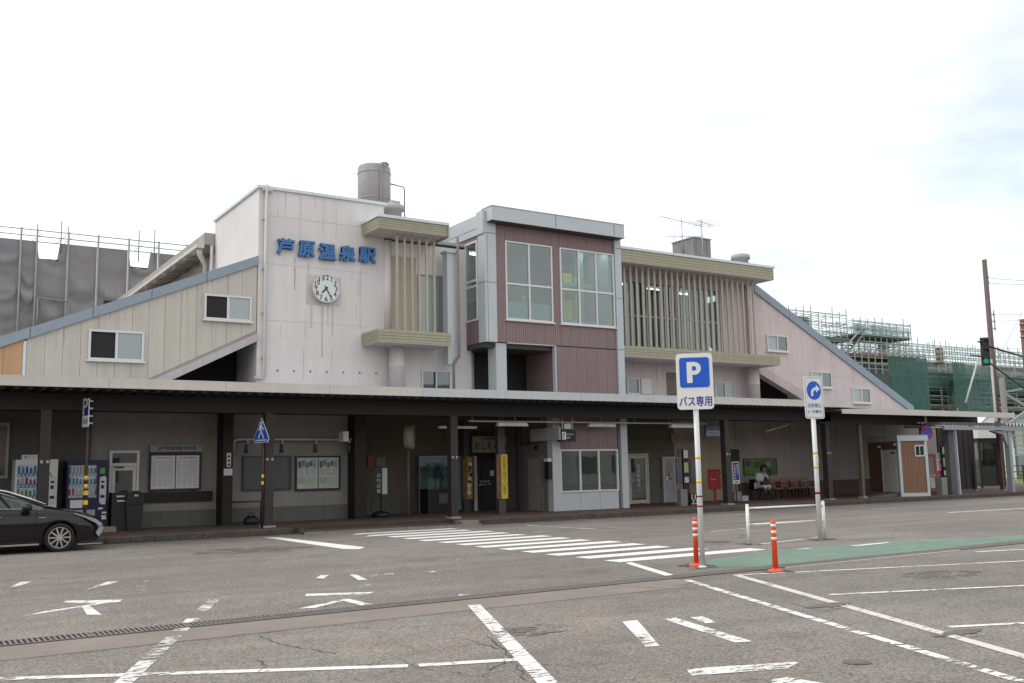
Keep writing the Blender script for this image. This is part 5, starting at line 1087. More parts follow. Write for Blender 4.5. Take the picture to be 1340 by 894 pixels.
# post box
q = atY(936, 656, 30.0); zb0 = atY(936,640,30.0).z-FLR; zb1 = atY(936,614.5,30.0).z-FLR
pbx = thing('post_box', 'red post box on a single red leg, standing left of the dark canopy post', 'post box', (q.x, 30.0, FLR), radians(38))
MB().box(-.05,.05,-.05,.05,0,zb0).box(-.14,.14,-.14,.14,0,.03).build('leg', red, pbx)
MB().prism([(-.27,zb0),(.27,zb0),(.27,zb1-.05),(.22,zb1),(-.22,zb1),(-.27,zb1-.05)], 'y', -.24, .24).build('box_body', red, pbx)
MB().box(-.2,.2,-.262,-.241,zb1-.20,zb1-.15).build('letter_slot', black, pbx); MB().box(-.08,.14,-.252,-.241,zb1-.34,zb1-.24).build('collection_label', paper, pbx); MB().box(-.282,-.271,-.1,.1,zb1-.42,zb1-.38).build('keyhole_plate', steel, pbx)
text('〒', .10, .10, whiteb, pbx, (0, -.243, zb0+.12), ext=.002)
# blue stand sign, boxes, green map board, black board
x0, x1, z0, z1 = rect(28.9, 957.5, 604.5, 967.5, 633); bs = thing('blue_stand_sign', 'narrow blue and white notice on a thin stand, right of the canopy post', 'standing sign', ((x0+x1)/2, 28.9, FLR)); w = x1-x0
MB().box(-w/2, w/2, -.03, .0, z0-FLR, z1-FLR).build('sign_plate', whiteb, bs); MB().box(-w/2+.03, w/2-.03, -.036, -.031, z0-FLR+(z1-z0)*.16, z1-FLR-.03).build('blue_field', navy, bs)
vtext(bs, '北陸新幹線', -w*.17, z1-FLR-.10, (z1-z0)*.70, w*.25, whiteb, -.037); vtext(bs, '開業まで', w*.20, z1-FLR-.10, (z1-z0)*.50, w*.25, whiteb, -.037)
MB().box(-w*.3, w*.3, -.034, -.031, z0-FLR+.04, z0-FLR+.09).build('caption_bar', blackp, bs)
MB().tube([(0,.01,0),(0,.01,z0-FLR)], .02, 6).box(-.2,.2,-.12,.12,0,.04).build('stand', black, bs)
for lab, px, m in (('grey carton on the pavement behind the blue stand sign', (961,644,971,657), mat('carton_grey', (.21,.24,.27), .7, .1, 7)), ('low white box beside the grey carton', (971.5,649.5,979.5,656), mat('box_white', (.42,.43,.44), .6))):
    x0, x1, z0, z1 = rect(29.6, *px); t = thing('carton', lab, 'box', ((x0+x1)/2, 29.6, FLR)); w = x1-x0; hh_ = max(.1, z1-FLR)
    MB().box(-w/2, w/2, 0, .3, 0, hh_).build('carton_body', m, t); MB().box(-w/2-.005, w/2+.005, -.005, .305, hh_*.82, hh_+.01).build('carton_lid', m, t)
gm, w, h = board('map_board', 'wide green illustrated map board on the wall behind the seated person', 'map board', YW-.05, (972,600.5,1016,621), mat('green_frame', (.06,.09,.03), .5), [(.02,.98,.04,.96,mat('map_green', (.13,.24,.07), .6, .35, 6))], .07, .04)
text('あわら', w*.34, h*.42, blackp, gm, (-w*.02, -.047, h*.62), ext=.002, bold=.03)
for u0, u1, v0, v1, c_ in ((.05,.20,.52,.86,(.07,.08,.08)), (.84,.96,.5,.9,(.16,.17,.12)), (.70,.80,.55,.75,(.35,.36,.35)), (.60,.82,.2,.42,(.22,.30,.12)), (.06,.3,.1,.4,(.10,.26,.04))): MB().box(-w/2+w*u0, -w/2+w*u1, -.050, -.0462, h*v0, h*v1).build('map_picture', mat('mp_%d' % int(u0*100), c_, .6, .4, 15), gm)
board('black_board', 'plain black board on the ochre wall above the blue stand sign', 'board', YW-.05, (955,588,967,604), framed, [(.05,.95,.05,.95,mat('board_black', (.03,.028,.026), .6, .2, 8))], .05, .03)
# tilted lamp hanging under the canopy
a = atY(1000, 565, 29.0); b = atY(1031, 556, 29.0)
hl = thing('hanging_lamp', 'slanting pale strip lamp hanging under the canopy above the green map', 'lamp', (a.x, 29, a.z)); MB().bar((.1,0,.02), (b.x-a.x,0,b.z-a.z), .10, .05).build('lamp_body', lampw, hl); MB().tube([(.9,0,.2),(.9,0,3.8-a.z)], .012, 5).tube([(.3,0,.1),(.3,0,3.8-a.z)], .012, 5).build('lamp_wire', framed, hl); MB().box(-.05,.25,-.05,.05,-.08,.0).build('lamp_end', mat('lamp_reddish', (.20,.12,.10), .6), hl)
# --- chairs
wk = mat('wicker_brown', (.34,.19,.14), .75, .25, 30)
def chair(label, x, Y):
    t = thing('waiting_chair', label, 'chair', (x, Y, FLR), 0, 'brown chairs along the wall under the canopy')
    MB().box(-.23,.23,-.22,.2,.40,.44).build('seat', wk, t)
    bk = MB().box(-.23,-.19,.2,.23,.44,.86).box(.19,.23,.2,.23,.44,.86).box(-.19,.19,.2,.23,.80,.86); bk.build('backrest', wk, t)
    for z in (.50,.58,.66,.74): MB().box(-.19,.19,.205,.225,z,z+.045).build('back_slat', wk, t)
    for sx_ in (-1,1):
        for yy in (-.2,.2): MB().box(sx_*.21-.02, sx_*.21+.02, yy-.02, yy+.02, 0, .399).build('leg', black, t)
        MB().box(sx_*.25-.02, sx_*.25+.02, -.2, .2, .60, .64).box(sx_*.25-.02, sx_*.25+.02, -.2, -.16, .44, .60).build('armrest', wk, t)
    return t
for px, L in ((1014.5, 'brown chair nearest the seated person'), (1031.5, 'brown chair, second from the seated person'), (1045, 'brown chair, third from the seated person'), (1058, 'brown chair nearest the signpost, farthest from the seated person')):
    chair(L, atY(px, 640, 30.6).x, 30.6)
# --- seated person
Yp = 30.35; xp = atY(995, 640, Yp).x
sc_ = thing('waiting_chair', 'dark chair under the person in white', 'chair', (xp, Yp+.12, FLR)); MB().box(-.24,.24,-.25,.25,.40,.45).build('seat', black, sc_); MB().box(-.24,.24,.25,.29,.45,.85).build('backrest', black, sc_)
for sx_ in (-1,1):
    for yy in (-.2,.2): MB().box(sx_*.21-.02, sx_*.21+.02, yy-.02, yy+.02, 0, .399).build('leg', black, sc_)
skin = mat('skin', (.36,.21,.15), .6, .05, 8); shirt = mat('white_shirt', (.62,.64,.66), .8, .06, 9); skirt = mat('white_shorts', (.62,.64,.64), .8, .05, 9); hair = mat('dark_hair', (.012,.010,.012), .5, .3, 30)
PE = thing('person', 'seated person in white shirt and shorts with dark hair bending over a black bag', 'person', (xp, Yp, FLR))
def skin_mesh(name, verts, edges, radii, m, parent, sub=2):
    me = bpy.data.meshes.new(name); me.from_pydata(verts, edges, []); o = bpy.data.objects.new(name, me); C.objects.link(o)
    o.modifiers.new('s', 'SKIN'); me.skin_vertices[0] if me.skin_vertices else None
    lay = me.skin_vertices[0].data
    for i, r_ in enumerate(radii): lay[i].radius = (r_, r_) if not isinstance(r_, tuple) else r_
    lay[0].use_root = True
    sb = o.modifiers.new('d', 'SUBSURF'); sb.levels = sub; sb.render_levels = sub
    dg = bpy.context.evaluated_depsgraph_get(); dg.update(); me2 = bpy.data.meshes.new_from_object(o.evaluated_get(dg)); bpy.data.objects.remove(o)
    me2.name = name; me2.materials.clear(); me2.materials.append(m)
    for p in me2.polygons: p.use_smooth = True
    o = bpy.data.objects.new(name, me2); C.objects.link(o)
    if parent: o.parent = parent
    return o
# body: hips, spine, neck, head bent forward to the right, arms reaching to the lap, legs down to the floor
bv = [(0,.08,.54),(0,.03,.72),(.01,-.02,.90),(.03,-.08,1.05),(.05,-.14,1.13),(.08,-.19,1.21),(.09,-.22,1.30),
      (-.17,-.03,1.0),(-.27,-.10,.80),(-.13,-.28,.70),(-.04,-.34,.69), (.20,-.06,1.01),(.33,-.14,.84),(.22,-.28,.72),(.12,-.34,.70),
      (-.10,.03,.53),(-.12,-.38,.53),(-.13,-.42,.28),(-.13,-.40,.06),(-.13,-.54,.03), (.10,.03,.53),(.11,-.38,.53),(.12,-.40,.28),(.12,-.36,.06),(.12,-.50,.03)]
be = [(0,1),(1,2),(2,3),(3,4),(4,5),(5,6),(2,7),(7,8),(8,9),(9,10),(2,11),(11,12),(12,13),(13,14),(0,15),(15,16),(16,17),(17,18),(18,19),(0,20),(20,21),(21,22),(22,23),(23,24)]
br = [.13,.12,.13,.07,.05,.09,.08,.055,.042,.035,.028,.055,.042,.035,.028,.085,.062,.05,.035,.028,.085,.062,.05,.035,.028]
skin_mesh('body', bv, be, br, skin, PE)
sv = [(0,.07,.58),(0,.03,.74),(.01,-.02,.92),(.02,-.05,1.02),(-.17,-.03,1.01),(-.275,-.10,.82),(-.20,-.20,.75),(.20,-.06,1.02),(.335,-.14,.85),(.27,-.22,.78)]
skin_mesh('shirt', sv, [(0,1),(1,2),(2,3),(2,4),(4,5),(5,6),(2,7),(7,8),(8,9)], [.155,.145,.155,.08,.075,.062,.056,.075,.062,.056], shirt, PE)
for s_ in (-1,1): skin_mesh('sock', [(s_*.125,-.405,.42),(s_*.128,-.41,.25),(s_*.126,-.40,.07)], [(0,1),(1,2)], [.060,.058,.045], black, PE)
skin_mesh('shorts', [(0,.08,.52),(-.10,.02,.53),(-.12,-.36,.53),(-.13,-.45,.45),(.10,.02,.53),(.11,-.36,.53),(.12,-.44,.45)], [(0,1),(1,2),(2,3),(0,4),(4,5),(5,6)], [.14,.105,.09,.085,.105,.09,.085], skirt, PE)
skin_mesh('hair', [(.07,-.15,1.30),(.09,-.18,1.36),(.02,-.10,1.24),(-.02,-.14,1.10),(.16,-.18,1.28),(.22,-.20,1.18)], [(0,1),(0,2),(2,3),(0,4),(4,5)], [.11,.09,.09,.05,.10,.07], hair, PE)
hd = Vector((.09,-.27,1.27)); hm = MB()
for sx_ in (-1,1): hm.lathe((hd.x+sx_*.03, hd.y-.035, hd.z+.0), [(.004,0),(.009,.006),(.004,.012)], 8)
hm.build('eyes', blackp, PE); MB().tube([(hd.x,hd.y-.025,hd.z+.01),(hd.x,hd.y-.055,hd.z-.03)], .009, 6).build('nose', skin, PE); MB().box(hd.x-.02,hd.x+.02,hd.y-.04,hd.y-.03,hd.z-.06,hd.z-.052).build('mouth', mat('lips', (.25,.08,.07), .6), PE)
for s_, hx in ((-1,-.02),(1,.10)):
    base = Vector((hx,-.36,.70))
    for k in range(5):
        off = Vector(((k-2)*.017*s_, 0, 0)); L = (.05,.07,.075,.07,.055)[k]
        dirv = Vector((.35*s_*(-1) if k == 0 else 0, -.8, -.35)).normalized()
        MB().tube([base+off, base+off+dirv*L*.55, base+off+dirv*L*.8+Vector((0,.0,-.03))], .009, 6).build('finger', skin, PE)
for s_ in (-.13,.12): MB().prism([(-.05,-.17),(.05,-.17),(.055,.08),(-.055,.08)], 'z', 0, .07).build('shoe', black, PE).location = (s_,-.42,0)
PE.scale = (1.12,1.05,1.06)
hbg = thing('handbag', 'black handbag held on the lap of the person in white', 'bag', (xp, Yp-.28, FLR+.62)); MB().prism([(-.22,0),(.20,0),(.24,.12),(.1,.17),(-.20,.12)], 'y', -.10, .06).build('bag_body', black, hbg); MB().tube([(-.12,-.02,.14),(-.06,-.04,.24),(.06,-.04,.24),(.1,-.02,.15)], .012, 6).build('bag_strap', black, hbg)
tn = thing('tan_bag', 'tan bag leaning beside the seated person in white', 'bag', (atY(1003.5,640,Yp).x, Yp+.05, FLR+.42)); MB().prism([(-.15,0),(.15,0),(.12,.42),(.02,.52),(-.12,.42)], 'y', -.1, .1).build('bag_body', mat('tan_fabric', (.22,.15,.09), .8, .2, 10), tn); MB().tube([(-.07,0,.45),(-.04,0,.6),(.05,0,.6),(.07,0,.45)], .012, 6).build('bag_strap', brown, tn)
ts_ = thing('bench_box', 'dark low stool carrying the tan bag', 'stool', (tn.location.x, Yp+.05, FLR)); MB().box(-.2,.2,-.18,.18,.37,.415).build('seat', black, ts_)
for sx_ in (-1,1):
    for yy in (-.15,.15): MB().box(sx_*.17-.015, sx_*.17+.015, yy-.015, yy+.015, 0, .369).build('leg', black, ts_)
fx = atY(1007, 630, 30.0).x; fz = atY(1006.5, 617, 30.0).z-FLR
fn = thing('pedestal_fan', 'black round-headed pedestal fan beside the seated person', 'fan', (fx, 30.0, FLR)); MB().tube([(0,0,.05),(0,0,fz-.1)], .02, 8).build('pole', black, fn); MB().lathe((0,0,0), [(.18,0),(.17,.04),(.04,.06)], 18).build('base', black, fn)
fg = MB()
for r_ in (.06,.12,.18): fg.tube([(r_*cos(a_*pi/10), -.06, fz+r_*sin(a_*pi/10)) for a_ in range(21)], .007, 5, cap=False)
for a_ in range(12): fg.tube([(0,-.07,fz), (.18*cos(a_*pi/6),-.06,fz+.18*sin(a_*pi/6))], .005, 4)
fg.build('guard', black, fn); MB().tube([(0,-.05,fz),(0,.10,fz)], .05, 10).build('motor', black, fn)
for a_ in range(4): b_ = MB(); u = Vector((cos(a_*pi/2+.3),0,sin(a_*pi/2+.3))); v = Vector((-u.z,.12,u.x)); b = b_.add([u*.03+Vector((0,-.03,fz)), u*.16-v*.05+Vector((0,-.03,fz)), u*.16+v*.05+Vector((0,-.03,fz))]); b_.face((b,b+1,b+2)); b_.build('blade', mat('fan_blade', (.10,.12,.13), .4), fn)
# --- large poster at the far left
board('wall_poster', 'framed poster at the far left edge of the station wall', 'poster', YG-.04, (-26,553,9.5,626), mat('frame_greywhite', (.30,.29,.27), .6), [(.04,.96,.03,.97,mat('poster_mixed', (.16,.13,.12), .6, .6, 3))], .06, .07)
# ================================================================ RIGHT END: SECOND CANOPY, HUT, SHELTER
C2 = thing('canopy', 'lower pale flat canopy over the brown hut at the right end of the station', 'canopy', (38, 27, 0))
a = atY(1103, 541, 26.0); 
c2x1 = atY(1328, 545, 26.0).x
mb = MB(); mb.prism([(a.x,3.60),(c2x1,3.56),(c2x1,3.80),(a.x+2.2,3.84),(a.x,3.78)], 'y', 26.0, 26.06); o = mb.build('fascia_panel', fasc, C2, world=True)
MB().box(a.x+.1, c2x1-.9, 26.06, 31, 3.66, 3.74).build('canopy_deck', soffd, C2, world=True); MB().box(a.x+.1, c2x1-.9, 26.061, 31, 3.742, 3.78).build('canopy_roof', roofm, C2, world=True)
MB().box(a.x+.1, c2x1-.9, 27.3, 27.45, 3.25, 3.655).build('edge_beam', brown, C2, world=True)
pp = mat('post_brown', (.12,.095,.08), .6, .15, 3)
for px, Y_, m in ((1126, 27.4, pp), (1208.5, 28.6, pp), (1273, 29.0, brownl), (1309, 27.7, mat('post_dark_red', (.10,.045,.04), .6, .15, 3))):
    X = atY(px, 600, Y_).x; o = MB().box(X-.08, X+.08, Y_-.08, Y_+.08, .15, 3.5).build('post', m, C2, world=True); MB().box(X-.13, X+.13, Y_-.13, Y_+.13, .151, .22).build('post_foot', concm, o, world=True)
EW = thing('dark_fence', 'dark ribbed fence wall at the right end of the station behind the shelter', 'fence', (48, 31.15, .15)); fm_ = MB(); fm_.box(46.02-48, 49.0-48, 0, .1, 0, 3.3); fm_.build('fence_sheet', mat('dark_sheet', (.035,.030,.028), .7, .1, 3, wave=(5,.4)), EW)
for k in range(7): MB().box(-1.95+k*.45, -1.92+k*.45, -.03, -.001, 0, 3.3).build('fence_batten', mat('batten_dark', (.045,.038,.036), .7), EW)
# hut
hc = atZ(1180, 650, .15); hrot = -radians(27.6)
HU = thing('prefab_hut', 'small brown prefabricated hut with white corner frames and a beige door', 'hut', (hc.x, hc.y, .15), hrot)
HW, HL, HH = 1.28, 3.0, 2.58
hb = mat('hut_brown', (.23,.125,.08), .7, .12, 3, wave=(14,.18)); hb2 = mat('hut_brown_side', (.21,.11,.075), .7, .12, 3, wave=(14,.2)); hw_ = mat('hut_white', (.50,.54,.56), .5, .05, 4)
MB().box(.06,HW-.06,.02,.06,.16,HH-.2).build('front_wall', hb, HU); MB().box(.02,.06,.07,HL,.16,HH-.2).build('side_wall', hb2, HU); MB().box(HW-.06,HW-.02,.07,HL,.16,HH-.2).box(.06,HW-.06,HL-.05,HL,.16,HH-.2).build('rear_wall', hb2, HU)
MB().box(-.02,.10,-.02,.10,0,HH).box(HW-.10,HW+.02,-.02,.10,0,HH).box(.10,HW-.10,-.02,.08,0,.15).build('corner_frame', hw_, HU)
MB().box(-.06,HW+.06,-.06,HL+.05,HH-.20,HH+.02).build('roof_band', hw_, HU); MB().box(-.02,HW+.02,-.02,HL,HH+.022,HH+.06).build('roof', roofm, HU)
hwn = MB().box(.72,1.18,-.02,.02,1.70,1.76).box(.72,1.18,-.02,.02,2.14,2.20).box(.72,.77,-.02,.02,1.76,2.14).box(1.13,1.18,-.02,.02,1.76,2.14).box(.93,.96,-.02,.02,1.76,2.14).build('window', hw_, HU)
for x_ in (.77,.96): MB().box(x_,x_+.16,.0,.01,1.76,2.14).build('pane', glassd, hwn)
hd_ = MB().box(-.0,.019,.22,1.55,.18,2.02).build('door', mat('hut_door', (.68,.68,.61), .6, .05, 4), HU); MB().box(-.06,.0,.38,.44,1.0,1.25).build('handle', steel, hd_); MB().box(-.012,-.001,.35,.72,1.85,1.92).build('door_sign', blackp, hd_); MB().box(-.04,.0,1.56,1.62,.18,2.05).build('door_jamb', hw_, hd_)
MB().box(-.06,.02,.25,.32,2.2,2.3).box(-.08,.02,1.7,1.85,2.12,2.22).build('hut_lamp', lampw, HU)
MB().prism([(-1.3,.0),(-.02,.0),(-.02,.16)], 'y', .2, 1.7).build('ramp', mat('ramp_green_grey', (.13,.15,.14), .8, .15, 4), HU)
# things between hut and shelter
Yb = 27.0; q = atY(1217, 643, 26.7)
np_ = thing('no_parking_sign', 'round blue no-parking sign with red ring and slash on a dark pole', 'road sign', (q.x+.05, 26.7, .15)); zc = atY(1217, 566.5, 26.7).z-.15; yawn = radians(-20)
MB().tube([(0,.03,0),(0,.03,zc+.75)], .035, 8).build('pole', mat('pole_dark', (.05,.045,.045), .5), np_)
def plate(parent, name, c, r, t, m, off): 
    o = MB().disc((0,0,0), r, t, 32).build(name, m, parent); o.location = (c[0]+off*sin(-yawn)*-1, c[1]-off, c[2]); o.rotation_euler = (0,0,yawn); return o
plate(np_, 'red_ring', (0,0,zc), .31, .012, mat('sign_red', (.55,.03,.03), .4), .02); plate(np_, 'blue_disc', (0,0,zc), .250, .006, blue, .034)
o = MB().bar((-.18,0,.18), (.18,0,-.18), .012, .045, up=(.7,0,.7)).build('slash', MATS['sign_red'], np_); o.location = (-.0, -.05, zc); o.rotation_euler = (0,0,yawn)
MB().box(-.05,.05,-.03,.03,zc+.42,zc+.85).build('reflector_stick', mat('stick_grey', (.30,.33,.34), .5), np_); MB().lathe((0,0,zc+.86), [(.04,0),(.05,.05),(.02,.1)], 10).build('orange_tip', orange, np_)
MB().box(-.62,-.05,.0,.03,zc+.42,zc+.45).build('cross_arm', steel, np_)
x0, x1, z0, z1 = rect(29.3, 1214.5, 592, 1222, 634); rv = thing('vending_machine', 'narrow strip of a red vending machine visible between hut and poster stand', 'vending machine', (x0+.45, 29.5, FLR))
MB().box(-.5,.5,.0,.7,.05,1.83).build('cabinet', red, rv); MB().box(-.45,.2,-.01,-.001,.9,1.7).build('display', mat('display_dull', (.30,.25,.24), .4, .3, 8), rv); MB().box(-.45,.2,-.01,-.001,.2,.7).build('lower_print', paper, rv); MB().box(-.3,.3,-.012,-.001,.75,.85).build('flap', steel, rv)
x0, x1, z0, z1 = rect(26.9, 1225, 592.5, 1233.5, 634); w = (x1-x0); h = z1-z0
pst = thing('poster_stand', 'upright white, red and blue advertising stand with a bold 7, beside the shelter', 'advertising stand', ((x0+x1)/2, 26.9, FLR), radians(-12)); zb_ = z0-FLR
MB().box(-w/2,w/2,-.02,.03,zb_,zb_+h).build('stand_panel', mat('stand_white', (.50,.51,.52), .5, .1, 9), pst); MB().box(-w/2,w/2,-.024,-.0205,zb_+h*.80,zb_+h).build('grey_top', mat('stand_grey', (.30,.36,.38), .5, .1, 9), pst)
MB().box(-w/2,w/2,-.024,-.0205,zb_+h*.30,zb_+h*.44).build('red_band', MATS['sign_red'], pst); MB().box(-w/2,w/2,-.024,-.0205,zb_+h*.14,zb_+h*.29).build('blue_band', mat('stand_blue', (.05,.15,.42), .5), pst)
text('7', w*.7, h*.15, MATS['sign_red'], pst, (0,-.025,zb_+h*.66), ext=.003, bold=.04); text('イ', w*.5, h*.10, mat('stand_green', (.03,.15,.08), .5), pst, (0,-.025,zb_+h*.52), ext=.003, bold=.03)
MB().box(-w/2,-w/2+.03,-.02,.02,0,zb_-.001).box(w/2-.03,w/2,-.02,.02,0,zb_-.001).build('leg', black, pst)
gbx = thing('grey_cabinet', 'low grey box on the pavement below the advertising stand', 'box', (atY(1234,650,26.7).x, 26.72, FLR)); MB().box(-.20,.20,-.15,.15,0,.72).build('cabinet', mat('cabinet_grey', (.22,.23,.21), .7, .1, 5), gbx); MB().box(-.21,.21,-.16,.16,.722,.76).build('cabinet_lid', concm, gbx)
busstop('black bus stop post with pasted sheets beside the metal shelter', 1238.5, 26.75, atY(1237,584,26.75).z-FLR, 2, .26)
# shelter
SY = 26.15; sx0 = atY(1236, 560, SY).x; SH = thing('bus_shelter', 'grey steel bus shelter with corrugated roof at the right edge', 'bus shelter', (sx0, SY, .15))
zt = atY(1290, 560, SY).z-.15; L = 14.0; stl = mat('shelter_grey', (.27,.29,.315), .5, .08, 4)
MB().box(0, L, 0, .08, zt-.10, zt+.07).build('front_beam', stl, SH)
cr = MB(); nseg = int(L/.28)
for k in range(nseg):
    x = k*.28
    for (u0,v0),(u1,v1) in (((0,0),(.07,.15)),((.07,.15),(.14,.15)),((.14,.15),(.21,0)),((.21,0),(.28,0))):
        b = cr.add([(x+u0,-.05,zt+.08+v0),(x+u1,-.05,zt+.08+v1),(x+u1,2.3,zt+.22+v1),(x+u0,2.3,zt+.22+v0)]); cr.face((b,b+1,b+2,b+3))
cr.build('corrugated_roof', mat('roof_grey', (.36,.37,.38), .5, .12, 4), SH)
MB().box(0, L, .35, .45, zt-.02, zt+.075).box(0, L, 1.9, 2.0, zt+.05, zt+.18).build('roof_beam', stl, SH)
for px in (1326, 1450):
    X = atY(px, 600, SY).x-sx0; mb = MB().box(X-.11, X+.11, .085, .30, 0, zt-.12); mb.prism([(X-.11,zt-.12),(X-.11,zt-.9),(X-.45,zt-.30),(X-1.4,zt-.12)], 'y', .12, .26); mb.build('post', stl, SH)
X = atY(1249, 600, SY).x-sx0; xa_, xb_ = atY(1243, 600, SY+.3).x-sx0, atY(1255, 600, SY+.3).x-sx0; MB().box(xa_, xb_, .30, .55, 0, zt-.11).build('end_panel', mat('shelter_panel', (.10,.105,.115), .6, .1, 3), SH); MB().bar((X+.36, .12, zt-.11), (X+.40, .12, 0), .06, .10).build('panel_edge', mat('edge_light', (.42,.46,.49), .5), SH)
MB().box(X-1.4,X-.2,.09,.13,zt-.02,zt+.03).build('side_arm', steel, SH)
# phone booth
pq = atZ(1288, 637, .15); pbw = thing('phone_booth', 'dark telephone booth with pale pyramid roof behind the shelter', 'phone booth', (pq.x-1.6, pq.y-1.0, .15), radians(-20)); s_ = .62; pz = 2.45
for sx_ in (-1,1):
    for sy_ in (-1,1): MB().box(sx_*s_-.05, sx_*s_+.05, sy_*s_-.05, sy_*s_+.05, 0, pz).build('frame_post', black, pbw)
MB().box(-s_-.06,s_+.06,-s_-.06,s_+.06,pz,pz+.22).build('roof_band', black, pbw)
rf = MB(); b = rf.add([(-.8,-.8,pz+.221),(.8,-.8,pz+.221),(.8,.8,pz+.221),(-.8,.8,pz+.221),(0,0,pz+.85)]); rf.face((b+3,b+2,b+1,b))
for i in range(4): rf.face((b+i, b+(i+1)%4, b+4))
rf.build('pyramid_roof', mat('roof_pale', (.36,.35,.32), .6, .1, 4), pbw)
MB().box(-s_+.06,s_-.06,-s_-.01,-s_,.1,pz-.02).box(s_,s_+.01,-s_+.06,s_-.06,.1,pz-.02).box(-s_-.01,-s_,-s_+.06,s_-.06,.1,pz-.02).build('booth_glass', glassmat('booth_glass', (.35,.36,.34), .2, .8), pbw)
MB().box(-s_+.06,-.02,s_-.05,s_,.1,pz-.02).build('back_board', mat('booth_tan', (.24,.18,.11), .7, .2, 3), pbw); MB().box(.1,.4,.2,.45,1.0,1.5).build('telephone', mat('phone_green', (.08,.16,.12), .5), pbw); MB().box(-s_,s_,-s_,s_,0,.1).build('floor', concm, pbw)
# fence, kerb and low buildings to the right
fe = thing('railing', 'low dark steel railing in front of the grass at the right edge', 'railing', (60, 38.5, .0)); mbp = []
for k in range(14): MB().box(k*1.6-.05, k*1.6+.05, -.05, .05, 0, 1.25).build('post', brownl, fe)
for z in (.35, .8, 1.2): MB().box(-.5, 21.5, -.02, .02, z-.03, z+.03).build('rail', brownl, fe)
gpost = thing('gate_post', 'thick dark square post standing before the railing near the phone booth', 'post', (atZ(1304,633,.1).x-3, 34.5, .0)); gx = atY(1304, 610, 34.5).x; gpost.location.x = gx; MB().box(-.40,.40,-.3,.3,0,3.3).build('post_body', mat('dark_plum', (.05,.035,.05), .7, .1, 3), gpost); MB().box(-.45,.45,-.35,.35,3.3,3.4).build('post_cap', brownl, gpost)
wh = thing('warehouse', 'white low building with a shallow roof at the far right edge', 'building', (112, 62, 0)); whm = mat('warehouse_white', (.60,.61,.60), .7, .05, .4)
MB().box(-6,16,0,14,0,5.6).build('wall', whm, wh); MB().prism([(-6.6,5.6),(16.6,5.6),(16.6,5.9),(5,8.1),(-6.6,5.9)], 'y', -.5, 14.5).build('roof', mat('warehouse_roof', (.66,.67,.68), .5), wh); MB().box(-6.02,16.02,-.02,-.001,0,2.2).build('grey_base', mat('warehouse_grey', (.32,.34,.37), .7), wh)
for k in range(5): MB().box(-4.5+k*4,-2.8+k*4,-.05,-.021,3.0,4.4).build('window', glassd, wh)
tn_ = thing('storage_tent', 'white arched storage tent roof seen above the right end of the canopy', 'tent', (74, 47, 0)); am = MB()
for cx_ in (0,):
    n = 14; R_ = 2.6; pts = [(cx_+R_*cos(pi*k/n), 2.6+R_*.95*sin(pi*k/n)) for k in range(n+1)]+[(cx_-R_, 0),(cx_+R_, 0)]; am.prism(pts, 'y', -2, 5)
am.build('tent_cover', mat('tent_white', (.72,.74,.73), .6, .05, .6), tn_); MB().tube([(2.6*cos(pi*k/14), -2.05, 2.6+2.5*sin(pi*k/14)) for k in range(15)], .06, 6).build('tent_hoop', steel, tn_)
# white plastic-covered stacks behind the canopy, between gable and pole
ws = thing('covered_stack', 'long white tarpaulin-covered stack seen over the canopy under the green scaffold', 'stack', (62, 50, 0)); mb = MB(); prof = [(-9,0),(11,0),(11,4.2),(8.5,5.1),(5.5,5.9),(4.5,5.95),(-2,5.6),(-9,5.7)]; mb.prism(prof, 'y', 0, 3); mb.build('tarpaulin', mat('tarp_white', (.66,.68,.67), .7, .1, .7, streak=.15), ws)
for k in range(9): MB().bar((-8+k*1.6,-.06,5.0), (-7.2+k*1.6,-.06,6.3), .05, .05).bar((-7.2+k*1.6,-.06,6.3), (-6.4+k*1.6,-.06,5.0), .05, .05).build('truss_web', steel, ws)
# ================================================================ UTILITY POLES, TRAFFIC LIGHT, WIRES
def upole(label, px, pyt, Y, r, m, kids_=True):
    q = atY(px, pyt, Y); t = thing('utility_pole', label, 'utility pole', (q.x, Y, 0)); h = q.z
    # leans as in the photograph only through perspective; a straight tapered shaft
    MB().tube([(0,0,0),(0,0,h)], r*1.35, 14, r2=r).build('shaft', m, t)
    return t, h
ub = mat('pole_brown', (.14,.11,.10), .75, .15, 4, streak=.2)
up, hp = upole('tall brown utility pole rising behind the traffic light', 1288, 340, 32, .13, ub)
for dz, L in ((-1.1,.25),(-1.4,.25)): MB().box(0,L,-.03,.03,hp+dz,hp+dz+.05).lathe((L,0,hp+dz+.05), [(.05,0),(.03,.04),(.05,.08),(.03,.12)], 8).build('insulator', steel, up)
for dz in (-3.2,-3.6,-4.0): MB().box(0,.55,-.03,.03,hp+dz,hp+dz+.05).box(.48,.54,-.03,.03,hp+dz-.1,hp+dz+.2).build('side_arm', steel, up)
MB().bar((.52,0,hp-4.1),(.52,0,hp-2.9),.05,.05).build('arm_strut', steel, up)
for k in range(9): MB().box(-.16,.16,-.02,.02,hp-1.9-.9*k,hp-1.87-.9*k).build('step_bolt', steel, up)
up2, hp2 = upole('brown pole cut by the right edge of the picture', 1337.5, 418, 30, .14, mat('pole_redbrown', (.17,.07,.055), .7, .15, 4))
for k in range(3): MB().lathe((0,0,hp2-.3-.35*k), [(.19,0),(.19,.06)], 10).build('pole_band', steel, up2)
gp = thing('grey_post', 'short grey steel post with slanting braces above the shelter roof', 'post', (atY(1313,520,34).x, 34, 0)); zg = atY(1314,494,34).z; MB().box(-.13,.13,-.12,.12,0,zg).build('post_body', mat('post_palegrey', (.30,.28,.27), .6, .1, 4), gp)
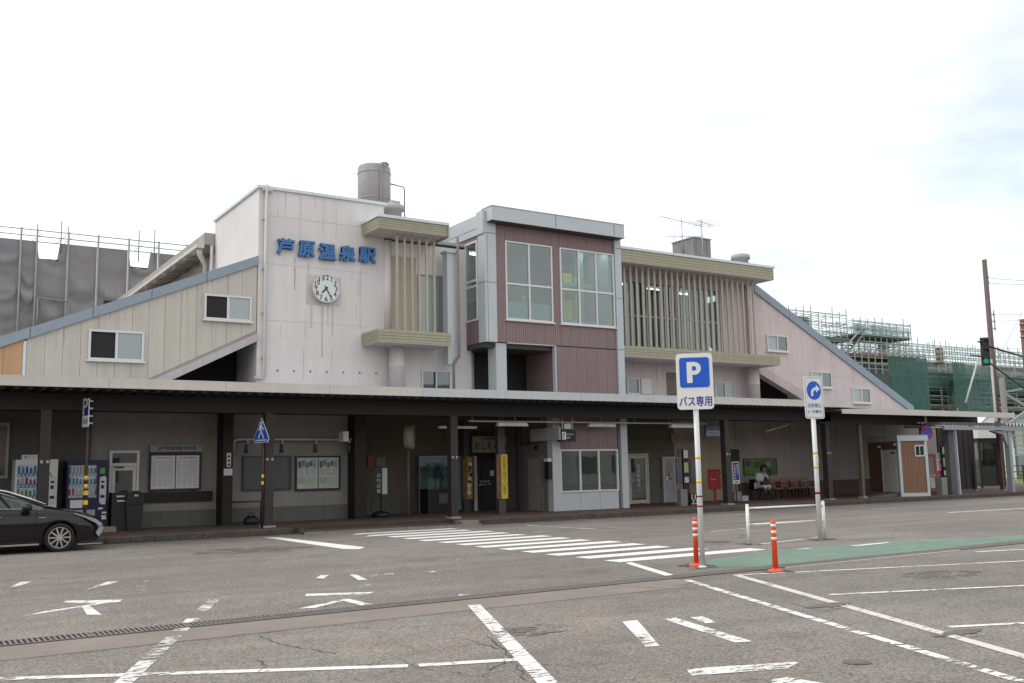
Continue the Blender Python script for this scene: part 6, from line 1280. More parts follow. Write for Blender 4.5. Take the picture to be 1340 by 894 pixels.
MB().bar((.15,0,zg-1.0),(3.2,0,zg-2.0),.12,.18).bar((.2,0,zg-2.9),(3.2,0,zg-1.7),.12,.18).bar((.2,0,zg-.9),(3.2,0,zg-.5),.08,.1).build('brace', stl, gp)
sp2 = thing('slim_pole', 'slim pale steel pole standing beside the brown utility pole', 'pole', (atY(1301,520,31.5).x, 31.5, 0)); MB().tube([(0,0,0),(0,0,atY(1297,470,31.5).z)], .07, 10).build('shaft', mat('pole_pale', (.42,.40,.38), .5), sp2); MB().box(-.1,.1,-.1,.1,0,.12).build('foot', concm, sp2)
TL = thing('traffic_light', 'dark vertical traffic signal with its green lamp lit, hung before the brown pole', 'traffic light', (atY(1289,460,28.5).x, 28.5, 0)); zt_ = atY(1287,442,28.5).z; zb_ = atY(1291,479,28.5).z; hh = zt_-zb_
blk = mat('signal_dark', (.03,.022,.022), .5, .1, 5)
MB().box(-.19,.19,-.12,.12,zb_,zt_).build('signal_box', blk, TL)
for i, c_ in enumerate((None, None, 1)):
    zc = zt_-hh*(.18+.32*i); vis = MB(); n = 14
    for k in range(n): a0 = -.2+k*(pi+.4)/n; a1 = -.2+(k+1)*(pi+.4)/n; b = vis.add([(.15*cos(a0),-.121,zc+.15*sin(a0)),(.15*cos(a1),-.121,zc+.15*sin(a1)),(.15*cos(a1),-.36,zc+.15*sin(a1)-.03),(.15*cos(a0),-.36,zc+.15*sin(a0)-.03)]); vis.face((b,b+1,b+2,b+3))
    vis.build('visor', blk, TL); MB().disc((0,-.121,zc), .125, .012, 18).build('green_lamp' if c_ else 'lamp', emit('signal_green', (.02,.35,.22), .35) if c_ else mat('lamp_off', (.05,.03,.025), .3), TL)
zl = zt_-.25
for c_ in TL.children: c_.rotation_euler = (0,0,-radians(50))
MB().tube([(-.19,0,zl),(-.55,0,zl+.02)], .04, 6).tube([(.19,0,zl-.15),(9,2.5,zl-.25)], .05, 6).tube([(.0,.1,zb_+.35),(1.2,.4,zb_+.15),(3.2,.8,zb_-.35),(9,2.5,zb_-1.3)], .045, 6).box(-1.1,-.2,-.05,.15,zb_+.45,zb_+.5).build('bracket_arm', blk, TL)
MB().tube([(9,2.5,0),(9,2.5,zl+.6)], .10, 10).build('signal_mast', ub, TL)
gw_ = thing('guy_wire_tube', 'thin pale slanting tube guarding a stay wire left of the traffic light', 'stay', (atY(1264,535,29.5).x, 29.5, 3.8)); q0 = atY(1263.5,528,29.5); q1 = atY(1280,470,29.5); gw_.location = q0
MB().tube([(0,0,0), q1-q0], .05, 8).build('tube', mat('stay_pale', (.50,.50,.50), .5), gw_); MB().tube([q1-q0, (up.location+Vector((-.05,-.1,hp-4.6)))-q0], .015, 5).tube([(0,0,0),(-1.0,.5,-3.6)], .02, 5).build('wire', black, gw_)
def wire(label, p0, p1, sag, r=.013):
    p0, p1 = Vector(p0), Vector(p1); t = tag(MB().tube([p0.lerp(p1, k/10)-p0-Vector((0,0,sag*4*(k/10)*(1-k/10))) for k in range(11)], r, 5).build('overhead_wire', black), label, 'wire'); t.location = p0; return t
ul = up.location
for L, dz, ty, tz in (('topmost overhead wire leaving the brown pole to the right', -1.05, 362.5, 0), ('second overhead wire just below the topmost one', -1.35, 364.5, 0), ('thin wire at the level of the side arms', -3.15, 402, 0), ('thin wire below the side arms', -3.55, 405.5, 0), ('wire sloping down from the pole above the signal', -5.1, 447, 0)):
    q = atY(1420, ty+2, 30); wire(L, (ul.x+.3, 32, hp+dz), q, .15, .012 if dz > -2 else .009)
wire('wire rising to the right above the traffic light', (ul.x+.2, 31.9, hp-5.9), atY(1337,408,30), .1, .010)
wire('wire falling to the right above the signal arm', (ul.x+.2, 31.9, hp-5.7), atY(1420,492,30), .1, .010)
# ================================================================ ELEVATED LINE UNDER CONSTRUCTION, BEHIND THE STATION
sheetm = mat('grey_mesh_sheet', (.235,.23,.237), .85, .06, .7, streak=.08)
YV = 56
LS = thing('sheeted_scaffold', 'tall scaffold wrapped in dark grey sheeting behind the left wing', 'scaffold', (10, YV, 0))
pxs = [-56,-14,26,47,88,127,167,206,243,283]; X_ = [atY(p, 330, YV).x-10 for p in pxs]
random.seed(31); CR = [[(random.uniform(3.5,13.6), random.uniform(.2,.8), random.uniform(.7,1.0), random.choice([-1,1])*random.uniform(.05,.15), random.uniform(.10,.45)) for _ in range(18)] for _ in range(9)]
CRC = [(12.05,.30,1,.14,.12),(10.9,.38,1,.16,.14)]
def sheet(x0, x1, z0, z1, cut=None, seed=0, bulge=.0):
    mb = MB(); nx, nz_ = 12, 90; pts = []
    for j in range(nz_+1):
        for i in range(nx+1):
            u = i/nx; v = j/nz_; x = x0+(x1-x0)*u; z = z0+(z1-z0)*v
            if cut and v > .93 and .05 < u < .75: z = min(z, z1-cut)
            fold = .10*noise.noise(Vector((x*.5, z*1.6, seed*3.1)))*sin(pi*u)**.5+sum(am_*math.exp(-((z-zc_+sg_*sin(pi*min(1,max(0,u*sk_))))/wd2)**2) for zc_, sg_, sk_, am_, wd2 in CR[seed % 9])*sin(pi*u)**.35
            sagz = 0
            pts.append((x, -.15-fold-bulge*sin(pi*u), z+sagz))
    b = mb.add(pts)
    for j in range(nz_):
        for i in range(nx): mb.face((b+j*(nx+1)+i, b+j*(nx+1)+i+1, b+(j+1)*(nx+1)+i+1, b+(j+1)*(nx+1)+i), 0, True)
    return mb.build('mesh_sheet', sheetm, LS)
zt = 13.95
for i in range(len(X_)-1): sheet(X_[i]+.03, X_[i+1]-.03, 3, zt, cut=.95 if i in (3, 6) else None, seed=i)
xr = X_[-1]
while xr < 26: sheet(xr+.03, xr+1.6, 3, zt, seed=int(xr)); xr += 1.62
pm = mat('scaffold_tube', (.27,.27,.27), .5, .15, 3, metal=.3)
for i, x in enumerate(X_): MB().tube([(x,-.32,3),(x,-.32,14.62)], .05, 8).build('standard', pm, LS)
for z in (14.60, 14.28, 13.98): MB().tube([(X_[0]-6,-.1,z),(26,-.1,z)], .028, 6).build('guard_rail', pm, LS)
for x in (X_[3], X_[4]-.35, X_[4], X_[6]+.55, X_[7]-.2, X_[8]+.55, X_[8]+.9): MB().tube([(x,-.15,13.4),(x,-.15,15.1+.2*sin(x*9))], .03, 6).bar((x-.2,-.15,14.0),(x+.25,-.15,14.45),.03,.03).build('end_tube', pm, LS)
sheet(X_[3]+.25, X_[4]-.05, 8.8, 10.9, seed=21, bulge=.5); MB().tube([(X_[3]+.1,-.75,10.9),(X_[4]+.05,-.75,10.8)], .04, 6).tube([(X_[3]+.1,-.75,8.7),(X_[3]+.1,-.75,10.9)], .04, 6).tube([(X_[4]+.05,-.75,8.7),(X_[4]+.05,-.75,10.8)], .04, 6).build('platform_frame', pm, LS)
MB().box(-8, 1.6, -.6, -.2, 4.0, 7.55).build('green_net', mat('net_green_dark', (.03,.12,.075), .85, .2, 1.2), LS)
# green scaffolds at the right
netm = netmat('green_net', (.055,.14,.115), .60); netm_t = netmat('green_net_open', (.07,.17,.145), .38)
tub = mat('scaffold_tube_right', (.34,.40,.375), .5, .15, 3, metal=.2); dkm = mat('scaffold_deck', (.12,.14,.125), .8, .2, 2)
def scaff(name, label, x0, x1, y0, y1, z0, z1, bay, lift, decks, nets, seed=0):
    t = thing(name, label, 'scaffold', ((x0+x1)/2, (y0+y1)/2, z0)); ox, oy = (x0+x1)/2, (y0+y1)/2; random.seed(seed)
    fr = MB(); nx = max(1, round((x1-x0)/bay)); nz_ = max(1, round((z1-z0)/lift)); r_ = .032
    for y in (y0, y1):
        for i in range(nx+1): x = x0+(x1-x0)*i/nx; fr.bar((x-ox,y-oy,0),(x-ox,y-oy,z1-z0+random.uniform(0,.7)),r_*2,r_*2)
        for j in range(nz_+1): z = (z1-z0)*j/nz_; fr.bar((x0-ox,y-oy,z),(x1-ox,y-oy,z),r_*2,r_*2); fr.bar((x0-ox,y-oy,z+.5),(x1-ox,y-oy,z+.5),r_*1.3,r_*1.3) if j < nz_ else None
        for i in range(nx):
            if random.random() < .5: j = random.randrange(nz_); xa_, xb_ = x0+(x1-x0)*i/nx, x0+(x1-x0)*(i+1)/nx; fr.bar((xa_-ox,y-oy,(z1-z0)*j/nz_),(xb_-ox,y-oy,(z1-z0)*(j+1)/nz_),r_*1.4,r_*1.4)
    for i in range(nx+1):
        for j in range(nz_+1): x = x0+(x1-x0)*i/nx; z = (z1-z0)*j/nz_; fr.bar((x-ox,y0-oy,z),(x-ox,y1-oy,z),r_*1.6,r_*1.6)
    fr.build('tube_frame', tub, t)
    for a_, b_, z, th in decks: MB().box(a_-ox, b_-ox, y0-oy-.1, y1-oy+.1, z-z0, z-z0+th).build('deck', dkm, t)
    for a_, b_, za, zb2, m in nets: MB().box(a_-ox, b_-ox, y0-oy-.14, y0-oy-.12, za-z0, zb2-z0).build('net_panel', m, t)
    return t
scaff('scaffold_tower', 'upper scaffold corner with green netting just above the right gable', 60, 71.0, YV, YV+4, 8.2, 14.5, .9, .8, [(61,71.2,12.2,.28),(64,71.4,9.6,.28)], [(62.0,66.0,12.5,14.0,netm)], 1)
scaff('scaffold_tower', 'scaffold tower carrying the raised walkway right of the gable', 72.4, 79.6, YV, YV+3, 11.0, 13.0, .8, .65, [(71.6,79.7,12.75,.18)], [(71.7,79.6,12.95,13.85,netm_t)], 2)
scaff('walkway_rails', 'railings around the raised walkway above the green scaffold', 71.6, 79.7, YV-.2, YV+3.2, 12.9, 14.1, 1.0, .6, [], [], 3)
st_ = thing('access_stair', 'steep metal stair rising to the raised scaffold walkway', 'stair', (68.6, YV-.5, 10.5)); MB().bar((0,0,0),(3.4,0,2.6),.14,.10).bar((.9,0,0),(4.2,0,2.6),.14,.10).build('stringer', mat('stair_steel', (.30,.31,.31), .6), st_)
for k in range(10): MB().box(.15+.37*k, .75+.37*k, -.1, .5, .25*k+.02, .25*k+.05).build('step', dkm, st_)
VD = thing('viaduct', 'long concrete railway viaduct under construction behind green netting at the right', 'viaduct', (100, 58, 0)); vc = mat('viaduct_concrete', (.27,.30,.27), .85, .15, .7, streak=.25)
MB().box(-29,110,2,11,10.0,11.3).box(-29,110,1.6,2,10.7,11.5).build('deck', vc, VD); MB().box(-29,110,1.7,2.0,9.3,10.0).build('under_beam', mat('beam_dark', (.07,.085,.08), .85, .2, 1), VD)
for k in range(12): MB().box(-25+k*11,-22.8+k*11,3.5,9,0,9.9).build('pier', vc, VD)
MB().box(-29,110,10.5,10.8,0,9.9).build('shade_backing', mat('backing_dark', (.03,.035,.04), .9), VD)  # added sheet, its dark colour standing in for shade below the deck
for k in range(6): MB().box(-20.2+k*9,-19.7+k*9,1.0,1.5,11.3,12.9).build('column_stub', mat('stub_brown', (.22,.12,.09), .8), VD)
MB().box(-29,110,1.3,1.5,6.75,7.1).build('lower_ledge', vc, VD)
scaff('front_scaffold', 'long low scaffold of upright tubes standing on the viaduct edge', 79.6, 112, 58.2, 59.6, 11.4, 12.9, .9, .5, [], [], 5)
scaff('front_scaffold', 'netted scaffold block in front of the viaduct, right of the gable edge', 66, 80.5, YV-1, YV+1, 3.5, 11.2, .9, .95, [(66,80.7,9.1,.14),(66,80.7,6.7,.14)], [(75.0,80.5,3.5,11.0,netm),(72.5,74.95,3.5,9.3,mat('net_dark_brown', (.075,.08,.085), .85, .3, 1.5))], 6)
scaff('front_scaffold', 'second netted scaffold bay along the viaduct, before the utility pole', 86.5, 91.0, YV-1, YV+1, 3.5, 10.6, .8, .95, [(86,91,9.2,.12)], [(86.4,91.0,5.5,10.6,netm_t),(84.3,86.3,6.0,10.8,netm)], 7)
scaff('front_scaffold', 'tube scaffold with open bays beneath the viaduct deck', 80.6, 110, YV+.5, YV+2, 6.9, 10.4, 2.1, .95, [(80.6,110,9.9,.1)], [(80.6,110,8.4,9.9,netm_t)], 8)
scaff('shoring', 'low tangle of shoring tubes at the foot of the viaduct', 78, 104, YV-6, YV-4, 2.0, 5.6, 2.2, .9, [], [], 9)
for a_ in ((71,12.0,75,10.9),(76,11.3,80,11.15)): pass
tag(MB().box(68,79.5,YV-.9,YV+2,10.85,11.05).build('planked_deck', mat('orange_brown_planks', (.22,.13,.07), .8, .4, 3)), 'orange-brown planked deck at the top of the netted scaffold', 'deck')
# ================================================================ FOREGROUND: SIGN POSTS, BOLLARDS, GUARD RAIL
pst_m = mat('post_white', (.66,.67,.67), .38, .04, 5, rust=(.30,.20,.12), rustamt=-.08)
def rounded(w, h, r, n=5):
    pts = []
    for cx_, cz_, a0 in ((w/2-r,h/2-r,0),(-w/2+r,h/2-r,pi/2),(-w/2+r,-h/2+r,pi),(w/2-r,-h/2+r,1.5*pi)):
        for k in range(n+1): a_ = a0+pi/2*k/n; pts.append((cx_+r*cos(a_), cz_+r*sin(a_)))
    return pts
g = atZ(919.5, 742.5, 0)
PS = thing('parking_sign', 'tall white post with a blue P sign for buses only', 'road sign', (g.x, g.y, 0), -radians(43.3)+radians(2)); gy = g.y
def hz(py, px): 
    # height of a sight line above the foot of the thing at the same depth as the foot
    d = ray(px, py); n_ = _f.copy(); n_.z = 0; n_.normalize(); k = (Vector((g.x, g.y, 0)).dot(n_))/d.dot(n_); return CAM_H + d.z*k
zt = hz(463, 909); zb_ = hz(536, 913)
MB().tube([(0,0,0),(0,0,zb_+.35)], .044, 16).build('post', pst_m, PS); MB().lathe((0,0,0), [(.075,0),(.07,.012),(.045,.03)], 16).build('post_collar', pst_m, PS)
for y_, m in ((599,yellow),(630.5,yellow),(649,redd),(662,redd)): z = hz(y_, 915); MB().lathe((0,0,z-.02), [(.0465,0),(.0465,.045 if m == yellow else .025)], 16).build('tape_band', m, PS)
pw_, ph_ = .60, zt-zb_; zc = (zt+zb_)/2
MB().prism(rounded(pw_, ph_, .06), 'y', -.062, -.050).build('sign_plate', whiteb, PS).location = (0,0,zc)
MB().box(-.2,.2,-.049,-.03,zc+.15,zc+.2).box(-.2,.2,-.049,-.03,zc-.25,zc-.2).build('bracket', steel, PS)
bs_ = .49; MB().prism(rounded(bs_, .50, .045), 'y', -.068, -.0635).build('blue_field', blue, PS).location = (0,0,zt-.07-.25)
# the letter P
bl = MB(); cx_, cz_ = -.02, zt-.32; n = 16
outer = [(cx_-.105,cz_-.175),(cx_-.105,cz_+.175),(cx_+.02,cz_+.175)]+[(cx_+.02+.108*sin(pi*k/n), cz_+.067+.108*cos(pi*k/n)) for k in range(1,n)]+[(cx_+.02,cz_-.041),(cx_-.015,cz_-.041),(cx_-.015,cz_-.175)]
inner = [(cx_-.015,cz_+.105),(cx_+.012,cz_+.105)]+[(cx_+.012+.040*sin(pi*k/8), cz_+.067+.038*cos(pi*k/8)) for k in range(1,8)]+[(cx_+.012,cz_+.029),(cx_-.015,cz_+.029)]
b = bl.prism(outer, 'y', -.0725, -.0685); bl.build('letter', whiteb, PS)
MB().prism(inner, 'y', -.0755, -.0730).build('letter_counter', blue, PS)
text('バス専用', .53, .165, navy if False else mat('sign_text_blue', (.02,.05,.30), .5), PS, (0,-.0625,zb_+.135), ext=.004, bold=.025)
# one-way sign
g = atZ(1073.5, 706.5, 0)
OS = thing('turn_sign', 'white post with a blue right-turn arrow sign by the guard rail', 'road sign', (g.x, g.y, 0), radians(-6))
zt = hz(493, 1067); zb_ = hz(548, 1071)
MB().tube([(0,0,0),(0,0,zb_+.4)], .050, 16).build('post', pst_m, OS)
for y_, m in ((593,yellow),(611.5,mat('tape_olive', (.55,.50,.05), .5)),(645.5,redd)): z = hz(y_, 1071); MB().lathe((0,0,z-.02), [(.0525,0),(.0525,.05)], 16).build('tape_band', m, OS)
MB().box(-.03,.03,-.056,-.0515,hz(606,1070),hz(597,1070)).build('post_sticker', paper, OS)
pw_, ph_ = .55, zt-zb_; zc = (zt+zb_)/2
MB().prism(rounded(pw_, ph_, .06), 'y', -.066, -.054).build('sign_plate', whiteb, OS).location = (0,0,zc)
rim_ = MB(); o_, i_ = rounded(pw_-.05, ph_-.05, .045), rounded(pw_-.07, ph_-.07, .04); b = rim_.add([(x,-.0675,z) for x,z in o_]+[(x,-.0675,z) for x,z in i_]); n = len(o_)
for k in range(n): rim_.face((b+k, b+(k+1)%n, b+n+(k+1)%n, b+n+k))
rim_.build('border_line', mat('border_blue', (.10,.16,.35), .5), OS).location = (0,0,zc)
MB().disc((0,-.067,zt-.31), .205, .004, 36).build('blue_disc', blue, OS)
ar = MB(); R0, R1, n = .075, .135, 10; c_ = (.045, zt-.375)
pts = [(c_[0]-R1, c_[1]-.06)]+[(c_[0]+R1*cos(pi-k*(pi/2)/n), c_[1]+R1*sin(pi-k*(pi/2)/n)) for k in range(n+1)]+[(c_[0]+.015,c_[1]+R1),(c_[0]+.015,c_[1]+R1+.055),(c_[0]+.125,c_[1]+(R0+R1)/2),(c_[0]+.015,c_[1]+R0-.055),(c_[0]+.015,c_[1]+R0)]+[(c_[0]+R0*cos(pi/2+k*(pi/2)/n), c_[1]+R0*sin(pi/2+k*(pi/2)/n)) for k in range(n+1)]+[(c_[0]-R0,c_[1]-.06)]
ar.prism([(x,z) for x,z in pts], 'y', -.0745, -.0715); ar.build('white_arrow', whiteb, OS)
text('左折禁止', .40, .095, MATS['sign_text_blue'], OS, (0,-.067,zb_+.29), ext=.003); text('(一方通行)', .40, .085, MATS['sign_text_blue'], OS, (0,-.067,zb_+.15), ext=.003)
# bollards
def bollard(px, py, label, lean=0):
    g_ = atZ(px, py, 0); t = thing('delineator_post', label, 'bollard', (g_.x, g_.y, 0), 0, 'orange rubber posts'); t.rotation_euler = (0, radians(lean), 0)
    MB().lathe((0,0,0), [(.13,0),(.125,.018),(.07,.035),(.05,.05)], 24).build('base', orange, t)
    MB().lathe((0,0,.05), [(.042,0),(.040,.70),(.034,.73),(.012,.74)], 20).build('post', orange, t)
    for z in (.48, .58, .68): MB().lathe((0,0,z), [(.0425,0),(.0425,.045)], 20).build('reflective_band', refl, t)
    for a_ in range(3): MB().lathe((.095*cos(a_*2.1), .095*sin(a_*2.1), .022), [(.012,0),(.010,.012)], 8).build('anchor_bolt', steel, t)
bollard(1015, 748, 'orange post with white bands standing on the green strip edge', 0); bollard(911.5, 740.5, 'orange post with white bands half hidden by the P sign post', 0)
# guard rail
a = atZ(980, 712.5, 0); b = atZ(1079.5, 705.5, 0)
GR = thing('guard_rail', 'low white pipe guard rail left of the turn sign', 'guard rail', a); v = b-a; L = v.length; GR.rotation_euler = (0,0,atan2(v.y, v.x)); hr = .80
for x in (0, L): o = MB().tube([(x,0,0),(x,0,hr)], .036, 14).lathe((x,0,hr), [(.036,0),(.032,.016),(.015,.028)], 14).build('post', whitep, GR); MB().lathe((x,0,0), [(.07,0),(.06,.02)], 14).build('post_collar', mat('rusty_collar', (.20,.13,.09), .8, .3, 10), o)
for z in (hr-.06, hr*.50): 
    o = MB().tube([(.036,0,z),(L-.036,0,z)], .022, 12).build('rail', whitep, GR)
    for x in (.08, .13, L-.12): MB().box(x-.008, x+.008, -.034, -.026, z-.008, z+.008).build('bolt', MATS['rusty_collar'], o)
# crossing sign and P sign on the pavement
g = atY(342, 650, 26.95); g.z = .15; g.y = 27.10; cr_ = thing('crossing_sign', 'blue five-sided pedestrian crossing sign on a dark post beside the canopy post', 'road sign', (g.x, g.y-.15, .15), -radians(76)); dkp = mat('sign_post_brown', (.045,.032,.028), .5, .1, 5)
def hz2(py, px): d = ray(px, py); n_ = Vector((_f.x,_f.y,0)).normalized(); k = (Vector((g.x, g.y-.15, 0)).dot(n_))/d.dot(n_); return CAM_H+d.z*k-.15
zt, zb_ = hz2(547.5,340), hz2(579.5,341); H_ = zt-zb_; wd_ = H_*.56
MB().tube([(0,.03,0),(0,.03,zt-.2)], .035, 12).build('post', dkp, cr_)
def penta(w, h, z0): return [(-w*.86,z0),(w*.86,z0),(w,z0+h*.17),(0.05*w,z0+h),(-.05*w,z0+h),(-w,z0+h*.17)]
MB().prism(penta(wd_, H_, zb_), 'y', -.03, -.018).build('white_edge', whiteb, cr_); MB().prism(penta(wd_*.93, H_*.93, zb_+H_*.025), 'y', -.0345, -.0305).build('blue_field', blue, cr_)
MB().bar((-wd_*.7,-.037,zb_+H_*.10),(wd_*.7,-.037,zb_+H_*.10),.003,.035).build('kerb_bar', whiteb, cr_)
wk_ = MB(); 
for p0, p1, t_ in (((0,.50),(.0,.72),.09),((0,.50),(-.13,.18),.055),((0,.50),(.13,.18),.055),((0,.70),(-.14,.50),.045),((0,.70),(.14,.52),.045)): wk_.bar((p0[0],-.0375,zb_+H_*p0[1]),(p1[0],-.0375,zb_+H_*p1[1]),.003,t_)
wk_.disc((0,-.036,zb_+H_*.80), .055, .003, 14); wk_.build('walking_figure', whiteb, cr_)
for y_ in (623.5, 632.5): z = hz2(y_, 341); MB().lathe((0,.03,z-.05), [(.038,0),(.038,.10)], 12).build('yellow_band', yellow, cr_)
g = atZ(108.5, 692, .15); g = Vector((atY(109,650,26.9).x, 26.9, .15)); ps2 = thing('sign_post', 'dark post with yellow bands carrying an edge-on blue and white sign', 'road sign', (g.x, 26.9, .15), -radians(80))
def hz3(py, px): d = ray(px, py); n_ = Vector((_f.x,_f.y,0)).normalized(); k = (Vector((g.x, 26.9, 0)).dot(n_))/d.dot(n_); return CAM_H+d.z*k-.15
zt, zb_ = hz3(522,111), hz3(559,109)
MB().tube([(0,.05,0),(0,.05,zt-.05)], .04, 12).build('post', dkp, ps2); MB().box(-.22,.22,-.02,-.005,zb_,zt).build('sign_plate', whiteb, ps2); MB().box(-.19,.19,-.026,-.021,zb_+(zt-zb_)*.40,zt-.05).build('blue_field', navy, ps2)
text('P', .3, .42, whiteb, ps2, (0,-.027,zb_+(zt-zb_)*.72), ext=.003, bold=.04); text('専用', .3, .15, navy, ps2, (0,-.021,zb_+(zt-zb_)*.2), ext=.003)
for f_ in (.1,.35,.62,.88): MB().box(-.18,.18,-.004,.10,zb_+(zt-zb_)*f_,zb_+(zt-zb_)*f_+.04).build('bracket', steel, ps2)
for y_ in (626, 637): z = hz3(y_, 109); MB().lathe((0,.05,z-.05), [(.044,0),(.044,.11)], 12).build('yellow_band', yellow, ps2)
z0 = hz3(667, 109); 
for k in range(4): MB().bar((0,-.0+.05,z0+.12*k),(0,.05,z0+.12*k+.11),.10,.10).build('hazard_stripe', yellow if k % 2 else black, ps2)
# ================================================================ CAR
CARM = mat('car_black', (.010,.009,.011), .10, .05, 2, spec=.4); chrome = mat('chrome', (.62,.62,.62), .12, .03, 5, metal=1.0); tyre = mat('tyre', (.015,.015,.015), .8, .1, 10)
cy = 24.32; nose = atY(131, 690, cy+.5).x
CAR = thing('parked_car', 'black hatchback with ten-spoke wheels entering the picture at the left edge', 'car', (nose, cy+.88, 0))
# stations: distance behind the nose, sill z, bonnet/belt z, roof z, half width, roof half width
ST_ = [(0.0,.32,.58,.60,.48,.40),(.08,.22,.68,.72,.66,.52),(.25,.19,.76,.80,.78,.62),(.55,.18,.83,.88,.84,.66),(.95,.17,.90,.96,.87,.66),(1.25,.17,.94,1.04,.88,.62),(1.6,.17,.955,1.20,.88,.60),(1.95,.17,.96,1.34,.88,.585),(2.3,.17,.965,1.43,.88,.58),(2.6,.17,.975,1.47,.88,.575),(3.0,.17,.99,1.46,.88,.565),(3.4,.18,1.01,1.40,.87,.55),(3.8,.2,1.04,1.29,.86,.54),(4.2,.24,1.06,1.16,.82,.52),(4.45,.30,1.02,1.08,.76,.5),(4.56,.42,.95,.98,.70,.46)]
def ring(s_):
    x, z0, zb, zr, w, wr = s_; return [(-x,-w*.93,z0),(-x,-w,z0+.16),(-x,-w,(z0+zb)/2+.05),(-x,-w*.965,zb-.03),(-x,-w*.93,zb),(-x,-(w*.93+wr)/2-.03,(zb+zr)/2),(-x,-wr,zr-.03),(-x,-wr*.7,zr),(-x,0,zr+.012),(-x,wr*.7,zr),(-x,wr,zr-.03),(-x,(w*.93+wr)/2+.03,(zb+zr)/2),(-x,w*.93,zb),(-x,w*.965,zb-.03),(-x,w,(z0+zb)/2+.05),(-x,w,z0+.16),(-x,w*.93,z0)]
# denser rings so wheel arches can be cut cleanly
def lerp_st(x):
    for a_, b_ in zip(ST_, ST_[1:]):
        if a_[0] <= x <= b_[0]: t = (x-a_[0])/(b_[0]-a_[0]); return tuple(p+(q_-p)*t for p, q_ in zip(a_, b_))
    return ST_[-1]
xsr = sorted(set([s_[0] for s_ in ST_]+[.93+.36*cos(pi*k/12) for k in range(13)]+[3.63+.36*cos(pi*k/12) for k in range(13)]))
body = MB(); gh = MB(); rings = []
for x in xsr:
    s_ = lerp_st(x); r_ = ring(s_)
    for wc in (.93, 3.63):
        if abs(x-wc) < .36:
            za = .32+sqrt(max(0,.36**2-(x-wc)**2))
            for i in (0,1,2,14,15,16):
                r_[i] = (r_[i][0], r_[i][1], max(r_[i][2], za if i in (0,16) else (za+.01 if i in (1,15) else max(za+.02, r_[i][2]))))
    rings.append((x, r_))
bb = [body.add(r_) for x, r_ in rings]
for k in range(len(rings)-1):
    x = (rings[k][0]+rings[k+1][0])/2
    for i in range(16):
        gls = (i in (4,5,10,11)) and 1.32 < x < 4.0
        body.face((bb[k]+i, bb[k]+i+1, bb[k+1]+i+1, bb[k+1]+i), 1 if gls else (1 if (i in (6,7,8,9) and 1.26 < x < 1.95) else 0), True)
body.face([bb[0]+i for i in range(17)], 0); body.face([bb[-1]+i for i in range(16,-1,-1)], 0)
bo = body.build('body', [CARM, glassmat('car_glass', (.30,.36,.36), .3, .75)], CAR)
bo.data.name = 'car_body'
for s_ in (-1, 1):
    yy = s_*.885
    MB().bar((-1.55,yy*.945,.972),(-3.9,yy*.93,1.045),.012,.022).build('belt_trim', chrome, CAR)
    pts = [Vector((-1.22,s_*.70,1.06)),Vector((-1.6,s_*.655,1.215)),Vector((-2.0,s_*.625,1.36)),Vector((-2.4,s_*.60,1.445)),Vector((-2.9,s_*.59,1.475))]
    MB().tube(pts, .022, 6).build('roof_trim', chrome, CAR)
    MB().box(-3.25,-1.35, yy-.012 if s_ < 0 else yy-.02, yy+.02 if s_ < 0 else yy+.012, .175,.215).build('sill_strip', chrome, CAR)
    dr = MB(); 
    for x in (-1.42,-2.42): dr.box(x-.004,x+.004,yy-.004 if s_<0 else yy-.006,yy+.006 if s_<0 else yy+.004,.30,.93)
    dr.build('door_gap', dark, CAR); MB().box(-2.32,-2.12,yy-.02 if s_<0 else yy,yy if s_<0 else yy+.02,.80,.825).build('door_handle', chrome, CAR)
    MB().box(-1.37,-1.23,yy-.006 if s_<0 else yy,yy if s_<0 else yy+.006,.76,.785).build('side_badge', chrome, CAR)
    mi = MB(); mi.lathe((-1.62, s_*.985, .93), [(.03,0),(.095,.03),(.10,.09),(.07,.145),(.02,.16)], 14); mi.bar((-1.62,s_*.86,.95),(-1.62,s_*.95,.97),.05,.05); mi.build('wing_mirror', CARM, CAR)
    MB().bar((-1.95,s_*.80,1.0),(-2.25,s_*.66,1.38),.03,.05).build('door_pillar', CARM, CAR); MB().bar((-2.95,s_*.80,1.02),(-3.0,s_*.62,1.42),.03,.05).build('door_pillar', CARM, CAR)
    hl_ = MB(); hl_.prism([(-.03,.585),(-.18,.70),(-.62,.845),(-.66,.835),(-.40,.73),(-.16,.60),(-.10,.52)], 'y', s_*.70, s_*.835); hl_.build('headlight', mat('headlamp', (.40,.44,.46), .08, .2, 12, metal=.5), CAR)
    MB().prism([(-.02,.56),(-.10,.50),(-.16,.38),(-.10,.30),(-.05,.36),(-.01,.48)], 'y', s_*.62, s_*.80).build('fog_light_panel', mat('foglamp', (.35,.40,.42), .15, .1, 10, metal=.3), CAR)
    MB().box(-.55,-.02,s_*.80-.02,s_*.80+.02,.135,.16).build('front_lip', chrome, CAR)
MB().box(-.06,.015,-.45,.45,.30,.44).build('grille', blkpl, CAR); MB().box(-.02,.03,-.26,.26,.42,.50).build('number_plate', paper, CAR)
for s_ in (-.4,.4): sm_ = MB().box(-2.7,-2.55,s_-.22,s_+.22,.55,1.12).box(-2.7,-2.2,s_-.24,s_+.24,.4,.55); sm_.build('seat', mat('seat_grey', (.08,.08,.085), .8), CAR)
MB().tube([(-1.72+.06*sin(k*pi/6),.4+.18*cos(k*pi/6),.95+.16*sin(k*pi/6)) for k in range(13)], .015, 6, cap=False).build('steering_wheel', black, CAR)
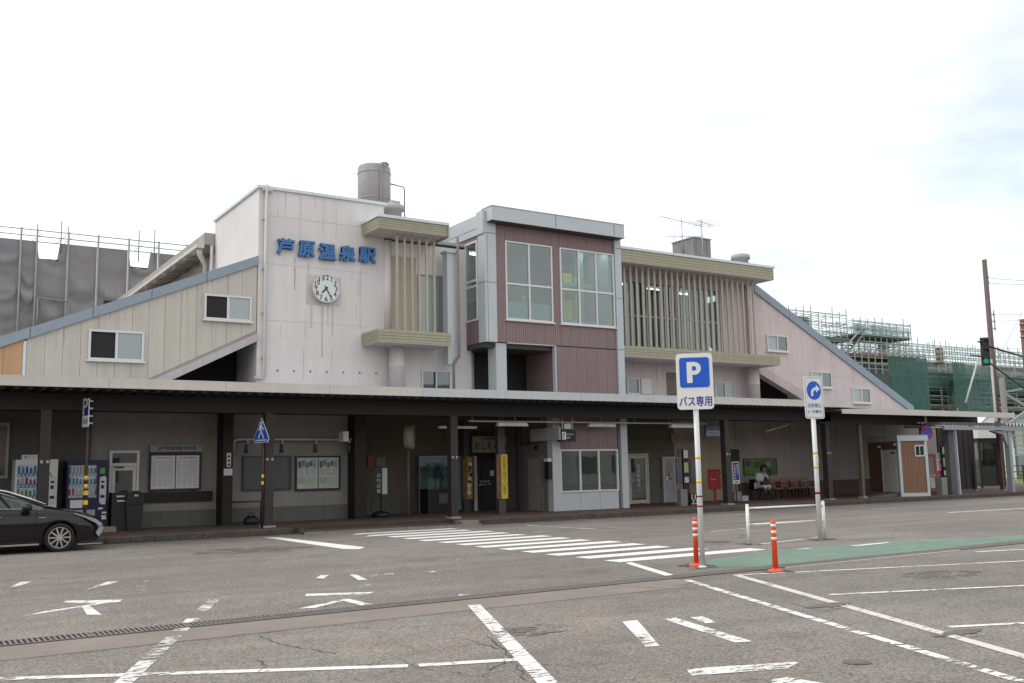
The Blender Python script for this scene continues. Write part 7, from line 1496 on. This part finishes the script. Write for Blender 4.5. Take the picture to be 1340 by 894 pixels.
def wheel(x, s_):
    yo = s_*.87; w = MB().lathe((0,0,0), [(.235,-.02),(.237,-.1),(.30,-.10),(.317,-.07),(.317,.07),(.30,.10),(.237,.1),(.235,.02)], 36); o = w.build('wheel', tyre, CAR); o.location = (x, yo-s_*.10, .317); o.rotation_euler = (pi/2,0,0)
    rm = MB(); f = -s_*-1
    zf = .085 if s_ < 0 else -.085
    rm.lathe((0,0,zf-.01), [(.055,0),(.055,.02)], 16)
    for k in range(10):
        a_ = k*pi/5; u = Vector((cos(a_),sin(a_),0)); rm.bar(u*.05+Vector((0,0,zf)), u*.225+Vector((0,0,zf*.9)), .030, .012, up=(0,0,1))
    n = 36
    for k in range(n):
        a0, a1 = 2*pi*k/n, 2*pi*(k+1)/n; b = rm.add([(r_*cos(a), r_*sin(a), zf*.98) for a in (a0,a1) for r_ in (.215,.236)]); rm.face((b,b+1,b+3,b+2))
    rm.build('rim', mat('alloy_silver', (.50,.50,.51), .3, .05, 5, metal=.6), o); MB().lathe((0,0,-.03), [(.225,0),(.225,.06)], 24).build('brake_disc', dark, o)
for x in (-.93,-3.63):
    for s_ in (-1,1): wheel(x, s_)
MB().box(-4.3,-.3,-.75,.75,.2,.34).build('underbody', blkpl, CAR)
# ================================================================ OPPOSITE SIDE OF THE SQUARE (behind the camera; it shows in the panes)
random.seed(11)
def block(label, x, y, w, d, h, wall, floors, nwin, roofc):
    t = thing('shop_building', label, 'building', (x, y, 0)); MB().box(-w/2,w/2,-d,0,0,h).build('wall', wall, t); MB().box(-w/2-.2,w/2+.2,-d-.2,.2,h,h+.35).build('roof', roofc, t)
    fh = h/floors
    for f_ in range(floors):
        for k in range(nwin): x0 = -w/2+w*(k+.2)/nwin; x1 = -w/2+w*(k+.8)/nwin; MB().box(x0,x1,.0,.04,f_*fh+fh*.3,f_*fh+fh*.8).build('window', glassd, t)
for i, (x, w, h, f_, c_) in enumerate(((-28,14,7.5,2,(.42,.38,.30)),(-12,13,10.5,3,(.50,.47,.40)),(3,12,8,2,(.48,.40,.22)),(17,13,11.5,3,(.36,.33,.31)),(32,14,8,2,(.50,.48,.46)),(48,14,9.5,3,(.40,.36,.33)),(66,18,7,2,(.46,.45,.42)))):
    block(['cream','pale','yellowish','grey-brown','off-white','brown-grey','light'][i]+' shop building on the far side of the square behind the viewpoint', x, -22-i%2*2, w, 10, h, mat('shop_wall_%d' % i, c_, .8, .1, .6, streak=.1), f_, 4, roofm)
